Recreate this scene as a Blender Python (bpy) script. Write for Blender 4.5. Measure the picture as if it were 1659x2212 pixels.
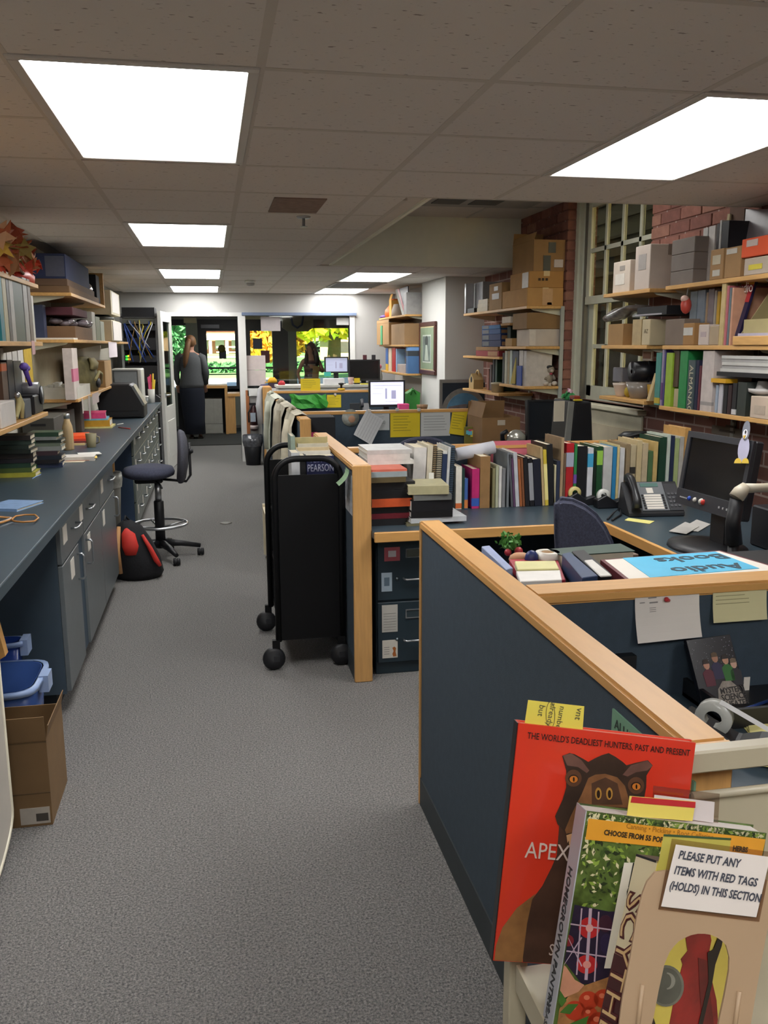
import bpy,bmesh,math,random
from mathutils import Vector,Matrix
SC = bpy.context.scene
for _o in list(bpy.data.objects):
 bpy.data.objects.remove(_o)
C = SC.collection
PI = math.pi
# camera
F_PX = 1873.95
YAW,PIT,ROL = 0.193717586,0.190014082,-0.00425215879
EYE = Vector((0,0,1.56))
_f = Vector((math.sin(YAW)*math.cos(PIT),math.cos(YAW)*math.cos(PIT),-math.sin(PIT)))
_r = Vector((math.cos(YAW),-math.sin(YAW),0))
_u = _r.cross(_f)
CR = math.cos(ROL)*_r+math.sin(ROL)*_u
CU = -math.sin(ROL)*_r+math.cos(ROL)*_u
CF = _f
cam_data = bpy.data.cameras.new('camera')
cam = bpy.data.objects.new('camera',cam_data)
C.objects.link(cam)
cam_data.sensor_fit = 'AUTO'
cam_data.sensor_width = 36
cam_data.lens = F_PX/2212*36
cam_data.clip_start = 0.05
cam_data.clip_end = 300
cam.matrix_world = Matrix(((CR.x,CU.x,-CF.x,EYE.x),(CR.y,CU.y,-CF.y,EYE.y),(CR.z,CU.z,-CF.z,EYE.z),(0,0,0,1)))
SC.camera = cam
# sky, sun, exposure
SC.view_settings.view_transform = 'Standard'
SC.view_settings.look = 'None'
SC.view_settings.gamma = 1
SC.view_settings.use_curve_mapping = False
SC.view_settings.exposure = EXPOSURE = 0.0
LAMP = 15.0
W = bpy.data.worlds.new('sky')
SC.world = W
W.use_nodes = True
_bg = W.node_tree.nodes['Background']
_sky = W.node_tree.nodes.new('ShaderNodeTexSky')
_sky.sky_type = 'NISHITA'
_sky.sun_disc = False
_sky.sun_elevation = math.radians(14)
_sky.sun_rotation = math.radians(160)
W.node_tree.links.new(_sky.outputs[0],_bg.inputs[0])
_bg.inputs[1].default_value = 0.5
_sl = bpy.data.lights.new('sun','SUN')
_sl.energy = 60.0
_sl.color = (1,0.80,0.5)
_sl.angle = 0.01
_so = bpy.data.objects.new('sun',_sl)
C.objects.link(_so)
_so.rotation_euler = (math.radians(62),0,math.radians(-40))
# measuring: photograph point -> place in the room
def at(u,v,X=None,Y=None,Z=None):
 d = CR*((u-829.5)/F_PX)-CU*((v-1106)/F_PX)+CF
 if Y is not None:
  t = Y/d.y
 elif X is not None:
  t = X/d.x
 else:
  t = (Z-EYE.z)/d.z
 return EYE+d*t
 # materials
def lin(h):
 h = h.lstrip('#')
 out = []
 for i in (0,2,4):
  c = int(h[i:i+2],16)/255
  out.append(c/12.92 if c<=0.04045 else ((c+0.055)/1.055)**2.4)
 return out+[1.0]
_MC = {}
def mat(h,rough=0.6,metal=0.0,var=0.06,scale=14.0,bump=0.0,bscale=120.0,coat=0.0,emit=0.0,stretch=None,spec=0.5,alpha=1.0,trans=0.0):
 key = (h,rough,metal,var,scale,bump,bscale,coat,emit,stretch,spec,alpha,trans)
 if key in _MC:
  return _MC[key]
 m = bpy.data.materials.new('finish_'+h.lstrip('#'))
 m.use_nodes = True
 nt = m.node_tree
 b = nt.nodes['Principled BSDF']
 col = lin(h)
 b.inputs['Roughness'].default_value = rough
 b.inputs['Metallic'].default_value = metal
 b.inputs['Specular IOR Level'].default_value = spec
 if coat:
  b.inputs['Coat Weight'].default_value = coat
 if trans:
  b.inputs['Transmission Weight'].default_value = trans
 if alpha<1:
  b.inputs['Alpha'].default_value = alpha
 tc = nt.nodes.new('ShaderNodeTexCoord')
 src = tc.outputs['Object']
 if stretch:
  mp = nt.nodes.new('ShaderNodeMapping')
  mp.inputs['Scale'].default_value = stretch
  nt.links.new(src,mp.inputs[0])
  src = mp.outputs[0]
 if var>0:
  n = nt.nodes.new('ShaderNodeTexNoise')
  n.inputs['Scale'].default_value = scale
  n.inputs['Detail'].default_value = 4
  nt.links.new(src,n.inputs['Vector'])
  r = nt.nodes.new('ShaderNodeValToRGB')
  r.color_ramp.elements[0].position = 0.3
  r.color_ramp.elements[1].position = 0.7
  r.color_ramp.elements[0].color = [c*(1-var) for c in col[:3]]+[1]
  r.color_ramp.elements[1].color = [min(1,c*(1+var)) for c in col[:3]]+[1]
  nt.links.new(n.outputs['Fac'],r.inputs[0])
  nt.links.new(r.outputs[0],b.inputs['Base Color'])
  if emit:
   nt.links.new(r.outputs[0],b.inputs['Emission Color'])
 else:
  b.inputs['Base Color'].default_value = col
  if emit:
   b.inputs['Emission Color'].default_value = col
 if emit:
  b.inputs['Emission Strength'].default_value = emit
 if bump:
  n2 = nt.nodes.new('ShaderNodeTexNoise')
  n2.inputs['Scale'].default_value = bscale
  n2.inputs['Detail'].default_value = 3
  nt.links.new(tc.outputs['Object'],n2.inputs['Vector'])
  bp = nt.nodes.new('ShaderNodeBump')
  bp.inputs['Strength'].default_value = bump
  bp.inputs['Distance'].default_value = 0.004
  nt.links.new(n2.outputs['Fac'],bp.inputs['Height'])
  nt.links.new(bp.outputs[0],b.inputs['Normal'])
 _MC[key] = m
 return m
def glass(h,alpha,rough=0.03):
 """window glass: a share of mirror reflection over clear view"""
 k = ('g',h,alpha)
 if k in _MC:
  return _MC[k]
 m = bpy.data.materials.new('glass_'+h.lstrip('#'))
 m.use_nodes = True
 nt = m.node_tree
 nt.nodes.clear()
 o = nt.nodes.new('ShaderNodeOutputMaterial')
 mx = nt.nodes.new('ShaderNodeMixShader')
 t = nt.nodes.new('ShaderNodeBsdfTransparent')
 g = nt.nodes.new('ShaderNodeBsdfGlossy')
 g.inputs['Roughness'].default_value = rough
 t.inputs[0].default_value = lin(h)
 mx.inputs[0].default_value = alpha
 nt.links.new(t.outputs[0],mx.inputs[1])
 nt.links.new(g.outputs[0],mx.inputs[2])
 nt.links.new(mx.outputs[0],o.inputs[0])
 _MC[k] = m
 return m
def carpet_mat():
 m = bpy.data.materials.new('grey_loop_carpet')
 m.use_nodes = True
 nt = m.node_tree
 b = nt.nodes['Principled BSDF']
 b.inputs['Roughness'].default_value = 0.95
 b.inputs['Specular IOR Level'].default_value = 0.15
 tc = nt.nodes.new('ShaderNodeTexCoord')
 n = nt.nodes.new('ShaderNodeTexNoise')
 n.inputs['Scale'].default_value = 150
 n.inputs['Detail'].default_value = 6
 n.inputs['Roughness'].default_value = 0.75
 v = nt.nodes.new('ShaderNodeTexVoronoi')
 v.inputs['Scale'].default_value = 210
 nt.links.new(tc.outputs['Object'],n.inputs['Vector'])
 nt.links.new(tc.outputs['Object'],v.inputs['Vector'])
 r = nt.nodes.new('ShaderNodeValToRGB')
 r.color_ramp.elements[0].position = 0.36
 r.color_ramp.elements[1].position = 0.66
 r.color_ramp.elements[0].color = lin('4e4f52')
 r.color_ramp.elements[1].color = lin('a4a19c')
 nt.links.new(n.outputs['Fac'],r.inputs[0])
 n3 = nt.nodes.new('ShaderNodeTexNoise')
 n3.inputs['Scale'].default_value = 1.3
 nt.links.new(tc.outputs['Object'],n3.inputs['Vector'])
 mx = nt.nodes.new('ShaderNodeMix')
 mx.data_type = 'RGBA'
 mx.blend_type = 'MULTIPLY'
 mx.inputs[0].default_value = 0.3
 r3 = nt.nodes.new('ShaderNodeValToRGB')
 r3.color_ramp.elements[0].color = (0.72,0.72,0.74,1)
 nt.links.new(n3.outputs['Fac'],r3.inputs[0])
 nt.links.new(r.outputs[0],mx.inputs['A'])
 nt.links.new(r3.outputs[0],mx.inputs['B'])
 nt.links.new(mx.outputs['Result'],b.inputs['Base Color'])
 bp = nt.nodes.new('ShaderNodeBump')
 bp.inputs['Strength'].default_value = 0.7
 bp.inputs['Distance'].default_value = 0.006
 nt.links.new(v.outputs['Distance'],bp.inputs['Height'])
 nt.links.new(bp.outputs[0],b.inputs['Normal'])
 return m
def tile_mat():
 """mineral fibre ceiling tile with small dark fissures"""
 m = bpy.data.materials.new('fissured_tile')
 m.use_nodes = True
 nt = m.node_tree
 b = nt.nodes['Principled BSDF']
 b.inputs['Roughness'].default_value = 0.95
 b.inputs['Specular IOR Level'].default_value = 0.1
 tc = nt.nodes.new('ShaderNodeTexCoord')
 mp = nt.nodes.new('ShaderNodeMapping')
 mp.inputs['Rotation'].default_value = (0,0,0.6)
 mp.inputs['Scale'].default_value = (1.0,2.6,1.0)
 n = nt.nodes.new('ShaderNodeTexNoise')
 n.inputs['Scale'].default_value = 34
 n.inputs['Detail'].default_value = 2
 nt.links.new(tc.outputs['Object'],mp.inputs[0])
 nt.links.new(mp.outputs[0],n.inputs['Vector'])
 r = nt.nodes.new('ShaderNodeValToRGB')
 r.color_ramp.elements[0].position = 0.28
 r.color_ramp.elements[1].position = 0.34
 r.color_ramp.elements[0].color = lin('948c86')
 r.color_ramp.elements[1].color = lin('d9d3cd')
 nt.links.new(n.outputs['Fac'],r.inputs[0])
 nt.links.new(r.outputs[0],b.inputs['Base Color'])
 bp = nt.nodes.new('ShaderNodeBump')
 bp.inputs['Strength'].default_value = 0.5
 bp.inputs['Distance'].default_value = 0.004
 nt.links.new(r.outputs[0],bp.inputs['Height'])
 nt.links.new(bp.outputs[0],b.inputs['Normal'])
 return m
def brick_wall_mat():
 m = bpy.data.materials.new('brick_wall_backing')
 m.use_nodes = True
 nt = m.node_tree
 b = nt.nodes['Principled BSDF']
 b.inputs['Roughness'].default_value = 0.9
 tc = nt.nodes.new('ShaderNodeTexCoord')
 sx = nt.nodes.new('ShaderNodeSeparateXYZ')
 mp = nt.nodes.new('ShaderNodeCombineXYZ')
 t = nt.nodes.new('ShaderNodeTexBrick')
 t.inputs['Color1'].default_value = lin('7d554b')
 t.inputs['Color2'].default_value = lin('6e4a41')
 t.inputs['Mortar'].default_value = lin('a39088')
 t.inputs['Scale'].default_value = 1
 t.inputs['Mortar Size'].default_value = 0.006
 t.inputs['Brick Width'].default_value = 0.23
 t.inputs['Row Height'].default_value = 0.0776
 nt.links.new(tc.outputs['Object'],sx.inputs[0])
 nt.links.new(sx.outputs['Y'],mp.inputs['X'])
 nt.links.new(sx.outputs['Z'],mp.inputs['Y'])
 nt.links.new(mp.outputs[0],t.inputs[0])
 nt.links.new(t.outputs[0],b.inputs['Base Color'])
 return m
WOOD = mat('c99a5e',0.38,var=0.10,scale=6,stretch=(14,14,1.2),coat=0.25)
WOODX = mat('cc9a5a',0.42,var=0.07,scale=6,stretch=(1.2,12,12))
WOODY = mat('cc9a5a',0.42,var=0.05,scale=6,stretch=(9,1.5,9))
PINE = mat('c79a5c',0.5,var=0.12,scale=5,stretch=(12,1.5,12))
PANEL = mat('354350',0.85,var=0.08,scale=40,bump=0.25,bscale=500)
LAM = mat('3b4953',0.36,var=0.05,scale=60)
CABF = mat('63696b',0.36,var=0.04,scale=20)
CABB = mat('3c4a56',0.5,var=0.05)
STEEL = mat('b9bcc0',0.28,metal=0.9,var=0.03)
BLACK = mat('17181c',0.45,var=0.1)
BLACKM = mat('101116',0.55,var=0.1)
PAPER = mat('d9d3c9',0.8,var=0.03,scale=5)
WHITE = mat('d8d8d2',0.75,var=0.03)
CREAM = mat('cfc4a8',0.7,var=0.05)
KRAFT = mat('a9855a',0.8,var=0.08,scale=9)
KRAFT2 = mat('b98f5c',0.8,var=0.08,scale=9)
PAGES = mat('d6ccb4',0.85,var=0.08,scale=8,stretch=(60,1,1))
NAVYF = mat('3d4052',0.95,var=0.25,scale=120,bump=0.6,bscale=400)
GREYF = mat('4a4b55',0.95,var=0.15,scale=90,bump=0.5,bscale=400)
# mesh collecting
class MB:
 def __init__(s):
  s.v,s.f,s.m = [],[],[]
  s.smooth = []
 def _add(s,vs,fs,mi=0,sm=False):
  b = len(s.v)
  s.v.extend([tuple(p) for p in vs])
  for q in fs:
   s.f.append(tuple(i+b for i in q))
   s.m.append(mi)
   s.smooth.append(sm)
  return s
 def box(s,x0,x1,y0,y1,z0,z1,mi=0):
  x0,x1 = min(x0,x1),max(x0,x1)
  y0,y1 = min(y0,y1),max(y0,y1)
  z0,z1 = min(z0,z1),max(z0,z1)
  vs = [(x0,y0,z0),(x1,y0,z0),(x1,y1,z0),(x0,y1,z0),(x0,y0,z1),(x1,y0,z1),(x1,y1,z1),(x0,y1,z1)]
  return s._add(vs,[(0,3,2,1),(4,5,6,7),(0,1,5,4),(1,2,6,5),(2,3,7,6),(3,0,4,7)],mi)
 def obox(s,M,x0,x1,y0,y1,z0,z1,mi=0):
  vs = [(x0,y0,z0),(x1,y0,z0),(x1,y1,z0),(x0,y1,z0),(x0,y0,z1),(x1,y0,z1),(x1,y1,z1),(x0,y1,z1)]
  return s._add([M@Vector(p) for p in vs],[(0,3,2,1),(4,5,6,7),(0,1,5,4),(1,2,6,5),(2,3,7,6),(3,0,4,7)],mi)
 def prism(s,poly,vec,mi=0,sm=False):
  n = len(poly)
  vec = Vector(vec)
  a = [Vector(p) for p in poly]
  vs = a+[p+vec for p in a]
  fs = [tuple(range(n))[::-1],tuple(range(n,2*n))]
  s._add(vs,fs,mi)
  b = len(s.v)-2*n
  for i in range(n):
   j = (i+1)%n
   s.f.append((b+i,b+j,b+n+j,b+n+i))
   s.m.append(mi)
   s.smooth.append(sm)
  return s
 def flat(s,poly,mi=0):
  return s._add(poly,[tuple(range(len(poly)))],mi)
 def rings(s,rings,mi=0,cap=True,sm=True,closed=True):
  n = len(rings[0])
  b = len(s.v)
  for r in rings:
   s.v.extend([tuple(p) for p in r])
  for k in range(len(rings)-1):
   for i in range(n if closed else n-1):
    j = (i+1)%n
    s.f.append((b+k*n+i,b+k*n+j,b+(k+1)*n+j,b+(k+1)*n+i))
    s.m.append(mi)
    s.smooth.append(sm)
  if cap:
   s.f.append(tuple(b+i for i in range(n))[::-1])
   s.m.append(mi)
   s.smooth.append(False)
   e = b+(len(rings)-1)*n
   s.f.append(tuple(e+i for i in range(n)))
   s.m.append(mi)
   s.smooth.append(False)
  return s
 def lathe(s,prof,c=(0,0,0),n=20,mi=0,ax='Z',cap=True,sm=True):
  rs = []
  for r,h in prof:
   ring = []
   for i in range(n):
    a = 2*PI*i/n
    p = (r*math.cos(a),r*math.sin(a),h)
    if ax == 'Y':
     p = (p[0],p[2],p[1])
    elif ax == 'X':
     p = (p[2],p[0],p[1])
    ring.append((p[0]+c[0],p[1]+c[1],p[2]+c[2]))
   rs.append(ring)
  return s.rings(rs,mi,cap,sm)
 def loft(s,secs,n=18,mi=0,cap=True):
  """sections (x, y, z, rx, ry): horizontal ellipses"""
  return s.rings([[(x+rx*math.cos(2*PI*i/n),y+ry*math.sin(2*PI*i/n),z) for i in range(n)] for x,y,z,rx,ry in secs],mi,cap)
 def tube(s,pts,r,n=8,mi=0,cap=True):
  pts = [Vector(p) for p in pts]
  rs = []
  prev = None
  for k,p in enumerate(pts):
   d = (pts[min(k+1,len(pts)-1)]-pts[max(k-1,0)]).normalized()
   if prev is None:
    a = Vector((0,0,1)) if abs(d.z)<0.9 else Vector((1,0,0))
    e1 = d.cross(a).normalized()
   else:
    e1 = (prev-d*prev.dot(d)).normalized()
   prev = e1
   e2 = d.cross(e1)
   rr = r[k] if isinstance(r,(list,tuple)) else r
   rs.append([p+(e1*math.cos(2*PI*i/n)+e2*math.sin(2*PI*i/n))*rr for i in range(n)])
  return s.rings(rs,mi,cap)
 def ball(s,c,rx,ry=None,rz=None,n=12,mi=0):
  ry = rx if ry is None else ry
  rz = rx if rz is None else rz
  k = max(4,n//2)
  rs = []
  for j in range(1,k):
   t = PI*j/k
   rs.append([(c[0]+rx*math.sin(t)*math.cos(2*PI*i/n),c[1]+ry*math.sin(t)*math.sin(2*PI*i/n),c[2]-rz*math.cos(t)) for i in range(n)])
  b = len(s.v)
  s.rings(rs,mi,False)
  s.v.append((c[0],c[1],c[2]-rz))
  s.v.append((c[0],c[1],c[2]+rz))
  lo,hi = len(s.v)-2,len(s.v)-1
  e = b+(k-2)*n
  for i in range(n):
   j = (i+1)%n
   s.f+= [(lo,b+j,b+i),(hi,e+i,e+j)]
   s.m+= [mi,mi]
   s.smooth+= [True,True]
  return s
 def mesh(s,name,mats,bevel=0.0,seg=1):
  me = bpy.data.meshes.new(name)
  me.from_pydata(s.v,[],s.f)
  for m in (mats if isinstance(mats,(list,tuple)) else [mats]):
   me.materials.append(m)
  me.polygons.foreach_set('material_index',s.m)
  me.polygons.foreach_set('use_smooth',s.smooth)
  bm = bmesh.new()
  bm.from_mesh(me)
  bmesh.ops.recalc_face_normals(bm,faces=bm.faces)
  if bevel:
   bmesh.ops.bevel(bm,geom=[e for e in bm.edges if not e.smooth or len(e.link_faces)==2 and e.calc_face_angle(0)>0.6],offset=bevel,segments=seg,affect='EDGES',clamp_overlap=True)
  bm.to_mesh(me)
  bm.free()
  return me
def link(name,me,parent=None):
 o = bpy.data.objects.new(name,me)
 C.objects.link(o)
 if parent is not None:
  o.parent = parent
  o.matrix_parent_inverse = (parent['_mw_loc'] and Matrix.Translation(-Vector(parent['_mw_loc']))) if '_mw_loc' in parent else Matrix()
 return o
def tag(o,label,cat,group=None):
 o['label'] = label
 o['category'] = cat
 if group:
  o['group'] = group
 return o
LOCS = {}
def thing(name,label,cat,loc=(0,0,0),group=None):
 o = bpy.data.objects.new(name,None)
 C.objects.link(o)
 o.location = loc
 o.empty_display_size = 0.05
 LOCS[o.name] = Vector(loc)
 return tag(o,label,cat,group)
def part(name,mb,m,parent,label=None,bevel=0.0,seg=1):
 """a part in room coordinates under its thing (or under another part)"""
 o = bpy.data.objects.new(name,mb.mesh(name,m,bevel,seg))
 C.objects.link(o)
 o.parent = parent
 o.matrix_parent_inverse = Matrix.Translation(-LOCS.get(parent.name,Vector((0,0,0))))
 LOCS[o.name] = Vector((0,0,0))
 if label:
  o['label'] = label
 return o
def solo(name,label,cat,mb,m,group=None,bevel=0.0,seg=1):
 o = bpy.data.objects.new(name,mb.mesh(name,m,bevel,seg))
 C.objects.link(o)
 LOCS[o.name] = Vector((0,0,0))
 return tag(o,label,cat,group)
def struct(name,mb,m,parent=None,bevel=0.0):
 o = bpy.data.objects.new(name,mb.mesh(name,m,bevel))
 C.objects.link(o)
 LOCS[o.name] = Vector((0,0,0))
 if parent is None:
  o['kind'] = 'structure'
 else:
  o.parent = parent
 return o
def dup(o,delta,label,group=None,rz=0.0):
 """a thing copied with its parts and sub-parts, moved by delta"""
 c = o.copy()
 C.objects.link(c)
 c.location = o.location+Vector(delta)
 c.rotation_euler.z+= rz
 c['label'] = label
 if group:
  c['group'] = group
 for ch in list(o.children):
  k = ch.copy()
  C.objects.link(k)
  k.parent = c
  for g in list(ch.children):
   h = g.copy()
   C.objects.link(h)
   h.parent = k
 return c
def frame3(p,ex,ez):
 """matrix with x along ex, z along ez, y = z x x, at p"""
 ex = Vector(ex).normalized()
 ez = Vector(ez)
 ez = (ez-ex*ez.dot(ex)).normalized()
 ey = ez.cross(ex)
 return Matrix(((ex.x,ey.x,ez.x,p[0]),(ex.y,ey.y,ez.y,p[1]),(ex.z,ey.z,ez.z,p[2]),(0,0,0,1)))
def lettering(txt,M,size,m,parent,name='lettering',depth=0.0004,wide=1.0,align='LEFT',bold=0.0):
 """printed words: text lies in the x-z plane of M (x right, z up), facing -y"""
 cu = bpy.data.curves.new('words','FONT')
 cu.body = txt
 cu.size = size
 cu.extrude = depth
 cu.offset = bold
 cu.align_x = align
 cu.resolution_u = 2
 tmp = bpy.data.objects.new('words',cu)
 C.objects.link(tmp)
 me = bpy.data.meshes.new_from_object(tmp)
 bpy.data.objects.remove(tmp)
 bpy.data.curves.remove(cu)
 me.transform(M@Matrix.Rotation(PI/2,4,'X')@Matrix.Diagonal((wide,1,1,1)))
 me.materials.clear()
 me.materials.append(m)
 me.name = name
 o = bpy.data.objects.new(name,me)
 C.objects.link(o)
 o.parent = parent
 o.matrix_parent_inverse = Matrix.Translation(-LOCS.get(parent.name,Vector((0,0,0))))
 LOCS[o.name] = Vector((0,0,0))
 return o
ORD = ['first','second','third','fourth','fifth','sixth','seventh','eighth','ninth','tenth','eleventh','twelfth','thirteenth','fourteenth','fifteenth','sixteenth','seventeenth','eighteenth','nineteenth','twentieth','twenty-first','twenty-second','twenty-third','twenty-fourth','twenty-fifth','twenty-sixth','twenty-seventh','twenty-eighth','twenty-ninth','thirtieth','thirty-first','thirty-second','thirty-third','thirty-fourth','thirty-fifth','thirty-sixth']
# THE ROOM
CZ = 2.247
X_L,X_R,Y_F = -1.2,2.8,12.0
floor = struct('floor',MB().box(-1.5,3.2,-2.6,14.06,-0.1,0).box(-1.5,3.2,14.06,18.0,-0.1,-0.002),carpet_mat())
mb = MB()
mb.box(-1.5,1.07,-2.6,18.0,CZ+0.012,CZ+0.06).box(1.07,3.2,-2.6,4.22,CZ+0.012,CZ+0.06)
mb.box(1.07,3.2,7.81,18.0,CZ+0.012,CZ+0.06).box(1.07,2.85,7.811,7.865,CZ,CZ+0.0115)
mb.box(1.07,3.2,4.2,7.8,2.672,2.72)
mb.box(-1.5,3.4,-2.7,18.2,2.80,9.0)  # unseen mass above the ceiling, added to shade the gap outside the window
ceiling = struct('ceiling',mb,mat('d3cac0',0.95,var=0.03))
mb = MB().box(1.05,1.07,4.2,7.8,CZ,2.68).box(1.05,3.0,4.2,4.22,CZ,2.68)
mb.box(1.05,2.8,7.785,7.81,CZ,2.68)
struct('wall_soffit',mb,mat('e6e6d6',0.9,var=0.02))
TILE = tile_mat()
TFAR = mat('d6d1cb',0.95,var=0.04,scale=60)
BAR = mat('c6bfb6',0.7,var=0.02)
XE = [-1.2,-1.067+0.0,-0.457,0.153,0.763,1.373,1.983,2.593,2.8]
YE = [2.376+0.61*j for j in range(-3,17)]
LIGHTS = [(-0.457,0.153,2.366,3.56),(-0.457,0.153,5.28,6.49),(-0.457,0.153,8.33,9.48),(-0.457,0.153,10.63,11.85),(1.373,1.983,2.36,3.596),(1.373,1.983,8.44,9.68),(1.373,1.983,10.80,11.97)]
LIGHTS.append((0.2,0.8,14.0,15.2))
LIGHTS.append((-0.457,0.153,-0.9,0.3))
LIGHTS.append((1.373,1.983,-0.9,0.3))  # extra panel added behind the camera to brighten the book truck
def in_light(x,y):
 return any(a<x<b and c<y<d for a,b,c,d in LIGHTS)
_tm = {}
def tile(x0,x1,y0,y1,m):
 g = 0.011
 key = (round(x1-x0,3),round(y1-y0,3),m.name)
 if key not in _tm:
  _tm[key] = MB().box(g,x1-x0-g,g,y1-y0-g,0,0.012).mesh('ceiling_tile',m)
 o = bpy.data.objects.new('ceiling_tile',_tm[key])
 C.objects.link(o)
 o.location = (x0,y0,CZ)
 o.parent = ceiling
 return o
def bar(x0,x1,y0,y1):
 struct('grid_bar',MB().box(x0,x1,y0,y1,CZ-0.001,CZ+0.02),BAR,ceiling)
for i in range(1,len(XE)-1):
 x0,x1 = XE[i],XE[i+1]
 for j in range(len(YE)-1):
  y0,y1 = YE[j],min(YE[j+1],Y_F)
  cx,cy = (x0+x1)/2,(y0+y1)/2
  if x0>0.7 and y1>4.3 and y0<7.7 and x0>0.76:
   if x0<0.77:
    tile(x0,0.953,y0,y1,TILE)
   elif y0<4.2 and False:
    pass
   continue
  cut = [l for l in LIGHTS if l[0]<cx<l[1] and l[2]<y1-0.01 and l[3]>y0+0.01]
  lo,hi = y0,y1
  for l in cut:
   if l[2]<= lo+0.05:
    lo = max(lo,l[3])
   elif l[3]>= hi-0.05:
    hi = min(hi,l[2])
   else:
    lo = l[3]
  if hi-lo>0.08:
   tile(x0,x1,lo,hi,TILE if y0<8 else TFAR)
for x in XE[1:-1]:
 segs = [(-2.5,Y_F)] if x<0.9 else [(-2.5,4.2),(7.8,Y_F)]
 for a,b in segs:
  bar(x-0.012,x+0.012,a,b)
bar(0.941,0.965,4.3,7.8)
for j in range(len(YE)):
 y = YE[j]
 if y>Y_F:
  continue
 for i in range(1,len(XE)-1):
  x0,x1 = XE[i],XE[i+1]
  if 4.25<y<7.78 and x0>0.77:
   continue
  if x0>0.7 and x0<0.8 and 4.25<y<7.8:
   bar(x0+0.012,0.941,y-0.012,y+0.012)
   continue
  if in_light((x0+x1)/2,y) or any(abs(y-l[2])<0.05 or abs(y-l[3])<0.05 for l in LIGHTS if l[0]<(x0+x1)/2<l[1]):
   continue
  bar(x0+0.012,x1-0.012,y-0.012,y+0.012)
for k,x in enumerate((1.68,2.29)):
 struct('grid_bar',MB().box(x-0.012,x+0.012,4.3,7.78,2.668,2.69),BAR,ceiling)
for y in (5.3,6.52,7.13):
 struct('grid_bar',MB().box(1.08,2.8,y-0.012,y+0.012,2.668,2.69),BAR,ceiling)
PAINT = mat('aeadaa',0.85,var=0.02,scale=3)
struct('wall_left',MB().box(X_L-0.12,X_L,-2.6,Y_F,0,CZ+0.05),mat('b9b4a6',0.85,var=0.03))
struct('wall_back',MB().box(-1.4,3.2,-2.72,-2.6,0,2.8),PAINT)
DX0,DX1,DZ = -0.50,0.375,1.945
WX0,WX1,WZ0,WZ1 = 0.475,1.885,0.99,1.955
mb = MB()
mb.box(-1.4,DX0,Y_F,Y_F+0.12,0,CZ+0.05).box(DX0,DX1,Y_F,Y_F+0.12,DZ,CZ+0.05)
mb.box(DX1,WX0,Y_F,Y_F+0.12,0,CZ+0.05).box(WX0,WX1,Y_F,Y_F+0.12,WZ1,CZ+0.05)
mb.box(WX0,WX1,Y_F,Y_F+0.12,0,WZ0).box(WX1,3.0,Y_F,Y_F+0.12,0,CZ+0.05)
struct('wall_far',mb,PAINT)
mb = MB().box(DX0-0.05,DX0,Y_F-0.02,Y_F+0.13,0,DZ+0.05).box(DX1,WX0+0.0,Y_F-0.02,Y_F+0.13,0,DZ+0.05)
mb.box(DX0,DX1,Y_F-0.02,Y_F+0.13,DZ,DZ+0.05)
struct('trim_1',mb,mat('d2d2ce',0.5,var=0.02))
mb = MB().box(WX1,WX1+0.07,Y_F-0.02,Y_F+0.13,WZ0-0.1,WZ1+0.02).box(WX0,WX1+0.07,Y_F-0.03,Y_F+0.13,WZ0-0.10,WZ0)
struct('trim_2',mb,mat('d6d6d2',0.5,var=0.02))
win = struct('window_1',MB().box(WX0,WX1,Y_F+0.05,Y_F+0.056,WZ0,WZ1),glass('eef2ee',0.06))
mb = MB().box(2.808,3.05,-2.6,5.345,0,2.8).box(2.808,3.05,6.715,8.87,0,2.8)
mb.box(2.808,3.05,5.345,6.715,0,1.13).box(2.808,3.05,5.345,6.715,2.76,2.8)
wall_r = struct('wall_right',mb,brick_wall_mat())
BR = [mat('83564a',0.85,var=0.14,scale=22,bump=0.4,bscale=160),mat('744a41',0.85,var=0.14,scale=22,bump=0.4,bscale=160),mat('8c6253',0.85,var=0.14,scale=22,bump=0.4,bscale=160)]
_bm = {}
def brick(y0,y1,z,dep=0.02):
 k = random.randrange(3)
 key = (round(y1-y0,3),dep,k)
 if key not in _bm:
  _bm[key] = MB().box(0,dep,0,y1-y0,0,0.0655).mesh('brick',BR[k],0.003)
 o = bpy.data.objects.new('brick',_bm[key])
 C.objects.link(o)
 o.location = (2.80+random.uniform(-0.001,0.0015),y0,z)
 o.parent = wall_r
random.seed(4)
BL,CH = 0.234,0.0776
for r in range(20):
 z = 1.13+r*CH
 y = 6.71
 first = True
 while y<7.75 if z>1.8 else y<7.2:
  w = (0.111 if r%2 else 0.223) if first else 0.223
  brick(y,y+w,z,0.095 if first else 0.02)
  y+= w+0.011
  first = False
for r in range(9):
 z = 1.906+r*CH
 y = 5.35
 first = True
 while y>3.6:
  w = (0.111 if r%2 else 0.223) if first else 0.223
  brick(y-w,y,z,0.095 if first else 0.02)
  y-= w+0.011
  first = False
struct('wall_pier',MB().box(2.39,3.05,8.857,9.88,0,CZ+0.05),mat('c6c6c1',0.85,var=0.02,scale=3))
struct('wall_right_far',MB().box(2.52,3.05,9.88,Y_F,0,CZ+0.05),mat('b3aea6',0.85,var=0.02))
WP = mat('c9cbb9',0.55,var=0.05)
w2 = struct('window_2',MB().box(2.885,2.98,6.60,6.715,1.10,2.76).box(2.885,2.98,5.345,5.44,1.10,2.76).box(2.87,2.90,6.655,6.715,1.10,2.76),WP)
struct('stop_bead',MB().box(2.90,2.93,6.56,6.60,1.13,2.76),mat('6b675c',0.6),w2)
UZ0,UZ1,LZ0 = 1.895,2.74,1.16
mb = MB().box(2.905,2.94,6.50,6.57,UZ0,UZ1).box(2.905,2.94,5.44,5.51,UZ0,UZ1).box(2.90,2.945,5.44,6.57,UZ0-0.03,UZ0+0.03)
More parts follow.
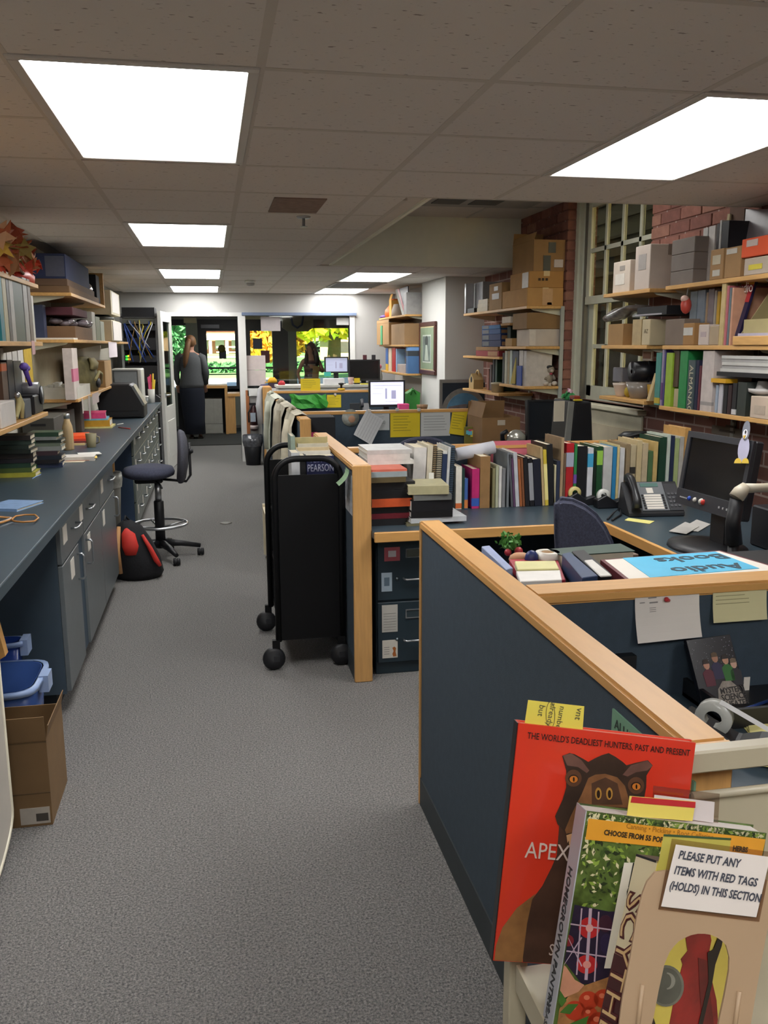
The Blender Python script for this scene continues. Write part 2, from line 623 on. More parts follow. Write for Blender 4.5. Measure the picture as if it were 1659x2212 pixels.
struct('upper_sash',mb,WP,w2)
mb = MB().box(2.94,2.975,6.48,6.56,LZ0,UZ0).box(2.94,2.975,5.44,5.52,LZ0,UZ0).box(2.94,2.975,5.44,6.56,LZ0-0.03,LZ0+0.08)
struct('lower_sash',mb,WP,w2)
for k in (1,2,3):
 y = 6.52-k*0.27
 struct('glazing_bar',MB().box(2.91,2.935,y-0.016,y+0.016,UZ0,UZ1),WP,w2)
 struct('glazing_bar',MB().box(2.945,2.97,y-0.016,y+0.016,LZ0,UZ0),WP,w2)
for z in (2.265,2.60):
 struct('glazing_bar',MB().box(2.91,2.935,5.48,6.52,z-0.016,z+0.016),WP,w2)
struct('glazing_bar',MB().box(2.945,2.97,5.48,6.52,1.545-0.016,1.545+0.016),WP,w2)
GL = glass('c8ccc4',0.10)
for k in range(4):
 ya,yb = 6.52-k*0.27,6.52-(k+1)*0.27
 for z0,z1 in ((UZ0,2.25),(2.28,2.58),(2.62,UZ1)):
  struct('pane',MB().box(2.92,2.923,yb+0.016,ya-0.016,z0,z1),GL,w2)
 for z0,z1 in ((LZ0,1.53),(1.56,UZ0)):
  struct('pane',MB().box(2.955,2.958,yb+0.016,ya-0.016,z0,z1),GL,w2)
mb = MB().box(2.74,2.90,5.30,6.73,1.095,1.13).box(2.79,2.81,5.33,6.72,0.98,1.095)
struct('trim_3',mb,mat('d3cdb4',0.6,var=0.05),bevel=0.006)
struct('trim_4',MB().box(2.782,2.808,5.2,6.78,0.5,0.985),mat('cfc3a8',0.8,var=0.16,scale=4))
mb = MB()
nw = thing('neighbour_wall','dim grey clapboard wall outside behind the sash window panes','wall',(4.4,6,0))
for k in range(14):
 part('clapboard',MB().prism([(4.42,3.0,0.6+k*0.19),(4.36,3.0,0.6+k*0.19),(4.40,3.0,0.8+k*0.19)],(0,11,0)),mat('6b675d',0.85,var=0.1),nw)
struct('wall_vestibule_left',MB().box(-1.10,-1.0,Y_F+0.12,17.7,0,CZ+0.05),PAINT)
struct('wall_vestibule_right',MB().box(3.05,3.15,Y_F,17.7,0,CZ+0.05),PAINT)
G = 17.6
def G_(u,v):
 p = at(u,v,Y=G)
 return p.x,p.z
GREYP = mat('8d9389',0.7,var=0.03)
DARKF = mat('23252c',0.4,var=0.05)
xs = [G_(u,747)[0] for u in (345,378,403,428,447,508,533,541,588,622,640,757,800)]
z_top = G_(450,690)[1]
mb = MB().box(-1.2,3.2,G,G+0.15,z_top,CZ+0.05).box(-1.2,3.2,G,G+0.15,0,0.72)
mb.box(xs[2],xs[3],G-0.06,G+0.15,0.7,z_top).box(xs[9],xs[10],G-0.06,G+0.15,0.7,z_top)
struct('wall_storefront',mb,GREYP)
struct('trim_5',MB().box(xs[2]-0.03,xs[3]-0.01,G-0.09,G-0.06,z_top-0.07,z_top+0.03),mat('cfc8a6',0.6))
struct('trim_6',MB().box(xs[6]-0.12,xs[8]-0.1,G-0.09,G-0.0,z_top-0.0,z_top+0.06),mat('cfc8a6',0.6))
zg = G_(470,715)[1]
dr = struct('door_2',MB().box(xs[3],xs[4],G,G+0.06,0.6,z_top).box(xs[5],xs[7],G,G+0.06,0.6,z_top).box(xs[4],xs[5],G,G+0.06,zg,z_top).box(xs[4],xs[5],G,G+0.06,0.6,0.78),DARKF)
struct('push_bar',MB().box(xs[4],xs[5],G-0.04,G,G_(470,797)[1],G_(470,793)[1]),DARKF,dr)
struct('push_bar',MB().box(xs[4],xs[5],G-0.02,G,G_(470,810)[1],G_(470,807.5)[1]),DARKF,dr)
struct('door_closer',MB().box(xs[4]-0.1,xs[4]+0.25,G-0.07,G,zg+0.05,zg+0.12),mat('6b6d72',0.3,metal=0.6),dr)
OG = glass('f4f7f4',0.05)
struct('pane',MB().box(xs[4],xs[5],G+0.02,G+0.026,0.78,zg),OG,dr)
d3 = struct('door_3',MB().box(xs[7],xs[8],G,G+0.06,zg,z_top).box(xs[8],xs[9],G-0.05,G+0.06,0.6,z_top).box(xs[7],xs[8],G,G+0.06,0.6,0.8),DARKF)
struct('pane',MB().box(xs[7],xs[8],G+0.02,G+0.026,0.8,zg),OG,d3)
struct('push_bar',MB().box(xs[7],xs[8],G-0.04,G,G_(470,797)[1],G_(470,793)[1]),DARKF,d3)
zw = G_(700,709)[1]
w3 = struct('window_3',MB().box(xs[10],xs[11]+0.3,G,G+0.06,zw,z_top).box(xs[11]+0.2,xs[11]+0.5,G,G+0.06,0.7,z_top),mat('2c2b2c',0.5))
struct('pane',MB().box(xs[10],xs[11]+0.2,G+0.02,G+0.026,0.72,zw),OG,w3)
w4 = struct('window_4',MB().box(-1.2,xs[1]-0.2,G,G+0.06,0.7,z_top).box(xs[1]-0.2,xs[2],G,G+0.06,G_(390,703)[1],z_top),DARKF)
struct('pane',MB().box(xs[1]-0.2,xs[2],G+0.02,G+0.026,0.72,z_top),OG,w4)
solo('entry_mat','dark ribbed entry mat across the floor beyond the open doorway','mat',MB().box(-0.98,1.5,14.06,16.9,0.0,0.012),mat('2e2f2c',0.95,var=0.15,scale=60,bump=0.5))
GZ = 0.75
struct('ground',MB().box(-30,40,17.75,22.4,GZ-0.2,GZ),mat('a9b6cc',0.8,var=0.06,scale=2))
struct('ground_lawn',MB().box(-60,80,22.4,60,GZ-0.2,GZ+0.03).box(-60,90,70,140,GZ-0.2,GZ+0.03),mat('5f9a62',0.9,var=0.25,scale=1.5))
struct('ground_street',MB().box(-60,90,60,70,GZ-0.2,GZ),mat('8f98a8',0.9,var=0.06,scale=0.6))
def leaves(n,c,r,size,seed):
 rnd = random.Random(seed)
 mb = MB()
 for _ in range(n):
  while True:
   q = Vector((rnd.uniform(-1,1),rnd.uniform(-1,1),rnd.uniform(-1,1)))
   if 0.25<q.length<1:
    break
  p = Vector((c[0]+q.x*r[0],c[1]+q.y*r[1],c[2]+q.z*r[2]))
  a = Vector((rnd.uniform(-1,1),rnd.uniform(-1,1),rnd.uniform(-1,1))).normalized()
  b = a.cross(Vector((rnd.uniform(-1,1),rnd.uniform(-1,1),rnd.uniform(-1,1)))).normalized()
  s = size*rnd.uniform(0.6,1.3)
  mb.flat([p-a*s,p+b*s*0.5,p+a*s,p-b*s*0.5])
 return mb
def tree(x,y,h,r,cz,col,label,n=2600,seed=1,size=0.35):
 t = thing('tree',label,'tree',(x,y,GZ),'trees outside the entrance')
 part('trunk',MB().tube([(x,y,GZ),(x+0.1,y,GZ+h*0.5),(x,y,GZ+h)],[0.28,0.2,0.1]),mat('4a3d31',0.9),t)
 f = part('foliage',leaves(n,(x,y,cz),r,size,seed),mat(col,0.7,var=0.3,scale=0.7),t)
 return t
p = at(720,722,Y=34)
tree(p.x,34,4,(4.0,2.5,1.4),3.2,'d9cf3a','bright yellow-green sunlit tree outside the wide vestibule window',3000,2,0.3)
p = at(575,735,Y=40)
tree(p.x+0.4,40,4,(1.5,1.6,1.5),2.3,'d9a02a','golden orange sunlit tree outside the middle glass door',1500,3,0.3)
p = at(388,760,Y=32)
tree(p.x-0.35,32,4,(0.6,0.6,1.9),2.2,'2e6a4a','dark blue-green tree outside the leftmost entrance pane',1600,5,0.25)
p = at(700,745,Y=105)
tree(p.x,105,5,(9,3,2.2),2.2,'39594a','dark green distant tree line across the street',3000,8,0.7)
hd = solo('hedge','low clipped green hedge along the pavement outside the glass door','hedge',leaves(3500,(-2,26.5,GZ+0.14),(9,0.6,0.17),0.1,6),mat('2f6a44',0.85,var=0.3,scale=3))
hs = thing('house','red brick house with white porch beam across the street','house',(0,92,GZ))
x0,x1 = at(440,730,Y=92).x,at(545,730,Y=92).x
part('wall',MB().box(x0-3,x1,92,100,GZ,7),mat('8a5a50',0.9,var=0.1),hs)
part('porch_beam',MB().box(x0-3,x1-0.4,90,91,2.15,2.75),WHITE,hs)
for k in range(4):
 xx = x0-1+k*(x1-x0)/3
 part('porch_column',MB().box(xx-0.15,xx+0.15,90.2,90.5,GZ,2.2),WHITE,hs)
 part('window',MB().box(xx+0.5,xx+1.4,91.9,92.0,1.2,2.2),mat('7f8b94',0.2),hs)
part('roof',MB().prism([(x0-4,89,5),(x1+1,89,5),(x1+1,101,8),(x0-4,101,8)],(0,0,0.3)),mat('4a4548',0.9),hs)
p = at(503,748,Y=55)
pt = thing('picnic_table','white wooden picnic table on the lawn outside the glass door','table',(p.x,55,GZ))
part('table_top',MB().box(p.x-1,p.x+1.2,54.6,55.4,GZ+0.7,GZ+0.78),WHITE,pt)
part('bench',MB().box(p.x-1,p.x+1.2,54.1,54.4,GZ+0.4,GZ+0.46),WHITE,pt)
part('bench',MB().box(p.x-1,p.x+1.2,55.6,55.9,GZ+0.4,GZ+0.46),WHITE,pt)
for s in (-0.7,0.9):
 part('leg',MB().box(p.x+s,p.x+s+0.1,54.2,55.8,GZ,GZ+0.7),WHITE,pt)
DIFF = mat('fbfaf8',0.5,var=0,emit=LAMP)
LN = ['long bright ceiling light panel nearest above the aisle, left of the picture','bright ceiling light panel over the aisle, second from the camera','bright ceiling light panel over the aisle, third from the camera','bright ceiling light panel over the aisle nearest the far doorway','long bright ceiling light panel over the right-hand cubicles nearest the camera','bright ceiling light panel beyond the soffit, the nearer of two before the far wall','bright ceiling light panel near the white pier, closest to the far wall window','ceiling light panel inside the vestibule beyond the interior window','ceiling light panel over the aisle behind the camera','unseen ceiling light panel added behind the camera to brighten the book truck']
for (a,b,c,d),lb in zip(LIGHTS,LN):
 t = thing('ceiling_light',lb,'ceiling light',((a+b)/2,(c+d)/2,CZ),'recessed ceiling lights')
 g = 0.032
 mb = MB().box(a,b,c,c+g,CZ-0.006,CZ+0.02).box(a,b,d-g,d,CZ-0.006,CZ+0.02)
 mb.box(a,a+g,c+g,d-g,CZ-0.006,CZ+0.02).box(b-g,b,c+g,d-g,CZ-0.006,CZ+0.02)
 part('frame',mb,mat('c9c5c0',0.5,var=0),t,bevel=0.003)
 part('diffuser',MB().box(a+g,b-g,c+g,d-g,CZ-0.002,CZ+0.01),DIFF,t)
t = thing('ceiling_light','dim unseen light panel added inside the raised bay to brighten its faces','ceiling light',(1.98,5.2,2.668),'recessed ceiling lights')  # lamp added out of view to brighten the soffit face and brick
part('frame',MB().box(1.68,2.29,4.60,4.63,2.655,2.668).box(1.68,2.29,5.79,5.82,2.655,2.668).box(1.68,1.71,4.63,5.79,2.655,2.668).box(2.26,2.29,4.63,5.79,2.655,2.668),WHITE,t)
part('diffuser',MB().box(1.71,2.26,4.63,5.79,2.66,2.668),mat('fbfaf7',0.5,var=0,emit=LAMP*0.5),t)
v = thing('ceiling_vent','grey louvred air vent between the two far ceiling lights','vent',(1.68,10.2,CZ))
part('frame',MB().box(1.39,1.97,9.80,9.83,CZ-0.01,CZ).box(1.39,1.97,10.60,10.63,CZ-0.01,CZ).box(1.39,1.42,9.83,10.6,CZ-0.01,CZ).box(1.94,1.97,9.83,10.6,CZ-0.01,CZ),mat('a09c96',0.5),v)
for k in range(9):
 y = 9.86+k*0.08
 part('slat',MB().box(1.42,1.94,y,y+0.05,CZ-0.008,CZ),mat('5c5a57',0.5),v)
v = thing('ceiling_vent','flat vent panel with two dark slots in the raised ceiling bay','vent',(1.9,6.2,2.67))
part('frame',MB().box(1.45,2.6,6.55,7.1,2.655,2.668),mat('a9a39a',0.7),v)
part('slot',MB().box(1.75,1.98,6.7,6.95,2.650,2.656),mat('5e5a54',0.7),v)
part('slot',MB().box(2.05,2.28,6.7,6.95,2.650,2.656),mat('5e5a54',0.7),v)
p = at(637,445,Z=CZ)
t = thing('access_panel','brownish water-stained patch panel on a ceiling tile above the aisle','panel',(p.x,p.y,CZ))
part('patch',MB().box(p.x-0.12,p.x+0.13,p.y-0.25,p.y+0.2,CZ-0.005,CZ),mat('8a7468',0.9,var=0.15,scale=30),t)
t = thing('sprinkler_head','small chrome sprinkler head under a ceiling tile left of the soffit','sprinkler',(p.x+0.08,p.y+0.35,CZ))
part('plate',MB().lathe([(0.0,CZ-0.012),(0.035,CZ-0.010),(0.04,CZ)],(p.x+0.08,p.y+0.35,0),14),STEEL,t)
part('deflector',MB().lathe([(0.008,CZ-0.01),(0.008,CZ-0.05),(0.02,CZ-0.052),(0.02,CZ-0.055)],(p.x+0.08,p.y+0.35,0),10),STEEL,t)
p = at(541,606,Z=CZ)
t = thing('smoke_detector','small white round smoke detector on the ceiling before the far wall','smoke detector',(p.x,p.y,CZ))
part('base',MB().lathe([(0.06,CZ),(0.06,CZ-0.02),(0.05,CZ-0.025)],(p.x,p.y,0),16),WHITE,t)
part('cap',MB().lathe([(0.045,CZ-0.02),(0.04,CZ-0.05),(0.02,CZ-0.055)],(p.x,p.y,0),16),mat('9a9a96',0.6),t)
p = at(488,1130,Z=0)
solo('floor_drain','small round metal floor box cover set in the carpet aisle','floor cover',MB().lathe([(0.055,0.0),(0.055,0.004),(0.04,0.006),(0.0,0.006)],(p.x,p.y,0),18),mat('5a5852',0.5,metal=0.5))
solo('blind_valance','blue-grey roller blind housing above the far interior window','blind',MB().box(0.43,1.975,Y_F-0.06,Y_F-0.02,1.955,1.995),mat('6b7a95',0.5),bevel=0.004)
# helpers for shelf and desk things
def book(name,label,M,t,h,d,cover,group=None,parts=True,title=None,band=None,pg=PAGES,cat='book'):
 """M: x = thickness, y = away from the spine, z = height"""
 c = mat(cover,0.45,var=0.10,scale=25)
 e = 0.0025 if t>0.012 else t*0.2
 cv = MB().obox(M,0,e,0,d,0,h).obox(M,t-e,t,0,d,0,h).obox(M,e,t-e,0,e,0,h)
 g = 0.004
 pm = MB().obox(M,e,t-e,e,d-g,g,h-g)
 if not parts:
  for v in pm.f:
   pass
  b = len(cv.v)
  cv.v+= pm.v
  cv.f+= [tuple(i+b for i in q) for q in pm.f]
  cv.m+= [1]*len(pm.f)
  cv.smooth+= pm.smooth
  return solo(name,label,cat,cv,[c,pg],group)
 th = thing(name,label,cat,M.translation,group)
 part('cover',cv,c,th)
 part('pages',pm,pg,th)
 if band:
  part('spine_label',MB().obox(M,-0.0006,t+0.0006,-0.0007,0.012,h*band[1],h*band[2]),mat(band[0],0.6,var=0.05),th)
 if title:
  L = M@Matrix.Translation((t*0.72,-0.0012,h*0.92))@Matrix.Rotation(-PI/2,4,'Y')@Matrix.Rotation(PI,4,'Z') if False else M@Matrix.Translation((t*0.25,-0.0012,h*0.9))@Matrix.Rotation(PI/2,4,'Y')
  lettering(title[0],L,min(t*0.8,title[2] if len(title)>2 else 0.03),mat(title[1],0.6,var=0),th)
 return th
def flat_M(x,y,z,rz):
 """a book lying flat: thickness upward, spine toward -y of its own frame"""
 return Matrix.Translation((x,y,z))@Matrix.Rotation(rz,4,'Z')@Matrix(((0,0,1,0),(0,1,0,0),(1,0,0,0),(0,0,0,1)))
def carton(name,label,x0,x1,y0,y1,z0,z1,col='a9855a',tape='x',flaps=(),sticker=None,group=None,cat='box',rz=0):
 """a cardboard box: body, tape, lifted flaps, stuck labels (face, a0, a1, b0, b1, colour)"""
 cx,cy = (x0+x1)/2,(y0+y1)/2
 t = thing(name,label,cat,(cx,cy,z0),group)
 R = Matrix.Translation((cx,cy,0))@Matrix.Rotation(rz,4,'Z')
 m = mat(col,0.8,var=0.09,scale=7)
 a,b = (x1-x0)/2,(y1-y0)/2
 if flaps:
  w = 0.004
  mb = MB().obox(R,-a,a,-b,-b+w,z0,z1).obox(R,-a,a,b-w,b,z0,z1).obox(R,-a,-a+w,-b+w,b-w,z0,z1).obox(R,a-w,a,-b+w,b-w,z0,z1).obox(R,-a+w,a-w,-b+w,b-w,z0,z0+w)
  part('body',mb,m,t)
  for f in flaps:
   side,ang,ln = f
   if side in 'fb':
    s = -1 if side == 'f' else 1
    Mf = R@Matrix.Translation((0,s*b,z1))@Matrix.Rotation(-s*ang,4,'X')
    part('flap',MB().obox(Mf,-a,a,-0.003,0,0,ln),m,t)
   else:
    s = -1 if side == 'l' else 1
    Mf = R@Matrix.Translation((s*a,0,z1))@Matrix.Rotation(s*ang,4,'Y')
    part('flap',MB().obox(Mf,-0.003,0,-b,b,0,ln),m,t)
 else:
  part('body',MB().obox(R,-a,a,-b,b,z0,z1),m,t,bevel=0.003)
  if tape:
   tm = mat('c2a77c' if tape=='x' else tape,0.3,var=0.03)
   hh = min(0.06,(z1-z0)*0.3)
   part('tape',MB().obox(R,-0.025,0.025,-b-0.0012,b+0.0012,z1-hh,z1+0.0012),tm,t)
 for s in (sticker or []):
  face,p0,p1,q0,q1,c = s[:6]
  sm = mat(c,0.5,var=0.06,scale=30)
  zz0,zz1 = z0+(z1-z0)*q0,z0+(z1-z0)*q1
  if face == 'f':
   part('sticker',MB().obox(R,-a+2*a*p0,-a+2*a*p1,-b-0.0018,-b,zz0,zz1),sm,t)
  elif face == 'l':
   part('sticker',MB().obox(R,-a-0.0018,-a,-b+2*b*p0,-b+2*b*p1,zz0,zz1),sm,t)
  elif face == 'r':
   part('sticker',MB().obox(R,a,a+0.0018,-b+2*b*p0,-b+2*b*p1,zz0,zz1),sm,t)
 return t
def sheet(name,label,P,ex,ez,w,h,col,group=None,cat='paper',curl=0.0,lines=None,thick=0.0006,lc='7d7a78',parts=True):
 """a sheet hanging or lying: top-left corner P, along ex (right) and down -ez; the lower edge may curl outwards"""
 ex,ez = Vector(ex).normalized(),Vector(ez).normalized()
 n = ez.cross(ex)*-1.0
 n = ex.cross(ez)
 P = Vector(P)
 k = 7
 rows = []
 for j in range(k):
  f = j/(k-1)
  o = n*(curl*f*f)
  rows.append((P-ez*h*f+o,P+ex*w-ez*h*f+o))
 mb = MB()
 for j in range(k-1):
  a,b = rows[j]
  c,d = rows[j+1]
  t = n*thick
  mb._add([a,b,d,c,a+t,b+t,d+t,c+t],[(0,1,2,3),(7,6,5,4),(0,4,5,1),(2,6,7,3),(1,5,6,2),(3,7,4,0)])
 m = mat(col,0.75,var=0.04,scale=6)
 if not lines:
  return solo(name,label,cat,mb,m,group)
 th = thing(name,label,cat,P,group)
 part('page',mb,m,th)
 pr = MB()
 for (fx,fy,fw,fh) in lines:
  o = n*(curl*fy*fy+thick+0.0005)
  o2 = n*(curl*(fy+fh)**2+thick+0.0005)
  a = P+ex*w*fx-ez*h*fy+o
  b = P+ex*w*(fx+fw)-ez*h*fy+o
  c = P+ex*w*(fx+fw)-ez*h*(fy+fh)+o2
  d = P+ex*w*fx-ez*h*(fy+fh)+o2
  pr.flat([a,b,c,d])
 part('print',pr,mat(lc,0.7,var=0),th)
 return th
def text_rows(n,x0=0.1,x1=0.9,y0=0.12,y1=0.9,seed=1,hh=0.35):
 r = random.Random(seed)
 st = (y1-y0)/n
 return [(x0,y0+k*st,(x1-x0)*r.uniform(0.55,1.0),st*hh) for k in range(n)]
def d_handle(parent,P,along,out,ln,r=0.005,dep=0.03,m=STEEL):
 P,along,out = Vector(P),Vector(along),Vector(out)
 a,b = P-along*ln/2,P+along*ln/2
 return part('handle',MB().tube([a,a+out*dep*0.75,a+out*dep+along*0.012,b+out*dep-along*0.012,b+out*dep*0.75,b],r,8),m,parent)
 # LEFT SIDE: counter and base cabinets
CT = 0.905
ct = thing('countertop','long slate-blue laminate counter along the left wall with thick edge','countertop',(-0.9,6,CT))
part('top',MB().box(-1.2,-0.602,1.2,10.85,CT-0.036,CT),LAM,ct,bevel=0.003)
part('front_edge',MB().box(-0.602,-0.598,1.2,10.85,CT-0.036,CT-0.001),LAM,ct)
XF = -0.645
def tagcard(parent,y,z,h=0.05,w=0.06,x=XF):
 part('label_card',MB().box(x,x+0.0025,y-w/2,y+w/2,z-h/2,z+h/2),PAPER,parent)
cab = thing('base_cabinet','slate-blue base cabinet with drawers over doors under the counter, nearest the camera','cabinet',(-0.9,4.7,0))
part('body',MB().box(-1.19,XF-0.02,3.72,5.76,0.09,CT-0.037),CABB,cab)
part('toe_kick',MB().box(-1.15,XF-0.07,3.76,5.72,0.0,0.09),mat('20252a',0.8),cab)
dy = [(3.725,4.36),(4.366,5.02),(5.026,5.755)]
hy = [at(159,1150,X=XF).y,at(190,1109,X=XF).y,at(211,1079,X=XF).y,at(236,1043,X=XF).y]
ly = [at(140,1160,X=XF).y,at(175,1118,X=XF).y,at(220,1060,X=XF).y]
for k,(a,b) in enumerate(dy):
 d = part('drawer',MB().box(XF-0.02,XF,a,b,0.66,CT-0.05),CABF,cab,bevel=0.002)
 zc = 0.76
 d_handle(d,(XF,[hy[0],hy[1],hy[3]][k],zc),(0,1,0),(1,0,0),0.13 if k<2 else 0.16)
 tagcard(d,ly[k],zc+0.01,0.075,0.10)
for k,(a,b) in enumerate([(3.725,4.18),(4.36,5.02),(5.026,5.755)]):
 d = part('door',MB().box(XF-0.02,XF,a,b,0.10,0.652),CABF,cab,bevel=0.002)
 y = [4.12,4.42,5.68][k]
 d_handle(d,(XF,y,0.555),(0,0,1),(1,0,0),0.12)
 tagcard(d,[3.97,4.52,5.15][k],0.585,0.085,0.09)
part('stile',MB().box(XF-0.025,XF-0.012,4.18,4.36,0.10,0.652),mat('34485a',0.5,var=0.04),cab)
Y2 = 7.30
cab = thing('base_cabinet','long far base cabinet of many small drawers with steel pulls under the counter','cabinet',(-0.9,8.8,0))
part('body',MB().box(-1.19,XF-0.02,Y2,10.80,0.09,CT-0.037),mat('2c3d55',0.5,var=0.05),cab)
part('toe_kick',MB().box(-1.15,XF-0.07,Y2+0.03,10.7,0.0,0.09),mat('20252a',0.8),cab)
for c in range(7):
 for r in range(4):
  a = Y2+0.005+c*0.493
  z0 = 0.10+r*0.193
  d = part('drawer',MB().box(XF-0.02,XF,a,a+0.487,z0,z0+0.187),mat('5d645f',0.4,var=0.05),cab,bevel=0.002)
  d_handle(d,(XF,a+0.30,z0+0.12),(0,1,0),(1,0,0),0.11,0.006)
  tagcard(d,a+0.13,z0+0.115,0.07,0.05)
def corbel(y,label):
 solo('counter_bracket',label,'bracket',MB().prism([(-1.19,y,CT-0.037),(-0.64,y,CT-0.037),(-0.64,y,CT-0.14),(-0.80,y,CT-0.24),(-1.19,y,CT-0.24)],(0,0.035,0)),WOODX)
corbel(5.80,'brown wooden support bracket under the counter beside the drafting chair')
b = at(8,1340,Y=2.62)
solo('counter_bracket','wooden support bracket under the counter at the left edge of the picture','bracket',MB().prism([(-1.19,2.73,CT-0.037),(-0.70,2.73,CT-0.037),(-0.66,2.73,0.62),(-0.78,2.73,0.55),(-1.19,2.73,0.55)],(0,0.04,0)),WOODX)
rr = [(-1.18,0.02),(-0.98,0.02)]+[(-0.98+0.0+0.0,0.02)]
mb = MB()
prof = [(2.0,0.0)]+[(2.0+0.62+0.0,0.0)]
yb = 2.70
poly = [(-0.705,1.3,0.02),(-0.675,2.33,0.02)]+[(-0.675,2.33+0.37*math.sin(a*PI/16),0.02+0.10*(1-math.cos(a*PI/16))) for a in range(1,9)]+[(-0.705,yb,0.82),(-0.705,1.3,0.82)]
wc = thing('pedestal_cabinet','white metal pedestal with a rounded lower corner at the left edge of the picture','cabinet',(-0.9,2,0))
part('body',mb.prism([(-1.17,p[1],p[2]) for p in poly],(0.495,0,0)),mat('c9c2b8',0.5,var=0.03),wc)
part('edge_trim',MB().tube([(-0.675,p[1],p[2]) for p in poly[:11]],0.006,6),mat('ddd6c2',0.4),wc)
part('plinth',MB().box(-1.15,-0.74,1.4,2.3,0,0.03),BLACKM,wc)
pa,pb = at(36,1803,Z=0),at(110,1787,Z=0)
Yb = 2.80
xa,xb = at(30,1700,Y=Yb).x-0.22,at(108,1700,Y=Yb).x
zt = at(70,1600,Y=Yb).z
t = carton('cardboard_box','open brown cardboard box on the carpet at the left edge with torn label',xa,xb,Yb,Yb+0.30,0,zt,'7d6140',flaps=(('f',0.12,0.085),('r',0.2,0.05)),sticker=[('f',0.70,0.98,0.03,0.22,'b9b0a4'),('f',0.32,0.55,0.62,0.92,'5e4a33')])
part('crease',MB().box(xa,xb,Yb-0.0025,Yb,zt*0.38,zt*0.395),mat('5f4a31',0.9),t)
part('crease',MB().box(xa,xb,Yb-0.0025,Yb,zt*0.97,zt*0.985),mat('5f4a31',0.9),t)
part('barcode',MB().box(xb-0.05,xb-0.012,Yb-0.003,Yb-0.001,zt*0.06,zt*0.15),mat('4a443e',0.7),t)
def tub(label,cx,cy,z0,w,d,h,col,wall=0.005):
 t = thing('plastic_tub',label,'tub',(cx,cy,z0),'blue plastic tubs under the counter')
 m = mat(col,0.25,var=0.06)
 def rr_(a,b,z,n=24):
  return [(cx+a*math.copysign(abs(math.cos(2*PI*i/n))**0.4,math.cos(2*PI*i/n)),cy+b*math.copysign(abs(math.sin(2*PI*i/n))**0.4,math.sin(2*PI*i/n)),z) for i in range(n)]
 part('body',MB().rings([rr_(w*.43,d*.43,z0),rr_(w*.48,d*.48,z0+h),rr_(w*.46,d*.46,z0+h),rr_(w*.41,d*.41,z0+0.008)]),m,t)
 part('rim',MB().rings([rr_(w*.48,d*.48,z0+h-0.02),rr_(w*.52,d*.52,z0+h-0.02),rr_(w*.52,d*.52,z0+h),rr_(w*.47,d*.47,z0+h)],cap=False),mat('8fa6d0',0.3,var=0.05),t)
 part('latch',MB().box(cx+w*0.48,cx+w*0.56,cy-0.03,cy+0.05,z0+h-0.06,z0+h+0.005),mat('9fb4da',0.3),t)
 return t
tub('translucent blue storage tub with pale rim behind the open cardboard box',-0.90,3.33,0.0,0.44,0.36,0.33,'3d5a9a')
tub('darker blue tub under the counter against the base cabinet side',-0.97,3.565,0.0,0.36,0.10,0.40,'27408a')
lp = Vector((-0.93,3.30,0.012))
solo('cardboard_roll','dark brown cardboard sheet standing inside the translucent blue tub','cardboard',MB().box(-1.02,-0.93,3.24,3.40,0.02,0.40),mat('4e3a28',0.9))
p = at(260,1188,Z=0)
t = thing('wastebasket','grey wastebasket lined with a clear bag beneath the counter beside the backpack','wastebasket',(-0.86,6.85,0))
part('body',MB().loft([(-0.86,6.85,0,0.115,0.09),(-0.86,6.85,0.6,0.15,0.12),(-0.86,6.85,0.6,0.14,0.11),(-0.86,6.85,0.02,0.1,0.08)],20),mat('75736b',0.6),t)
part('bag',MB().loft([(-0.86,6.85,0.50,0.152,0.122),(-0.86,6.85,0.56,0.16,0.13),(-0.86,6.85,0.615,0.155,0.125),(-0.86,6.85,0.59,0.135,0.105)],16,cap=False),mat('b9b9b2',0.2,var=0.2,scale=40),t)
CX,CY = -0.42,6.53
ch = thing('drafting_chair','tall dark blue-grey drafting chair with chrome foot ring standing by the counter','chair',(CX,CY,0))
seat = [(-0.25,0.14,0.0)]
sx0,sx1 = at(264,1020,Y=CY).x,at(378,1020,Y=CY).x
mb = MB()
scx = (sx0+sx1)/2
mb.loft([(scx,CY,0.615,(sx1-sx0)/2*0.8,0.17),(scx,CY,0.63,(sx1-sx0)/2*0.97,0.215),(scx,CY,0.655,(sx1-sx0)/2,0.225),(scx,CY,0.685,(sx1-sx0)/2*0.93,0.205),(scx,CY,0.70,(sx1-sx0)/2*0.6,0.13)],28)
part('seat',mb,NAVYF,ch)
bx = at(394,985,Y=CY).x
mb = MB()
rs = []
for z,ry,rx,ox in ((0.57,0.08,0.02,-0.02),(0.60,0.15,0.034,-0.015),(0.70,0.205,0.04,0.0),(0.80,0.205,0.04,0.006),(0.89,0.17,0.034,0.004),(0.94,0.10,0.024,-0.004),(0.955,0.04,0.01,-0.01)):
 rs.append([(bx+ox+rx*math.cos(2*PI*i/20),CY+ry*math.sin(2*PI*i/20),z) for i in range(20)])
part('backrest',mb.rings(rs),GREYF,ch)
part('back_bracket',MB().tube([(scx+0.05,CY,0.60),(bx+0.02,CY,0.575),(bx+0.052,CY,0.62),(bx+0.052,CY,0.86)],0.010,8),BLACKM,ch)
part('tension_knob',MB().lathe([(0.018,0),(0.02,0.015),(0.012,0.03)],(bx+0.05,CY-0.02,0.80),10,ax='X'),BLACKM,ch)
part('mechanism',MB().box(scx-0.10,scx+0.10,CY-0.07,CY+0.07,0.575,0.617),BLACKM,ch,bevel=0.01)
part('height_lever',MB().tube([(scx+0.05,CY-0.06,0.59),(scx+0.09,CY-0.16,0.575),(scx+0.10,CY-0.20,0.56)],0.007,6),BLACKM,ch)
part('gas_column',MB().lathe([(0.024,0.42),(0.024,0.58)],(CX,CY,0),12),STEEL,ch)
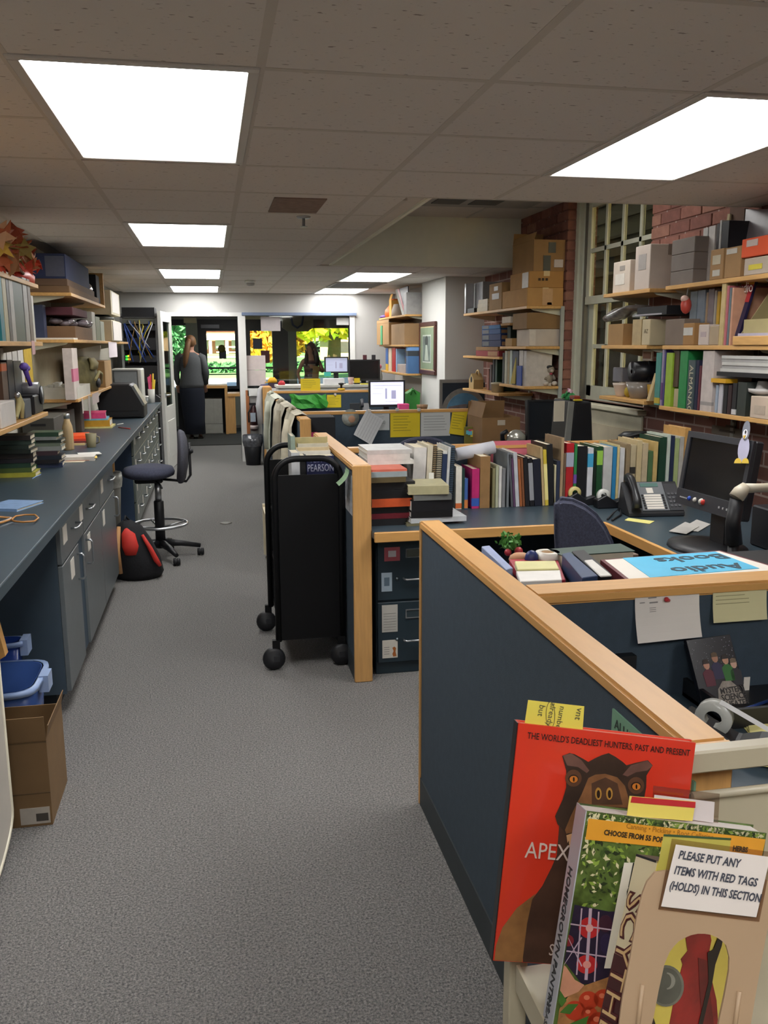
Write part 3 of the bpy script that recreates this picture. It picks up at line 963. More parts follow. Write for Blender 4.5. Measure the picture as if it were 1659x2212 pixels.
part('column_sleeve',MB().lathe([(0.036,0.08),(0.036,0.43),(0.028,0.44)],(CX,CY,0),14),BLACK,ch)
ring = [(CX+0.20*math.cos(2*PI*i/24),CY+0.20*math.sin(2*PI*i/24),0.26) for i in range(25)]
fr = part('foot_ring',MB().tube(ring,0.010,8),STEEL,ch,'chrome foot ring')
for k in range(4):
 a = k*PI/2+0.4
 part('spoke',MB().tube([(CX+0.034*math.cos(a),CY+0.034*math.sin(a),0.235),(CX+0.2*math.cos(a),CY+0.2*math.sin(a),0.26)],0.007,6),STEEL,fr)
for k in range(5):
 a = k*2*PI/5+0.12
 c,s = math.cos(a),math.sin(a)
 leg = part('leg',MB().tube([(CX+0.03*c,CY+0.03*s,0.115),(CX+0.15*c,CY+0.15*s,0.105),(CX+0.29*c,CY+0.29*s,0.075)],[0.03,0.024,0.016],8),BLACK,ch)
 part('caster',MB().lathe([(0.0,-0.026),(0.026,-0.024),(0.028,-0.005),(0.02,0.0),(0.028,0.005),(0.026,0.024),(0.0,0.026)],(CX+0.29*c,CY+0.29*s,0.029),14,ax='X'),BLACKM,leg)
p0,p1 = at(256,1250,Z=0),at(318,1225,Z=0)
bx0,by0 = -0.63,6.0
t = thing('backpack','black and red backpack slumped on the carpet beside the drafting chair','backpack',(bx0+0.08,by0,0))
rs = []
for z,w,d,o in ((0.0,0.145,0.11,0.0),(0.04,0.165,0.125,0.0),(0.14,0.155,0.115,-0.008),(0.26,0.125,0.095,-0.03),(0.36,0.085,0.07,-0.05),(0.40,0.03,0.03,-0.06)):
 rs.append([(bx0+0.09+o+w*math.cos(2*PI*i/18)*(1+0.07*math.sin(5*i)),by0+d*math.sin(2*PI*i/18),z) for i in range(18)])
part('body',MB().rings(rs),mat('121318',0.8,var=0.2,bump=0.5,bscale=60),t)
RED = mat('d8392f',0.7,var=0.12)
part('front_pocket',MB().loft([(bx0+0.055,by0-0.085,0.18,0.045,0.03),(bx0+0.05,by0-0.09,0.24,0.055,0.035),(bx0+0.04,by0-0.07,0.32,0.045,0.03),(bx0+0.03,by0-0.05,0.36,0.015,0.02)],14),RED,t)
part('side_stripe',MB().tube([(bx0+0.13,by0-0.075,0.31),(bx0+0.175,by0-0.08,0.22),(bx0+0.215,by0-0.085,0.13),(bx0+0.235,by0-0.07,0.09)],[0.01,0.016,0.018,0.012],8),RED,t)
part('haul_loop',MB().tube([(bx0+0.01,by0-0.02,0.385),(bx0+0.02,by0,0.43),(bx0+0.05,by0+0.02,0.385)],0.008,6),BLACKM,t)
part('shoulder_strap',MB().tube([(bx0-0.02,by0-0.06,0.37),(bx0-0.035,by0-0.115,0.22),(bx0-0.02,by0-0.12,0.06)],[0.012,0.02,0.014],8),mat('b98c5c',0.8),t)
GRN = ['1e3a2b','2a2320','24302a','1f2622','2b3b33','1d1b22','2f4a38','4a5a2a','a5a23a']
random.seed(11)
def stack(n,x,y,cols,group,where,w=0.155,d=0.21,t0=0.024,rz0=0.0):
 z = CT
 for k in range(n):
  t = t0*random.uniform(0.8,1.2)
  rz = rz0+random.uniform(-0.07,0.07)
  col = cols[k%len(cols)]
  lab = '%s book in %s, %s up from the counter'%(CN.get(col,'dark'),where,ORD[k])
  M = Matrix.Translation((x+random.uniform(-0.012,0.012),y+random.uniform(-0.008,0.008),z))@Matrix.Rotation(rz,4,'Z')@Matrix(((0,0,1,0),(0,1,0,0),(1,0,0,0),(0,0,0,1)))
  book('library_book',lab,M,t,w,d,col,group,band=('dcd9cc',0.08,0.2) if k%2 else ('2f6a3c',0.08,0.2))
  z+= t+0.0003
 return z
CN = {'1e3a2b':'dark green','2a2320':'black-brown','24302a':'greenish black','1f2622':'near-black','2b3b33':'deep green','1d1b22':'black','2f4a38':'mid green','4a5a2a':'olive','a5a23a':'yellow-green','8d918f':'light grey','6f7a6a':'grey-green','23304f':'navy','3b2730':'dark plum','1b2430':'blue-black','c9c3a6':'cream'}
p = at(40,1025,Z=CT)
A_ = ['a5a23a','4a5a2a','1e3a2b','1d1b22','2a2320','1f2622','24302a','2b3b33','2a2320']
stack(9,at(84,1022,Z=CT).x-0.215,at(84,1030,Z=CT).y,A_,'stacked books on the counter','the left counter stack',0.215,0.15)
B_ = ['23304f','1d1b22','1b2430','3b2730','8d918f','6f7a6a','24302a','8d918f','2f4a38','c9c3a6']
stack(9,at(138,1005,Z=CT).x-0.165,at(138,1010,Z=CT).y,B_,'stacked books on the counter','the right counter stack',0.165,0.14,0.021)
p = at(149,972,Z=CT)
t = thing('water_bottle','pale wood-grain water bottle with steel cap standing on the counter','bottle',(p.x,p.y,CT))
h = at(149,893,Y=p.y).z-CT
r = 0.034
part('body',MB().lathe([(r*0.95,CT),(r,CT+0.01),(r,CT+h*0.55),(r*0.9,CT+h*0.66),(r*0.56,CT+h*0.8),(r*0.52,CT+h*0.86)],(p.x,p.y,0),20),mat('b39a72',0.5,var=0.15,scale=6,stretch=(20,20,1)),t)
part('cap',MB().lathe([(r*0.56,CT+h*0.86),(r*0.56,CT+h*0.99),(r*0.4,CT+h)],(p.x,p.y,0),18),STEEL,t)
p = at(198,966,Z=CT)
t = thing('mug','khaki-grey straight mug on the counter in front of orange folders','mug',(p.x,p.y,CT))
r,h = 0.036,at(198,936,Y=p.y).z-CT
part('body',MB().lathe([(r*0.78,CT),(r*0.8,CT+0.004),(r,CT+h),(r*0.93,CT+h),(r*0.74,CT+0.008)],(p.x,p.y,0),20),mat('7c7558',0.6),t)
part('handle',MB().tube([(p.x+r*0.9,p.y,CT+h*0.8),(p.x+r*1.45,p.y,CT+h*0.7),(p.x+r*1.4,p.y,CT+h*0.35),(p.x+r*0.82,p.y,CT+h*0.25)],0.005,6),mat('7c7558',0.6),t)
z = CT
p = at(176,962,Z=CT)
for k,(c,lb) in enumerate([('e3c88e','cream manila folder under the orange folders on the counter'),('6b2f33','maroon folder between cream and orange folders on the counter'),('c8432a','lower red-orange folder in the pile behind the mug'),('f05f2c','top bright orange folder in the pile behind the mug')]):
 M = flat_M(p.x-0.17+0.012*k,p.y+0.02*k,z,0.06*k)
 tt = 0.012 if k!= 3 else 0.02
 book('folder',lb,M,tt,0.19,0.24,c,'folders on the counter',parts=False,cat='folder',pg=PAPER)
 z+= tt+0.0005
p = at(220,925,Z=CT)
z = CT
for k,(c,tt,lb) in enumerate([('d9d08a',0.012,'pale yellow tray at the bottom of the pile beside the black printer'),('c9962a',0.05,'mustard yellow folder pack under the light blue folder on the counter'),('6fb3cf',0.012,'light blue folder beneath the pink folder on the counter'),('e2467c',0.045,'hot pink folder topping the pile beside the black printer')]):
 M = flat_M(p.x-0.17-0.006*k,p.y-0.01+0.012*k,z,0.03*k)
 book('folder',lb,M,tt,0.25-0.01*k,0.30,c,'folders on the counter',parts=False,cat='folder',pg=PAPER)
 z+= tt+0.0005
p = at(240,927,Z=CT)
solo('red_pencil','thin red pencil lying on the counter near the folder pile','pencil',MB().tube([at(256,923,Z=CT+0.005),at(281,926,Z=CT+0.005)],0.004,6),mat('c0392f',0.5))
solo('white_pen','short white pen lying on the counter beside the folder pile','pen',MB().tube([at(253,917,Z=CT+0.005),at(266,915,Z=CT+0.005)],0.004,6),WHITE)
p = at(168,998,Z=CT)
M = flat_M(p.x-0.11,p.y+0.02,CT,0.05)
book('paperback_book','white paperback lying on the counter in front of the wooden bottle',M,0.025,0.20,0.15,'d3cfc8',cat='book')
for k,(u,v,c,lb) in enumerate([(180,997,'e8d9c0','cream envelope'),(190,995,'d9a48f','pinkish envelope'),(205,992,'e5c45a','yellow-edged envelope'),(213,985,'dcdcd6','white envelope')]):
 q = at(u,v,Z=CT)
 Mx = Matrix.Translation((q.x-0.06,q.y+0.02,CT+0.004*k))@Matrix.Rotation(-0.1+0.12*k,4,'Z')
 solo('envelope',lb+' fanned out on the counter in front of the mug','envelope',MB().obox(Mx,-0.06,0.07,-0.05,0.06,0,0.003),mat(c,0.7),'envelopes on the counter')
q = at(35,1098,Z=CT)
Mx = Matrix.Translation((q.x-0.13,q.y-0.03,CT))@Matrix.Rotation(-0.35,4,'Z')
book('booklet','blue and white booklet lying on the near counter by the scissors',Mx@Matrix(((0,0,1,0),(0,1,0,0),(1,0,0,0),(0,0,0,1))),0.012,0.16,0.2,'7f9dc4',cat='booklet')
sc = thing('scissors','scissors with tan looped handles lying at the near end of the counter','scissors',at(50,1118,Z=CT))
SCM = mat('a8763e',0.5)
q0 = at(20,1118,Z=CT+0.012)
lo = [at(u,v,Z=CT+0.012) for u,v in ((25,1122),(34,1115),(55,1112),(76,1112),(83,1119),(74,1126),(50,1128),(30,1126),(25,1122))]
part('handle_loop',MB().tube(lo,0.0035,8),SCM,sc)
lo2 = [at(u,v,Z=CT+0.010) for u,v in ((25,1122),(12,1126),(-4,1131),(-20,1138),(-34,1132),(-22,1122),(0,1117),(25,1119))]
part('handle_loop',MB().tube(lo2,0.0045,8),SCM,sc)
part('blade',MB().tube([at(24,1120,Z=CT+0.008),at(-60,1150,Z=CT+0.004)],[0.006,0.002],6),STEEL,sc)
solo('hair_tie','small light blue band lying on the counter in front of the book stacks','band',MB().tube([at(70,1034,Z=CT+0.003),at(78,1029,Z=CT+0.003),at(88,1025,Z=CT+0.003)],0.002,6),mat('8fb0e0',0.5))
PY = 7.55
p = at(262,904,Z=CT)
PY = p.y
x0,x1 = at(216,880,Y=PY).x,at(311,880,Y=PY).x
zt = at(260,830,Y=PY).z
t = thing('printer','bulky black printer on the far end of the left counter','printer',((x0+x1)/2,PY,CT))
part('body',MB().prism([(x0,PY,CT),(x1,PY,CT),(x1,PY,CT+0.11),(x1-0.09,PY,zt-0.02),(x1-0.12,PY,zt),(x0+0.07,PY,zt),(x0-0.03,PY,CT+0.17)],(0,0.42,0)),BLACK,t,bevel=0.01)
part('control_panel',MB().prism([(x1-0.10,PY-0.005,zt-0.03),(x1-0.01,PY-0.005,CT+0.115),(x1+0.01,PY-0.005,CT+0.125),(x1-0.085,PY-0.005,zt-0.01)],(0,0.3,0)),mat('7d8388',0.3),t)
part('output_tray',MB().box(x0+0.05,x1-0.03,PY-0.03,PY,CT+0.02,CT+0.035),BLACKM,t)
part('paper_slot',MB().box(x0+0.06,x1-0.05,PY-0.002,PY,CT+0.06,CT+0.075),mat('050506',0.6),t)
GY = PY+0.62
x0,x1 = at(246,830,Y=GY).x,at(307,830,Y=GY).x
t = thing('desktop_scanner','grey boxy machine behind the black printer on the counter','machine',((x0+x1)/2,GY,CT))
part('body',MB().box(x0,x1-0.04,GY,GY+0.35,CT,at(275,800,Y=GY).z),mat('84898b',0.5),t,bevel=0.008)
part('side_cover',MB().box(x1-0.04,x1,GY-0.01,GY+0.35,CT+0.02,at(275,797,Y=GY).z),mat('b3b4ae',0.4),t,bevel=0.008)
part('lid',MB().box(x0-0.01,x1-0.04,GY-0.01,GY+0.35,at(275,800,Y=GY).z,at(275,797,Y=GY).z),mat('b9bbb6',0.4),t)
p = at(327,862,Z=CT)
p.y = min(p.y,10.6)
p.x = at(327,850,Y=p.y).x
t = thing('pen_cup','white pen cup holding pink, red and yellow pens by the far counter edge','cup',(p.x,p.y,CT))
part('cup',MB().lathe([(0.035,CT),(0.04,CT+0.16),(0.036,CT+0.16),(0.03,CT+0.01)],(p.x,p.y,0),16),WHITE,t)
for k,(c,dx,h) in enumerate([('e05a86',-0.03,0.30),('d83a3a',0.0,0.33),('e8c93a',0.03,0.34),('d6578a',-0.015,0.31),('e8c93a',0.045,0.27)]):
 part('pen',MB().tube([(p.x+dx*0.4,p.y,CT+0.02),(p.x+dx,p.y+0.01,CT+h)],0.009,6),mat(c,0.5),t)
q = at(313,868,Z=CT)
q.y = min(q.y,10.5)
q.x = at(313,850,Y=q.y).x
t = thing('jar','clear lidded jar of small items beside the pen cup','jar',(q.x,q.y,CT))
part('body',MB().lathe([(0.035,CT),(0.037,CT+0.07)],(q.x,q.y,0),16),mat('9a9e9a',0.15,alpha=0.8),t)
part('lid',MB().lathe([(0.039,CT+0.07),(0.039,CT+0.085),(0.03,CT+0.088)],(q.x,q.y,0),16),WHITE,t)
q = Vector((at(337,860,Y=10.72).x,10.72,CT))
solo('tape_dispenser','black tape dispenser at the far end of the counter by the pen cup','tape dispenser',MB().prism([(q.x-0.05,q.y,CT),(q.x+0.05,q.y,CT),(q.x+0.045,q.y,CT+0.05),(q.x,q.y,CT+0.085),(q.x-0.04,q.y,CT+0.05)],(0,0.06,0)),BLACK)
# PARTITIONS
def partition(label,x0,x1,y0,y1,zt,posts=(),cap_m=None,cat='partition',base=True,cap_over=0.008,capz=0.028,name='cubicle_partition'):
 t = thing(name,label,cat,((x0+x1)/2,(y0+y1)/2,0),'cubicle partitions')
 part('fabric_panel',MB().box(x0,x1,y0,y1,0.10,zt-capz),PANEL,t)
 if base:
  part('base_strip',MB().box(x0-0.004,x1+0.004,y0,y1,0.0,0.10),mat('2f363a',0.6,var=0.05),t)
 part('top_cap',MB().box(x0-cap_over,x1+cap_over,y0-(cap_over if y1-y0<x1-x0 else 0),y1+(cap_over if y1-y0<x1-x0 else 0),zt-capz,zt),cap_m or (WOODY if y1-y0>x1-x0 else WOODX),t,bevel=0.006,seg=2)
 for (a,b,c,d) in posts:
  part('end_post',MB().box(a,b,c,d,0,zt-0.0005),WOOD,t,bevel=0.004)
 return t
partition('near wooden-capped slate fabric partition running along the aisle with a green name plate',0.652,0.706,1.05,2.68,1.0,posts=((0.644,0.714,1.035,1.052),(0.644,0.714,2.68,2.69)))
partition('slate fabric cross partition with pinned notes behind the near desk',0.715,2.55,1.81,1.885,1.0)
partition('slate aisle partition with a broad wooden end post beside the black book cart',0.612,0.683,3.83,5.35,1.03,posts=((0.605,0.690,3.81,3.832),))
partition('cross partition carrying the row of standing books and binders',0.695,2.75,4.48,4.545,1.03)
partition('slate aisle partition with pale jackets hung over its wooden cap',0.634,0.70,6.40,10.30,1.03,posts=((0.626,0.708,6.38,6.402),))
partition('cross partition with yellow and white sheets clipped to its face',0.712,2.36,7.07,7.135,1.03)
partition('far cross partition with a crumpled green cloth and yellow sheet on its face',0.70,2.36,10.38,10.44,1.03)
partition('short far partition ending in a tall wooden post beside the lined wastebasket',0.655,0.76,11.50,11.93,1.03,posts=((0.648,0.768,11.48,11.505),))
PX = 0.650
zc = 0.93
a0,a1 = at(1325,1530,X=PX),at(1325,1575,X=PX)
npl = thing('name_plate','green name plate with black lettering on the side of the near partition','sign',(PX,1.2,0.93))
ya,yb = a0.y,a0.y-0.26
zt,zb = a0.z,at(1325,1572,X=PX).z
part('plate',MB().box(PX-0.002,PX+0.001,yb,ya,zb-0.012,zt),mat('6f9a80',0.6,var=0.04),npl)
ML = Matrix(((0,1,0,PX-0.0026),(-1,0,0,ya-0.012),(0,0,1,zt-0.030),(0,0,0,1)))
INK = mat('23302b',0.7,var=0)
lettering('ALLISON BE',ML,0.026,INK,npl)
ML2 = ML.copy()
ML2.translation+= Vector((0,-0.026,-0.028))
lettering('TECH',ML2,0.026,INK,npl)
YP = 1.808
def pin_note(label,u0,v0,u1,v1,Y,col,tilt=0,curl=0.012,lines=None,group=None,name='note',lc='7d7a78',eps=0.0015,cat='paper'):
 p0,p1 = at(u0,v0,Y=Y),at(u1,v1,Y=Y)
 c,s = math.cos(tilt),math.sin(tilt)
 return sheet(name,label,(p0.x,Y-eps,p0.z),(c,0,s),(-s,0,c),p1.x-p0.x,p0.z-p1.z,col,group,cat,curl,lines,lc=lc)
n1 = pin_note('white note held by a red pin on the cross partition behind the near desk',1371,1285,1503,1374,YP,'d8d2cc',0.03,0.02,[(0.2,0.08,0.13,0.025),(0.22,0.18,0.13,0.03),(0.07,0.17,0.08,0.02),(0.22,0.3,0.1,0.012),(0.22,0.34,0.1,0.012),(0.22,0.38,0.1,0.012)])
n2 = pin_note('pale yellow lined note hanging at the right end of the cross partition',1540,1266,1650,1334,YP,'c9c39a',0.0,0.012,text_rows(5,0.05,0.8,0.06,0.6,3,0.18),lc='8b8763')
q = at(1440,1295,Y=YP-0.008)
pn = thing('push_pin','red push pin holding the white note on the cross partition','pin',q)
part('head',MB().ball(q,0.006,n=10),mat('b8232c',0.3),pn)
part('neck',MB().tube([q,(q.x+0.008,YP-0.004,q.z-0.004)],[0.003,0.0045],8),mat('b8232c',0.3),pn)
nd = thing('desk','slate desktop with wooden edge close to the camera behind the beige cart rail','desk',(1.5,1.3,0.73))
part('top',MB().box(0.72,2.5,1.06,1.80,0.70,0.73),LAM,nd)
part('front_edge',MB().box(0.72,2.5,1.052,1.06,0.695,0.731),WOODX,nd)
part('side_panel',MB().box(0.73,0.76,1.08,1.75,0,0.70),WOOD,nd)
part('side_panel',MB().box(2.4,2.43,1.08,1.75,0,0.70),CABB,nd)
P0,P1,P2 = at(1482,1383,Y=1.775),at(1577,1370,Y=1.775),at(1515,1528,Y=1.70)
Mx = frame3(P0,P1-P0,P0-P2)
wv,hv = (P1-P0).length,0.19
dv = thing('disc_case','black starry disc case with a printed grey rock and people, leaning on the cross partition','disc case',P0)
part('case',MB().obox(Mx,0,wv,0,0.014,-hv,0),mat('14121a',0.25,var=0.1),dv,bevel=0.001)
st = MB()
random.seed(5)
for k in range(60):
 a,b = random.uniform(0.02,0.98)*wv,-random.uniform(0.02,0.36)*hv
 s = random.uniform(0.0006,0.0013)
 st.obox(Mx,a,a+s,-0.0006,0,b,b+s)
part('stars',st,mat('a9a6b0',0.6),dv)
pk = MB()
rk = [(0.38,-1.0),(0.36,-0.80),(0.42,-0.64),(0.56,-0.55),(0.74,-0.56),(0.88,-0.66),(0.96,-0.80),(0.98,-1.0)]
part('printed_rock',MB().prism([Mx@Vector((a*wv,-0.0004,b*hv)) for a,b in rk],Mx.to_3x3()@Vector((0,-0.0006,0))),mat('8e857c',0.7,var=0.25,scale=120),dv)
for (a,b,skin,top,hair) in [(0.30,-0.33,'b98670','5a2230','2a1c18'),(0.52,-0.26,'a97a62','2c2748','5a4630'),(0.74,-0.30,'b98a70','2f6a2c','1f1512'),(0.90,-0.36,'c09a86','1d1c24','6b5a48')]:
 mb = MB()
 o = Mx@Vector((a*wv,-0.0008,b*hv))
 mb.prism([Mx@Vector((a*wv+0.008*math.cos(t*PI/5),-0.0006,b*hv+0.0115*math.sin(t*PI/5))) for t in range(10)],Mx.to_3x3()@Vector((0,-0.0004,0)),0)
 mb.prism([Mx@Vector((a*wv+x,-0.0004,b*hv+z)) for x,z in ((-0.012,-0.05),(0.012,-0.05),(0.014,-0.018),(0.004,-0.010),(-0.004,-0.010),(-0.014,-0.018))],Mx.to_3x3()@Vector((0,-0.0004,0)),1)
 mb.prism([Mx@Vector((a*wv+x,-0.0008,b*hv+z)) for x,z in ((-0.008,0.002),(0.008,0.002),(0.007,0.011),(0,0.0135),(-0.007,0.011))],Mx.to_3x3()@Vector((0,-0.0004,0)),2)
 part('printed_person',mb,[mat(skin,0.6),mat(top,0.6),mat(hair,0.6)],dv)
for k,(w_,x_,sz) in enumerate([('MYSTERY',0.45,0.0185),('SCIENCE',0.44,0.02),('THEATER',0.43,0.02),('3000',0.52,0.02)]):
 lettering(w_,Mx@Matrix.Translation((x_*wv,-0.0016,(-0.70-0.085*k)*hv)),sz,mat('2a2624',0.6,var=0),dv,bold=0.0004,wide=0.8)
q0,q1 = at(1605,1462,Y=1.77),at(1620,1505,Y=1.76)
solo('paper_slip','narrow white slip standing beside the starry disc case','paper',MB().box(q0.x,q0.x+0.016,1.765,1.767,q1.z-0.02,q0.z),PAPER)
p0 = at(1520,1530,Y=1.62)
tr = thing('desk_tray','long black desk tray under the disc case at the cross partition foot','tray',(1.4,1.7,0.73))
part('floor',MB().box(1.08,1.72,1.60,1.79,0.731,0.74),BLACK,tr)
part('rim',MB().box(1.08,1.72,1.595,1.605,0.731,0.775).box(1.08,1.09,1.605,1.79,0.731,0.775).box(1.71,1.72,1.605,1.79,0.731,0.775),BLACK,tr)
part('divider',MB().box(1.36,1.37,1.605,1.79,0.74,0.77),BLACK,tr)
q = at(1575,1590,Z=0.73)
td = thing('tape_dispenser','black tape dispenser with clear tape beside the end of the near partition','tape dispenser',(1.02,1.46,0.73))
Md = Matrix.Translation((1.015,1.50,0.731))@Matrix.Rotation(-0.75,4,'Z')
part('body',MB().prism([Md@Vector(v) for v in ((-0.09,-0.03,0),(0.09,-0.03,0),(0.095,-0.03,0.055),(0.06,-0.03,0.05),(0.02,-0.03,0.035),(-0.02,-0.03,0.05),(-0.085,-0.03,0.075))],Md.to_3x3()@Vector((0,0.06,0))),BLACK,td,bevel=0.004)
part('tape_roll',MB().lathe([(0.017,-0.012),(0.037,-0.012),(0.037,0.012),(0.017,0.012),(0.017,-0.012)],(0,0,0),20,ax='Y',cap=False),mat('c9c9c2',0.2,alpha=0.75),td).matrix_basis = Md@Matrix.Translation((-0.03,0,0.07))@Matrix.Identity(4)
part('tape_strip',MB()._add([Md@Vector(v) for v in ((-0.02,-0.012,0.106),(-0.02,0.012,0.106),(0.088,0.012,0.062),(0.088,-0.012,0.062))],[(0,1,2,3)]),mat('c4c6c6',0.15),td)
part('cutter',MB().obox(Md,0.084,0.096,-0.016,0.016,0.054,0.062),STEEL,td)
Mp = Matrix.Translation((1.20,1.52,0.731))@Matrix.Rotation(-0.25,4,'Z')
for k in range(3):
 Mk = Mp@Matrix.Rotation(-0.12*k,4,'Z')
 solo('yellow_paper',['lowest pale yellow sheet lying on the near desk beside the tape dispenser','middle pale yellow sheet on the near desk pile','top pale yellow sheet on the near desk pile with a curled corner'][k],'paper',MB().obox(Mk,-0.10,0.16,-0.16,0.06,0.002*k,0.002*k+0.0012),mat(['d8cf86','ddd48c','e3d992'][k],0.8),'yellow sheets on the near desk')
solo('blue_pen','dark blue pen resting across the black desk tray','pen',MB().tube([at(1595,1537,Y=1.62),at(1665,1512,Y=1.70)],0.004,6),mat('25407f',0.3))
q = at(1358,1418,Y=1.80)
solo('wall_switch_box','small black box fixed to the cross partition low behind the aisle cap','box',MB().box(q.x-0.03,q.x+0.013,1.785,1.81,q.z-0.05,q.z+0.006),BLACKM)
# low bookcase top behind the cross partition
bc = thing('low_bookcase','low dark bookcase loaded with trays and binders behind the cross partition','bookcase',(1.3,2.2,0))
ZB = 0.90
part('top',MB().box(0.73,2.0,1.90,2.46,ZB-0.03,ZB),BLACKM,bc)
part('side_panel',MB().box(0.73,0.76,1.90,2.46,0,ZB-0.03).box(1.97,2.0,1.90,2.46,0,ZB-0.03),CABB,bc)
part('back_panel',MB().box(0.76,1.97,1.90,1.92,0,ZB-0.03),CABB,bc)
part('shelf',MB().box(0.76,1.97,1.92,2.44,0.42,0.45),CABB,bc)
ZS = 0.925
c = [at(1297,1204,Z=ZS+0.02),at(1556,1184,Z=ZS+0.02),at(1715,1230,Z=ZS+0.02),at(1372,1262,Z=ZS+0.02)]
sb = thing('sign_board','maroon-bordered board with a blue sheet reading Audio Books, lying behind the cross partition','sign',c[0])
for p in c:
 p.z = ZS
part('board',MB().prism([(p.x,p.y,ZB+0.001) for p in c],(0,0,ZS-ZB+0.012)),mat('5e1f28',0.5),sb)
cc = (c[0]+c[1]+c[2]+c[3])/4
part('white_mat',MB().prism([(cc.x+(p.x-cc.x)*0.95,cc.y+(p.y-cc.y)*0.93,ZS+0.0125) for p in c],(0,0,0.0012)),PAPER,sb)
bl = [at(1345,1206,Z=ZS+0.014),at(1545,1192,Z=ZS+0.014),at(1640,1228,Z=ZS+0.014),at(1405,1248,Z=ZS+0.014)]
part('blue_sheet',MB().prism(bl,(0,0,0.001)),mat('4fb3d9',0.45,var=0.04),sb)
ex = (bl[0]-bl[1]).normalized()
ez = Vector((0,0,1)).cross(ex)*-1
Ms = frame3((0,0,0),ex,ez)
Ms.translation = at(1557,1196,Z=ZS+0.0158)
if (Ms.to_3x3()@Vector((0,-1,0))).z<0:
 Ms = frame3((0,0,0),ex,-ez)
 Ms.translation = at(1557,1196,Z=ZS+0.0158)
SI = mat('123a4a',0.6,var=0)
lettering('Books',Ms,0.08,SI,sb,bold=0.0015,wide=1.15)
Ms2 = Ms.copy()
Ms2.translation = at(1592,1216,Z=ZS+0.0158)
lettering('Audio',Ms2,0.08,SI,sb,bold=0.0015,wide=1.15)
def lay(label,quad,z0,z1,col,name='binder',cat='binder',group=None,zref=None,rough=0.5):
 pts = [at(u,v,Z=z1) for u,v in quad]
 t = thing(name,label,cat,(pts[0].x,pts[0].y,z0),group)
 return t,pts
def slab(label,name,cat,quad,z0,z1,col,pages=None,group=None):
 t,pts = lay(label,quad,z0,z1,col,name,cat,group)
 m = mat(col,0.45,var=0.08)
 if pages:
  c = sum(pts,Vector())/4
  part('cover',MB().prism([(p.x,p.y,z1-0.003) for p in pts],(0,0,0.003)).prism([(p.x,p.y,z0) for p in pts],(0,0,0.003)),m,t)
  part('pages',MB().prism([(c.x+(p.x-c.x)*0.96,c.y+(p.y-c.y)*0.96,z0+0.003) for p in pts],(0,0,z1-z0-0.006)),mat(pages,0.8),t)
 else:
  part('body',MB().prism([(p.x,p.y,z0) for p in pts],(0,0,z1-z0)),m,t,bevel=0.002)
 return t
slab('dark green hardback lying behind the tray at the back of the bookcase top','hardback_book','book',[(1183,1186),(1340,1174),(1372,1190),(1215,1200)],ZB,0.945,'33473d','cfc9b4')
slab('brown patterned flat box beside the dark green hardback','flat_box','box',[(1268,1188),(1345,1184),(1380,1197),(1290,1204)],ZB,0.93,'7a6658')
slab('small yellow sticky note on the brown flat box','sticky_note','paper',[(1310,1190),(1338,1188),(1344,1193),(1314,1195)],0.9305,0.932,'e8dc8a')
slab('dark blue clear-sided tray standing left of the Audio Books board','file_tray','tray',[(1214,1196),(1232,1192),(1292,1243),(1258,1248)],ZB,0.955,'2f4263')
slab('black divider beside the dark blue tray on the bookcase top','divider','divider',[(1235,1190),(1262,1187),(1322,1240),(1294,1243)],ZB,0.95,'17171b')
slab('white folded papers between the black divider and the Audio Books board','papers','paper',[(1262,1210),(1280,1208),(1322,1242),(1297,1244)],0.951,0.956,'d0ccc6')
t = slab('red tray holding yellow pads and white papers at the corner of the partitions','red_tray','tray',[(1100,1208),(1205,1207),(1222,1252),(1130,1256)],ZB,0.925,'9c2230')
slab('pale yellow note pads lying in the red tray','note_pads','paper',[(1112,1212),(1200,1211),(1208,1228),(1118,1230)],0.926,0.945,'ccc68c')
slab('white lined slips in front of the yellow pads in the red tray','paper_slips','paper',[(1115,1233),(1210,1231),(1214,1252),(1124,1256)],0.926,0.94,'d9d5d0')
slab('blue-white file folders leaning at the partition corner','file_folder','folder',[(1040,1180),(1058,1178),(1108,1226),(1094,1230)],ZB,0.945,'8b97b8')
q = at(1152,1203,Z=ZB)
q.y = min(q.y,2.41)
tp = thing('tape_roll','white roll of tape standing on the bookcase top behind the red tray','tape roll',(q.x,q.y,ZB))
part('roll',MB().lathe([(0.02,ZB),(0.036,ZB),(0.036,ZB+0.045),(0.02,ZB+0.045),(0.02,ZB)],(q.x,q.y,0),20,cap=False),mat('d6d2c8',0.4),tp)
part('core',MB().lathe([(0.019,ZB),(0.019,ZB+0.044)],(q.x,q.y,0),16),mat('8a6a45',0.8),tp)
q = at(1148,1212,Z=ZB+0.02)
solo('blue_clip','navy blue clip lying by the white tape roll','clip',MB().ball((q.x,q.y,ZB+0.028),0.022,0.016,0.026),mat('202f66',0.4))
q = at(1122,1208,Z=ZB+0.02)
solo('skin_tone_eraser','tan rounded eraser lying by the green sprigs','eraser',MB().ball((q.x,q.y,ZB+0.022),0.035,0.02,0.02),mat('b98a66',0.6))
q = at(1100,1200,Z=ZB)
sp = thing('artificial_sprig','tiny green sprig with red berries on the bookcase top','plant',(q.x,q.y,ZB))
part('leaves',leaves(60,(q.x,q.y,ZB+0.045),(0.045,0.04,0.03),0.014,4),mat('4f8a3a',0.6,var=0.2),sp)
part('berries',MB().ball((q.x+0.02,q.y-0.03,ZB+0.02),0.014).ball((q.x-0.015,q.y-0.03,ZB+0.018),0.012),mat('b4303a',0.4),sp)
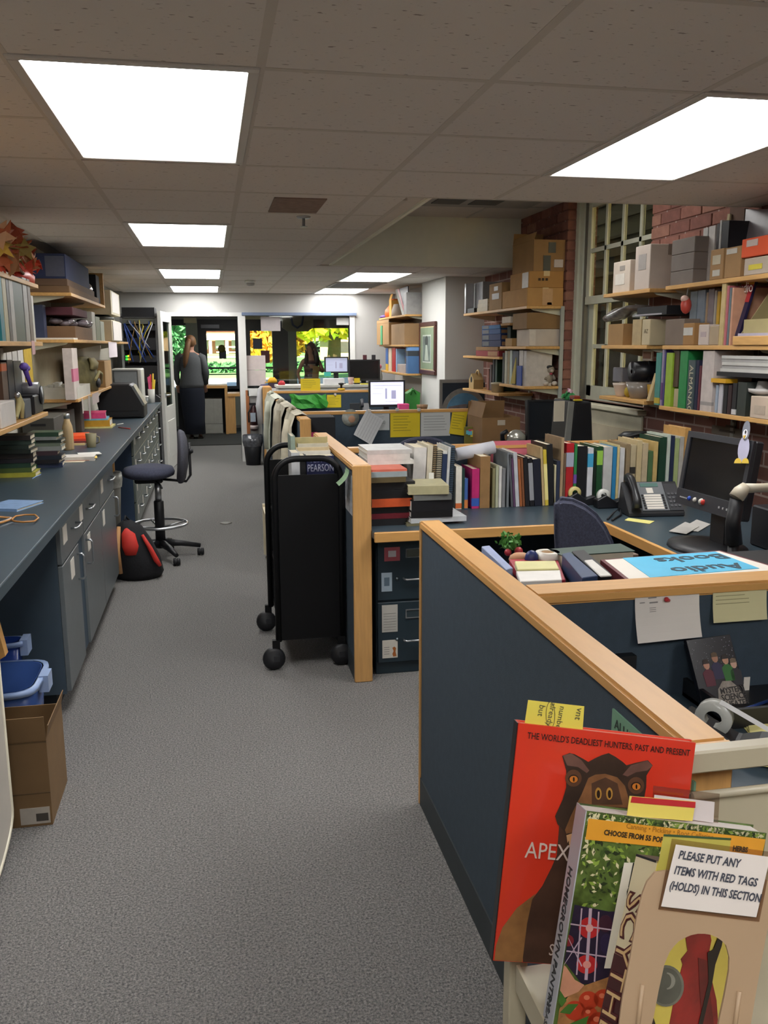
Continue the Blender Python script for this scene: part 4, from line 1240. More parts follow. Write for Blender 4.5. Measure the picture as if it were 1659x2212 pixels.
# CUBICLE ONE: desk, cabinet, books, phone, monitor
d1 = thing('corner_desk','slate L-shaped desk with wooden edge in the middle cubicle','desk',(1.6,4.1,0.73))
part('top',MB().box(0.69,2.72,3.765,4.478,0.70,0.73).box(1.815,2.72,2.62,3.765,0.70,0.73),LAM,d1)
part('front_edge',MB().box(0.692,1.80,3.745,3.765,0.685,0.731),WOODX,d1,bevel=0.003)
part('side_edge',MB().box(1.797,1.815,2.62,3.765,0.685,0.731),WOODY,d1,bevel=0.003)
part('leg_panel',MB().box(2.66,2.70,2.66,4.45,0.0,0.70),CABB,d1)
part('leg_panel',MB().box(1.86,2.66,2.62,2.65,0.0,0.70),CABB,d1)
fc = thing('filing_cabinet','slate two-drawer filing cabinet with stickers under the middle desk','cabinet',(0.91,4.1,0))
FY = 3.896
FC = mat('24333c',0.4,var=0.05)
part('body',MB().box(0.722,1.10,FY,4.44,0.0,0.684),FC,fc,bevel=0.003)
for k,(z0,z1) in enumerate(((0.062,0.362),(0.372,0.672))):
 d = part('drawer',MB().box(0.728,1.094,FY-0.016,FY-0.001,z0,z1),FC,fc,bevel=0.003)
 v0 = (1326,1195)[k]
 q = at(878,v0,Y=FY-0.018)
 fr = MB()
 for a in ((-0.004,0.075,0.018,0.022),(-0.004,0.075,-0.022,-0.018),(-0.004,0.0,-0.018,0.018),(0.071,0.075,-0.018,0.018)):
  fr.box(q.x+a[0],q.x+a[1],FY-0.021,FY-0.016,q.z+a[2],q.z+a[3])
 lh = part('label_holder',fr,STEEL,d)
 part('card',MB().box(q.x,q.x+0.071,FY-0.0175,FY-0.016,q.z-0.018,q.z+0.018),mat('4c5048' if k else '2c3a40',0.6),d)
 h = at(874,(1381,1249)[k],Y=FY-0.018)
 d_handle(d,(h.x+0.06,FY-0.016,h.z),(1,0,0),(0,-1,0),0.13,0.005)
 kx = at(858,(1381,1250)[k],Y=FY-0.018)
 part('lock',MB().lathe([(0.0,FY-0.022),(0.008,FY-0.021),(0.009,FY-0.016)],(kx.x,0,kx.z),12,ax='Y'),mat('5c666b',0.3,metal=0.7),d)
for (u0,v0,u1,v1,c,lb,dec) in [(830,1183,864,1211,'a8505a','red-bordered sticker','c3bec3'),(824,1238,847,1277,'9fb0bd','silvery picture sticker','5d6f7d'),(825,1308,859,1364,'b7b5ae','grey text notice','8d8c88'),(826,1384,859,1420,'d2cdc2','white notice with orange animal picture','a8622c')]:
 a,b = at(u0,v0,Y=FY-0.018),at(u1,v1,Y=FY-0.018)
 s = part('sticker',MB().box(a.x,b.x,FY-0.0185,FY-0.016,b.z,a.z),mat(c,0.6),fc,lb)
 if dec == '8d8c88':
  mb = MB()
  for k in range(7):
   zz = b.z+(a.z-b.z)*(0.08+0.1*k)
   mb.box(a.x+0.008,b.x-0.008,FY-0.0192,FY-0.0184,zz,zz+0.002)
  part('print',mb,mat(dec,0.7),s)
 elif dec == 'a8622c':
  part('print',MB().prism([(b.x-x,FY-0.0192,b.z+z) for x,z in ((0.006,0.008),(0.022,0.006),(0.026,0.02),(0.02,0.034),(0.026,0.05),(0.016,0.056),(0.008,0.048),(0.011,0.03))],(0,0.001,0)),mat(dec,0.6),s)
  mb = MB()
  for k in range(4):
   mb.box(a.x+0.008,a.x+0.034,FY-0.0192,FY-0.0184,b.z+0.02+0.011*k,b.z+0.023+0.011*k)
  part('print',mb,mat('8f8d88',0.7),s)
 else:
  part('print',MB().box(a.x+(b.x-a.x)*0.25,b.x-(b.x-a.x)*0.25,FY-0.0192,FY-0.0184,b.z+(a.z-b.z)*0.3,a.z-(a.z-b.z)*0.25),mat(dec,0.5),s)
a = at(757,1040,X=0.608)
for k in range(3):
 z1 = at(757,1030+28*k,X=0.608).z
 solo('poster_sheet',['top printed sheet taped to the aisle partition beside the black cart','middle printed sheet taped to the aisle partition','lowest printed sheet taped to the aisle partition'][k],'paper',MB().box(0.6095,0.6115,3.84,4.08,z1-0.055,z1+0.008),mat(['a9adb4','9fa4ac','b1b2b6'][k],0.7,var=0.3,scale=40),'printed sheets on the aisle partition')
sheet('green_leaflet','green leaflet clipped under the wooden cap beside the book cart',(0.600,3.98,1.0),(0,-1,0),(0,0.2,1),0.10,0.07,'8fb08a',curl=0.05)
random.seed(21)
ST1 = [('near-black','17171a',0.030,0.17),('maroon and black','6b1a26',0.024,0.2),('black leather','141417',0.032,0.21),('cream-paged orange-topped','c9552a',0.038,0.19),('thick black','131316',0.040,0.22),('white-paged black','1a1a1d',0.036,0.21),('olive brown','5f5236',0.024,0.17),('pale grey-blue','98a3a6',0.024,0.17),('salmon red','cf6a55',0.010,0.18)]
z = 0.7305
for k,(nm,c,t,w) in enumerate(ST1):
 M = Matrix.Translation((0.70,3.93,z))@Matrix.Rotation(0.05*((k%3)-1),4,'Z')@Matrix(((0,1,0,0),(0,0,1,0),(1,0,0,0),(0,0,0,1)))
 M = Matrix.Translation((0.70+0.008*(k%2),3.90+0.01*(k%3),z))@Matrix(((0,0,1,0),(0,1,0,0),(1,0,0,0),(0,0,0,1)))@Matrix.Translation((0,0,0))
 book('hardback_book','%s book, %s up in the left stack beside the wooden post'%(nm,ORD[k]),M,t,w,0.25,c,'books stacked flat at the desk end',pg=mat('d5cdb8',0.85,var=0.05))
 z+= t+0.0005
for k,(nm,c,t,w) in enumerate([('white loose-paper','d3d0ca',0.02,0.23),('white paperback','cfccc6',0.03,0.21),('pale binder','bfc0bd',0.02,0.22)]):
 M = Matrix.Translation((0.72,4.08,z+0.0))@Matrix(((0,0,1,0),(0,1,0,0),(1,0,0,0),(0,0,0,1)))
 book('paperback_book','%s bundle, %s of the white bundles lying on the left desk stack'%(nm,ORD[k]),M,t,w,0.27,c,'books stacked flat at the desk end',pg=WHITE)
 z+= t+0.0005
ST2 = [('olive thin','6f6a50',0.012,0.16),('silver magazine-like','b9bcbf',0.024,0.27),('black lower','121214',0.030,0.20),('black glossy upper','16161a',0.052,0.20),('grey cloth','6d6f6c',0.028,0.18),('yellowed thick','aba582',0.040,0.19)]
z = 0.7305
for k,(nm,c,t,w) in enumerate(ST2):
 a = at(872,1100,Y=3.93).x+(0.012 if k>2 else 0)
 M = Matrix.Translation((a+(0.0,0.02,0.02,0.01,0.02,-0.005)[k],3.86,z))@Matrix.Rotation((0,0.03,0,0.02,-0.04,-0.09)[k],4,'Z')@Matrix(((0,0,1,0),(0,1,0,0),(1,0,0,0),(0,0,0,1)))
 book('hardback_book','%s book, %s up in the stack beside the spiral notebooks'%(nm,ORD[k]),M,t,w,0.22,c,'books stacked flat at the desk end',pg=mat('d8cda6' if k>3 else 'd3d0ca',0.85,var=0.06))
 z+= t+0.0005
pzz = z
solo('sticky_flag','white paper flag sticking out of the top yellowed book','paper',MB().box(1.02,1.045,4.06,4.061,pzz-0.02,pzz+0.03),WHITE)
solo('tote_bag','rumpled black bag slumped behind the book stacks at the panel','bag',MB().loft([(0.90,4.42,0.731,0.07,0.05),(0.90,4.42,0.85,0.075,0.05),(0.90,4.42,0.95,0.06,0.04),(0.89,4.42,1.0,0.04,0.03),(0.89,4.42,1.02,0.02,0.015)],16),mat('0f1013',0.5,var=0.2))
SP = [(893,921,966,'loose white paper','d6d2cd','folder',None),(922,934,962,'ivory','cfc6ae','folder',None),(935,942,963,'tan spiral-bound','a38d68','notebook',None),(943,954,972,'cream spiral-bound','c9c0a6','notebook',None),(955,965,974,'white with a navy strip','d8d6d0','report',('1f2f4f',0.1,0.95)),(966,972,966,'pale grey','c3c5c3','report',None),(973,981,963,'slate blue spiral-bound','44586a','notebook',None),(985,998,1008,'white and orange','d9d4c6','book',('d06a34',0.02,0.14)),(999,1004,1012,'dark green slim','1d3a34','book',None),(1004,1011,1034,'thin blue and orange','3d5f9c','book',('c9783a',0.02,0.3)),(1020,1036,1013,'magenta with blue and white foot','b8286a','book',('2b55a8',0.06,0.26)),(1037,1059,986,'kraft brown','8f6d45','magazine file',None),(1064,1070,1012,'olive','7f7a58','booklet',None),(1071,1077,1006,'pale green','a9ad92','booklet',None),(1078,1084,1008,'white','c9c8c2','booklet',None),(1085,1092,1012,'grey','77787a','booklet',None),(1095,1100,978,'steel grey','6e7377','binder',None),(1101,1105,982,'dark grey','55575c','booklet',None),(1106,1110,990,'purple','5b3f5c','booklet',None),(1111,1119,978,'silver-white','b3b6bb','report',None),(1120,1125,992,'orange brown','9a5a32','book',None),(1126,1131,990,'chestnut','7a4a2c','book',None),(1132,1141,988,'black','17171b','book',None),(1142,1151,990,'black with white title','141418','book',('8d8f94',0.12,0.9)),(1152,1168,992,'wide blue-black','191c2a','book',None),(1169,1174,966,'tan','b09a70','book',None),(1175,1182,972,'yellow','c9b23c','book',('e3d68c',0.1,0.75)),(1183,1196,960,'broad black','17181b','binder',None),(1197,1201,1005,'cream slim','b8b08e','booklet',None),(1202,1209,996,'dark blue','2a3145','book',None),(1210,1216,946,'tan folder','9c8568','folder',None),(1217,1221,980,'brown','6b5442','folder',None),(1222,1238,958,'bright red','a81f26','binder',('9aa0b0',0.62,0.85)),(1239,1245,960,'green and violet','2e7a44','book',('6a4a9a',0.35,0.5)),(1246,1267,964,'wide black','17181b','binder',None),(1268,1280,968,'white with a blue label','c6c8cc','binder',('3f9ac0',0.66,0.9)),(1281,1287,975,'black-green','16241c','binder',None),(1288,1300,965,'dark green with a lime tag','1f4a2c','binder',('8fbf4a',0.68,0.93)),(1302,1321,966,'wide pale grey','b9bab8','binder',None),(1322,1330,966,'cyan blue','2f7fae','book',None),(1331,1336,962,'cream yellow','cfc08a','folder',None),(1337,1347,968,'white','c8c9c8','binder',None),(1350,1359,960,'brown and ivory','8c7a5e','folder',None),(1360,1371,962,'ivory with black clips','b5a888','folder',('2a2824',0.5,0.62)),(1373,1384,952,'buff','bfae86','folder',None),(1385,1397,958,'beige','b9a98a','folder',None),(1398,1408,975,'olive green','4b6a45','folder',None),(1409,1418,955,'manila','c3a86c','folder',None),(1421,1436,945,'deep green','1e3f2f','folder',None),(1437,1444,940,'mint white','b9c4b8','folder',None),(1445,1453,942,'navy','27304a','folder',None),(1454,1463,948,'pale lime','9fae78','folder',None),(1464,1473,944,'grey-white','b3b0a6','folder',None),(1474,1486,925,'tall manila orange','c79a5a','folder',None)]
YS = 4.22
random.seed(9)
for k,(u0,u1,vt,nm,col,kind,band) in enumerate(SP):
 a,b = at(u0,1040,Y=YS),at(u1,1040,Y=YS)
 h = at((u0+u1)/2,vt,Y=YS).z-0.731
 lean = 0.0
 if 1095<u0<1185:
  lean = -0.075
 elif u0<985:
  lean = 0.05
 M = Matrix.Translation((a.x+(0.012 if lean<0 else (-0.012 if lean>0 else 0)),YS,0.7315))@Matrix.Rotation(lean,4,'Y')
 d = 0.20 if kind in ('book','booklet','notebook') else 0.23
 t = max(0.006,(b.x-a.x)*0.97)
 lab = '%s %s, %s from the left in the row of books'%(nm,kind,ORD[k] if k<len(ORD) else '%s from the right'%ORD[len(SP)-1-k])
 if k>= len(ORD):
  lab = '%s %s, %s from the right in the row of books'%(nm,kind,ORD[len(SP)-1-k])
 th = book(kind.replace(' ','_'),lab,M,t,h,d,col,'row of books and binders on the middle desk',band=band,cat='book' if kind in ('book','booklet','notebook') else 'binder')
 if 'spiral' in nm:
  mb = MB()
  for j in range(int(h/0.011)):
   mb.tube([M@Vector((-0.002,-0.005,0.006+0.011*j)),M@Vector((t*0.5,-0.009,0.008+0.011*j)),M@Vector((t+0.002,-0.005,0.006+0.011*j))],0.002,4)
  part('spiral_wire',mb,BLACKM,th)
 if nm == 'black with white title':
  pass
solo('paper_roll','white rolled paper lying across the tops of the standing books','paper roll',MB().tube([at(984,982,Y=4.36),at(1067,966,Y=4.36)],0.034,16),mat('c3c4cc',0.6))
pin_note('wide pink sheet fixed to the cross partition behind the standing books',1060,953,1147,1000,4.479,'c96a78',0.0,0.0,name='pink_sheet')
for (u,v,s,lb) in [(1258,1092,1.0,'black tape dispenser with a yellow roll on the middle desk behind the chair'),(1322,1098,1.1,'black tape dispenser with white tape beside the desk phone')]:
 q = at(u,v,Z=0.731)
 t = thing('tape_dispenser',lb,'tape dispenser',q)
 part('body',MB().prism([(q.x-0.07*s,q.y,0.731),(q.x+0.07*s,q.y,0.731),(q.x+0.075*s,q.y,0.78),(q.x+0.02*s,q.y,0.765),(q.x-0.03*s,q.y,0.80),(q.x-0.075*s,q.y,0.775)],(0,0.055,0)),BLACK,t,bevel=0.004)
 part('tape_roll',MB().lathe([(0.016,-0.01),(0.034,-0.01),(0.034,0.01),(0.016,0.01),(0.016,-0.01)],(q.x-0.035*s,q.y+0.0275,0.795),18,ax='Y',cap=False),mat('c9bb7a' if s==1.0 else 'cfcfcb',0.35),t)
q = at(1335,1118,Z=0.731)
solo('coiled_cord','black looped cord lying on the desk in front of the phone','cord',MB().tube([at(1312,1122,Z=0.736),at(1325,1108,Z=0.742),at(1340,1096,Z=0.75),at(1341,1112,Z=0.737),at(1322,1124,Z=0.736)],0.005,6),BLACKM)
PM = Matrix.Translation((2.05,3.83,0.731))@Matrix.Rotation(-0.12,4,'Z')
ph = thing('desk_phone','grey desk phone with many white label keys on the middle desk','phone',PM.translation)
tilt = PM@Matrix.Translation((0,0,0.02))@Matrix.Rotation(0.75,4,'X')
part('base',MB().prism([PM@Vector((-0.08,0,0)),PM@Vector((-0.08,0.17,0)),PM@Vector((-0.08,0.14,0.155)),PM@Vector((-0.08,0,0.02))],PM.to_3x3()@Vector((0.28,0,0))),mat('2a2b2e',0.45),ph,bevel=0.004)
part('face_plate',MB().obox(tilt,-0.01,0.125,0.01,0.185,0.0,0.006),mat('72767a',0.4),ph)
part('keypad_plate',MB().obox(tilt,0.128,0.195,0.01,0.175,0.0,0.005),mat('3c3d41',0.45),ph)
part('screen',MB().obox(tilt,0.01,0.10,0.155,0.177,0.006,0.008),mat('5a7a74',0.2),ph)
part('name_card',MB().obox(tilt,0.035,0.068,0.115,0.148,0.006,0.0075),PAPER,ph)
for k in range(6):
 y = 0.018+0.0155*k
 part('label_strip',MB().obox(tilt,0.015,0.10,y,y+0.012,0.006,0.0075),PAPER,ph)
 for x in (0.001,0.104):
  part('key',MB().obox(tilt,x,x+0.010,y,y+0.010,0.006,0.010),BLACKM,ph)
for r in range(4):
 for c_ in range(3):
  part('key',MB().obox(tilt,0.134+0.019*c_,0.147+0.019*c_,0.03+0.024*r,0.043+0.024*r,0.005,0.010),mat('55565a',0.5),ph)
part('handset',MB().tube([tilt@Vector((-0.045,0.015,0.025)),tilt@Vector((-0.045,0.04,0.05)),tilt@Vector((-0.045,0.10,0.055)),tilt@Vector((-0.045,0.17,0.05)),tilt@Vector((-0.045,0.20,0.025))],[0.026,0.02,0.016,0.02,0.026],12),mat('242528',0.35),ph)
solo('yellow_sticky_note','pale yellow sticky note strip lying on the middle desk before the phone','paper',MB().prism([at(u,v,Z=0.7312) for u,v in ((1349,1124),(1357,1119),(1414,1126),(1403,1132))],(0,0,0.001)),mat('e3dc86',0.7))
solo('white_card','white card strip lying under the desk phone edge','paper',MB().prism([at(u,v,Z=0.7312) for u,v in ((1341,1108),(1346,1104),(1415,1110),(1410,1116))],(0,0,0.001)),mat('aab0b8',0.7))
q = at(1440,1108,Z=0.731)
cb = thing('card_box','small black card box with pale cards beside the desk monitor','box',q)
part('body',MB().box(q.x-0.04,q.x+0.05,q.y,q.y+0.08,0.731,0.775),BLACK,cb,bevel=0.004)
part('cards',MB().box(q.x-0.03,q.x+0.04,q.y+0.012,q.y+0.022,0.745,0.80),mat('b9b89a',0.7),cb)
part('clip',MB().ball((q.x,q.y-0.003,0.765),0.008),mat('3d3aa0',0.4),cb)
M1 = frame3(at(1460,1085,Y=3.36),Vector((0.02,-0.43,-0.0)),(0.13,0.0,1))
mon = thing('monitor','large dark flat monitor with round badges on its lower bezel on the desk wing','monitor',M1.translation)
wv,hv = 0.43,0.31
part('back_shell',MB().obox(M1,0,wv,0.012,0.05,-0.0,hv),mat('1c1d21',0.5),mon,bevel=0.006)
part('bezel',MB().obox(M1,0,wv,0,0.012,hv-0.025,hv).obox(M1,0,0.022,0,0.012,0.065,hv-0.025).obox(M1,wv-0.022,wv,0,0.012,0.065,hv-0.025).obox(M1,0,wv,-0.004,0.012,0,0.065),mat('2c2d32',0.45),mon)
part('screen',MB().obox(M1,0.022,wv-0.022,0.006,0.011,0.065,hv-0.025),mat('0c0d10',0.18),mon)
for k,(x,c,r) in enumerate([(0.10,'2a4aa8',0.010),(0.14,'b9b6ae',0.011),(0.185,'b9b4ac',0.014),(0.198,'b8342c',0.012)]):
 part('badge',MB().ball(M1@Vector((x,-0.006,0.034)),r,r*0.6,r),mat(c,0.4),mon)
for k in range(5):
 part('button',MB().obox(M1,0.03+0.011*k,0.036+0.011*k,-0.006,-0.004,0.028,0.033),mat('a9a9a9',0.4),mon)
for k in range(3):
 part('button',MB().obox(M1,0.30+0.025*k,0.307+0.025*k,-0.007,-0.004,0.028,0.036),mat('9a9a9a',0.4),mon)
bq = M1@Vector((wv*0.45,0.075,0))
part('stand_neck',MB().box(bq.x-0.0,bq.x+0.05,bq.y-0.05,bq.y+0.05,0.74,1.0),BLACK,mon)
part('stand_base',MB().loft([(bq.x-0.04,bq.y,0.731,0.15,0.19),(bq.x-0.04,bq.y,0.745,0.145,0.185),(bq.x-0.04,bq.y,0.752,0.08,0.12)],24),mat('232428',0.4),mon)
Mg = frame3(M1@Vector((wv-0.075,-0.0065,hv-0.095)),M1.to_3x3()@Vector((1,0,0.12)),M1.to_3x3()@Vector((0,0,1)))
pg_ = thing('penguin_cutout','paper penguin cutout stuck on the upper corner of the desk monitor','cutout',Mg.translation)
def blob(M,cx,cz,rx,rz,y,n=18,th=0.001):
 return [M@Vector((cx+rx*math.cos(2*PI*i/n),y,cz+rz*math.sin(2*PI*i/n))) for i in range(n)]
dn = Mg.to_3x3()@Vector((0,-0.0012,0))
part('body',MB().prism(blob(Mg,0.04,0.055,0.033,0.05,0),dn),mat('b3b1c9',0.7),pg_)
part('head',MB().prism(blob(Mg,0.045,0.125,0.022,0.038,-0.001),dn),mat('777a84',0.7),pg_)
part('face',MB().prism(blob(Mg,0.043,0.112,0.014,0.018,-0.0025),dn),mat('d9d9e0',0.7),pg_)
part('eye',MB().prism(blob(Mg,0.046,0.120,0.004,0.006,-0.004,10),dn),BLACKM,pg_)
part('beak',MB().prism([Mg@Vector(v) for v in ((0.034,-0.004,0.107),(0.050,-0.004,0.107),(0.042,-0.004,0.093))],dn),mat('dcb23c',0.6),pg_)
for s in (0.018,0.062):
 part('foot',MB().prism([Mg@Vector((s+0.021*math.cos(PI*i/10),-0.003,0.0+0.02*math.sin(PI*i/10))) for i in range(11)],dn),mat('e0bf4a',0.6),pg_)
q0 = at(1590,1190,Z=0.75)
JY = 2.72
arm = thing('barcode_scanner','black and cream handheld scanner in an upright stand beside the monitor','scanner',at(1590,1180,Y=JY))
t0,t1,t2 = at(1585,1175,Y=JY),at(1592,1078,Y=JY),at(1660,1052,Y=JY)
part('grip',MB().tube([t0,at(1583,1130,Y=JY),at(1592,1078,Y=JY)],[0.03,0.026,0.024],14),BLACK,arm)
part('head',MB().tube([at(1590,1076,Y=JY),at(1600,1062,Y=JY),at(1612,1050,Y=JY)],[0.027,0.026,0.018],14),mat('b9b09c',0.4),arm)
part('arm',MB().tube([at(1608,1055,Y=JY),at(1640,1054,Y=JY),at(1700,1052,Y=JY)],[0.018,0.016,0.018],12),mat('b3ab98',0.4),arm)
part('foot',MB().lathe([(0.055,0.731),(0.055,0.742),(0.03,0.76)],(t0.x,JY,0),18),BLACK,arm)
part('stem',MB().tube([(t0.x,JY,0.75),t0],0.02,10),BLACK,arm)
for k,(u,v) in enumerate([(1500,1135),(1475,1140)]):
 pts = [at(u-30,v+8,Z=0.733+0.003*k),at(u+5,v-12,Z=0.733+0.003*k),at(u+35,v-2,Z=0.733+0.003*k),at(u+8,v+14,Z=0.733+0.003*k)]
 solo('loose_paper',['upper folded white paper lying in front of the monitor','lower folded white paper by the monitor foot'][k],'paper',MB().prism(pts,(0,0,0.002)),mat('b9b7b2',0.7),'loose papers by the monitor')
g = thing('pen_tray','dark desk organiser with a blue and a red pen at the right edge','organiser',at(1640,1120,Y=2.9))
xg = at(1625,1110,Y=3.02).x+0.12
part('box',MB().box(xg,xg+0.25,3.02,3.2,0.731,0.90),mat('1b1c22',0.5),g,bevel=0.006)
part('pen',MB().tube([(xg+0.02,3.05,0.905),(xg+0.10,3.10,0.91)],0.006,6),mat('a83a5a',0.5),g)
part('pen',MB().tube([(xg+0.07,3.05,0.91),(xg+0.11,3.15,0.94)],0.007,6),mat('2a4aa8',0.5),g)
CH = [(1203,1240),(1200,1160),(1199,1095),(1203,1082),(1216,1077),(1240,1080),(1268,1093),(1292,1112),(1312,1140),(1326,1170),(1334,1205),(1334,1240),(1320,1260),(1230,1265)]
oc = thing('office_chair','dark blue tweed office chair seen from behind at the middle desk','chair',(1.45,3.3,0))
o = part('backrest',MB().prism([at(u,v,Y=3.16) for u,v in CH],(0.02,0.07,0.0)),NAVYF,oc,bevel=0.018,seg=3)
part('seat',MB().loft([(1.47,3.42,0.42,0.2,0.2),(1.47,3.42,0.45,0.235,0.225),(1.47,3.42,0.48,0.23,0.22),(1.47,3.42,0.495,0.15,0.15)],22),NAVYF,oc)
part('back_bracket',MB().tube([(1.46,3.25,0.70),(1.46,3.23,0.5),(1.46,3.3,0.42),(1.47,3.42,0.40)],0.02,8),BLACKM,oc)
part('gas_column',MB().lathe([(0.03,0.08),(0.03,0.42)],(1.47,3.42,0),12),BLACKM,oc)
for k in range(5):
 a = k*2*PI/5
 lg = part('leg',MB().tube([(1.47,3.42,0.10),(1.47+0.27*math.cos(a),3.42+0.27*math.sin(a),0.075)],[0.028,0.016],8),BLACK,oc)
 part('caster',MB().ball((1.47+0.27*math.cos(a),3.42+0.27*math.sin(a),0.03),0.03,n=10),BLACKM,lg)
 # black book cart by the aisle partition
kc = thing('book_cart','tall black metal book cart on round casters beside the wooden end post','cart',(0.44,4.36,0))
CM = mat('07080b',0.5,var=0.08,spec=0.3)
def arch(y,x0=0.272,x1=0.588,zt=1.035,r=0.10,z0=0.14):
 pts = [(x0,y,z0)]+[(x0+r-r*math.cos(a*PI/16),y,zt-r+r*math.sin(a*PI/16)) for a in range(0,9)]+[(x1-r+r*math.sin(a*PI/16),y,zt-r+r*math.cos(a*PI/16)) for a in range(0,9)]+[(x1,y,z0)]
 return pts
for y in (4.07,4.66):
 fr = part('end_frame',MB().tube(arch(y),0.0155,10),CM,kc)
 part('end_panel',MB().box(0.272,0.588,y-0.004,y+0.004,0.145,at(640,1026,Y=4.07).z),CM,kc)
for z in (0.17,0.44,0.70):
 part('shelf',MB().box(0.285,0.575,4.08,4.65,z,z+0.02),CM,kc)
for (x,y) in ((0.258,4.065),(0.258,4.665),(0.580,4.065),(0.580,4.665)):
 cs = part('caster',MB().lathe([(0.0,-0.02),(0.045,-0.022),(0.055,-0.012),(0.056,0.0),(0.055,0.012),(0.045,0.022),(0.0,0.02)],(x if x>0.4 else x-0.012,y,0.056),20,ax='Y'),BLACKM,kc)
 part('fork',MB().box(x-0.018,x+0.018,y-0.012,y+0.012,0.095,0.15),CM,cs)
 part('wheel_cap',MB().box(x-0.015,x+0.015,y-0.0235,y-0.021,0.045,0.075),mat('2c2d31',0.3),cs)
zt_ = 0.721
def cartbook(label,u0,u1,y,vt,d,col,title=None,band=None,**k):
 a,b = at(u0,1020,Y=y),at(u1,1020,Y=y)
 h = at((u0+u1)/2,vt,Y=y).z-zt_
 return book('library_book',label,Matrix.Translation((a.x,y,zt_)),b.x-a.x,h,d,col,'books on the black cart',title=title,band=band,**k)
pb_ = cartbook('wide blue boxed test book with silver publisher lettering on the black cart',663,722,4.16,985,0.10,'1e2348')
lettering('PEARSON',Matrix.Translation((at(664,1018,Y=4.157).x,4.1575,at(690,1018,Y=4.157).z)),0.05,mat('b5b8cc',0.3,metal=0.2,var=0),pb_,wide=0.60)
lettering('TESTS',Matrix.Translation((at(668,999,Y=4.157).x,4.1575,at(690,999,Y=4.157).z)),0.032,mat('6a6f94',0.3,var=0),pb_,wide=1.0)
cartbook('tall white-spined book behind the cart arch',630,648,4.17,978,0.16,'b9bbbd')
cartbook('black book between the white spine and the blue box on the cart',649,661,4.17,985,0.15,'17181c')
for k,(y,vt,c,lb) in enumerate([(4.28,974,'d2cfc4','first cream folder behind the blue box on the cart'),(4.36,966,'cbb892','second buff folder on the cart'),(4.44,958,'c9c3b0','third ivory folder on the cart'),(4.53,944,'b9ad7c','rearmost olive-cream folder standing on the cart')]):
 a,b = at(636+4*k if k<3 else 638,980,Y=y),at(718-2*k,980,Y=y)
 h = at(680,vt,Y=y).z-zt_
 book('file_folder',lb,Matrix.Translation((a.x,y,zt_)),b.x-a.x-0.01,h,0.05,c,'folders on the black cart',cat='folder')
a = at(632,990,Y=4.45)
book('library_book','pale grey-green book standing at the aisle edge of the black cart',Matrix.Translation((a.x-0.01,4.42,zt_)),0.022,at(637,942,Y=4.42).z-zt_,0.18,'8fa093','books on the black cart')
p = at(572,1120,Z=0)
pc = thing('beige_step_stool','beige sloped cart end peeping out behind the black book cart','cart',(0.45,6.1,0))
yy = 5.9
part('side',MB().prism([(at(571,1060,Y=yy).x,yy,0.10),(at(571,1060,Y=yy).x+0.04,yy,0.04),(0.58,yy,0.04),(0.58,yy,0.42),(at(578,1060,Y=yy).x,yy,0.42)],(0,0.03,0)),CREAM,pc)
part('shelf',MB().box(0.33,0.58,5.93,6.3,0.38,0.40),CREAM,pc)
part('side',MB().box(0.33,0.58,6.3,6.33,0.04,0.42),CREAM,pc)
part('caster',MB().ball((0.36,5.92,0.02),0.02,n=10).ball((0.55,5.92,0.02),0.02,n=10).ball((0.36,6.3,0.02),0.02,n=10).ball((0.55,6.3,0.02),0.02,n=10),BLACKM,pc)
# SHELVES
BRK = mat('b9b8a6',0.45,var=0.03)
def shelf(label,x0,x1,y0,y1,z,wall,n=2,group='wall shelves',th=0.022,ends=True):
 t = thing('wall_shelf',label,'shelf',((x0+x1)/2,(y0+y1)/2,z),group)
 part('plank',MB().box(x0,x1,y0,y1,z-th,z),PINE,t,bevel=0.002)
 s = 1 if wall == 'R' else-1
 xa = x1 if wall == 'R' else x0
 for k in range(n):
  y = y0+0.03+(y1-y0-0.06)*k/max(1,n-1)
  part('bracket',MB().prism([(xa,y,z-th),(xa-s*(x1-x0)*0.85,y,z-th),(xa-s*(x1-x0)*0.8,y,z-th-0.012),(xa,y,z-th-0.055)],(0,0.004,0)),BRK,t)
 return t
def spineX(label,u0,u1,vt,X,z,side,depth,col,name='book',cat='book',group=None,band=None,lean=0.0,parts=True,title=None):
 """a book or binder on a side-wall shelf, spine toward the aisle"""
 vm = (vt+745)/2
 ya,yb = at(u0,vm,X=X).y,at(u1,vm,X=X).y
 y0,y1 = min(ya,yb),max(ya,yb)
 h = max(0.03,at((u0+u1)/2,vt,X=X).z-z)
 t = max(0.005,(y1-y0)*0.96)
 if side == 'R':
  M = Matrix(((0,1,0,X),(-1,0,0,y1),(0,0,1,z),(0,0,0,1)))
 else:
  M = Matrix(((0,-1,0,X),(1,0,0,y0),(0,0,1,z),(0,0,0,1)))
 M = M@Matrix.Rotation(lean,4,'Y')
 return book(name,label,M,t,h,depth,col,group,band=band,cat=cat,parts=parts,title=title)
def boxX(label,u0,u1,v0,X,z,side,depth,col,name='box',cat='box',group=None,v1=None,flaps=(),sticker=None,tape='x',ext=1.0):
 vm = v0 if v1 is None else (v0+v1)/2
 ya,yb = at(u0,vm,X=X).y,at(u1,vm,X=X).y
 zt = at((u0+u1)/2,v0,X=X).z
 x0,x1 = (X,X+depth) if side == 'R' else (X-depth,X)
 return carton(name,label,x0,x1,min(ya,yb),max(ya,yb),z,zt,col,tape,flaps,sticker,group,cat)
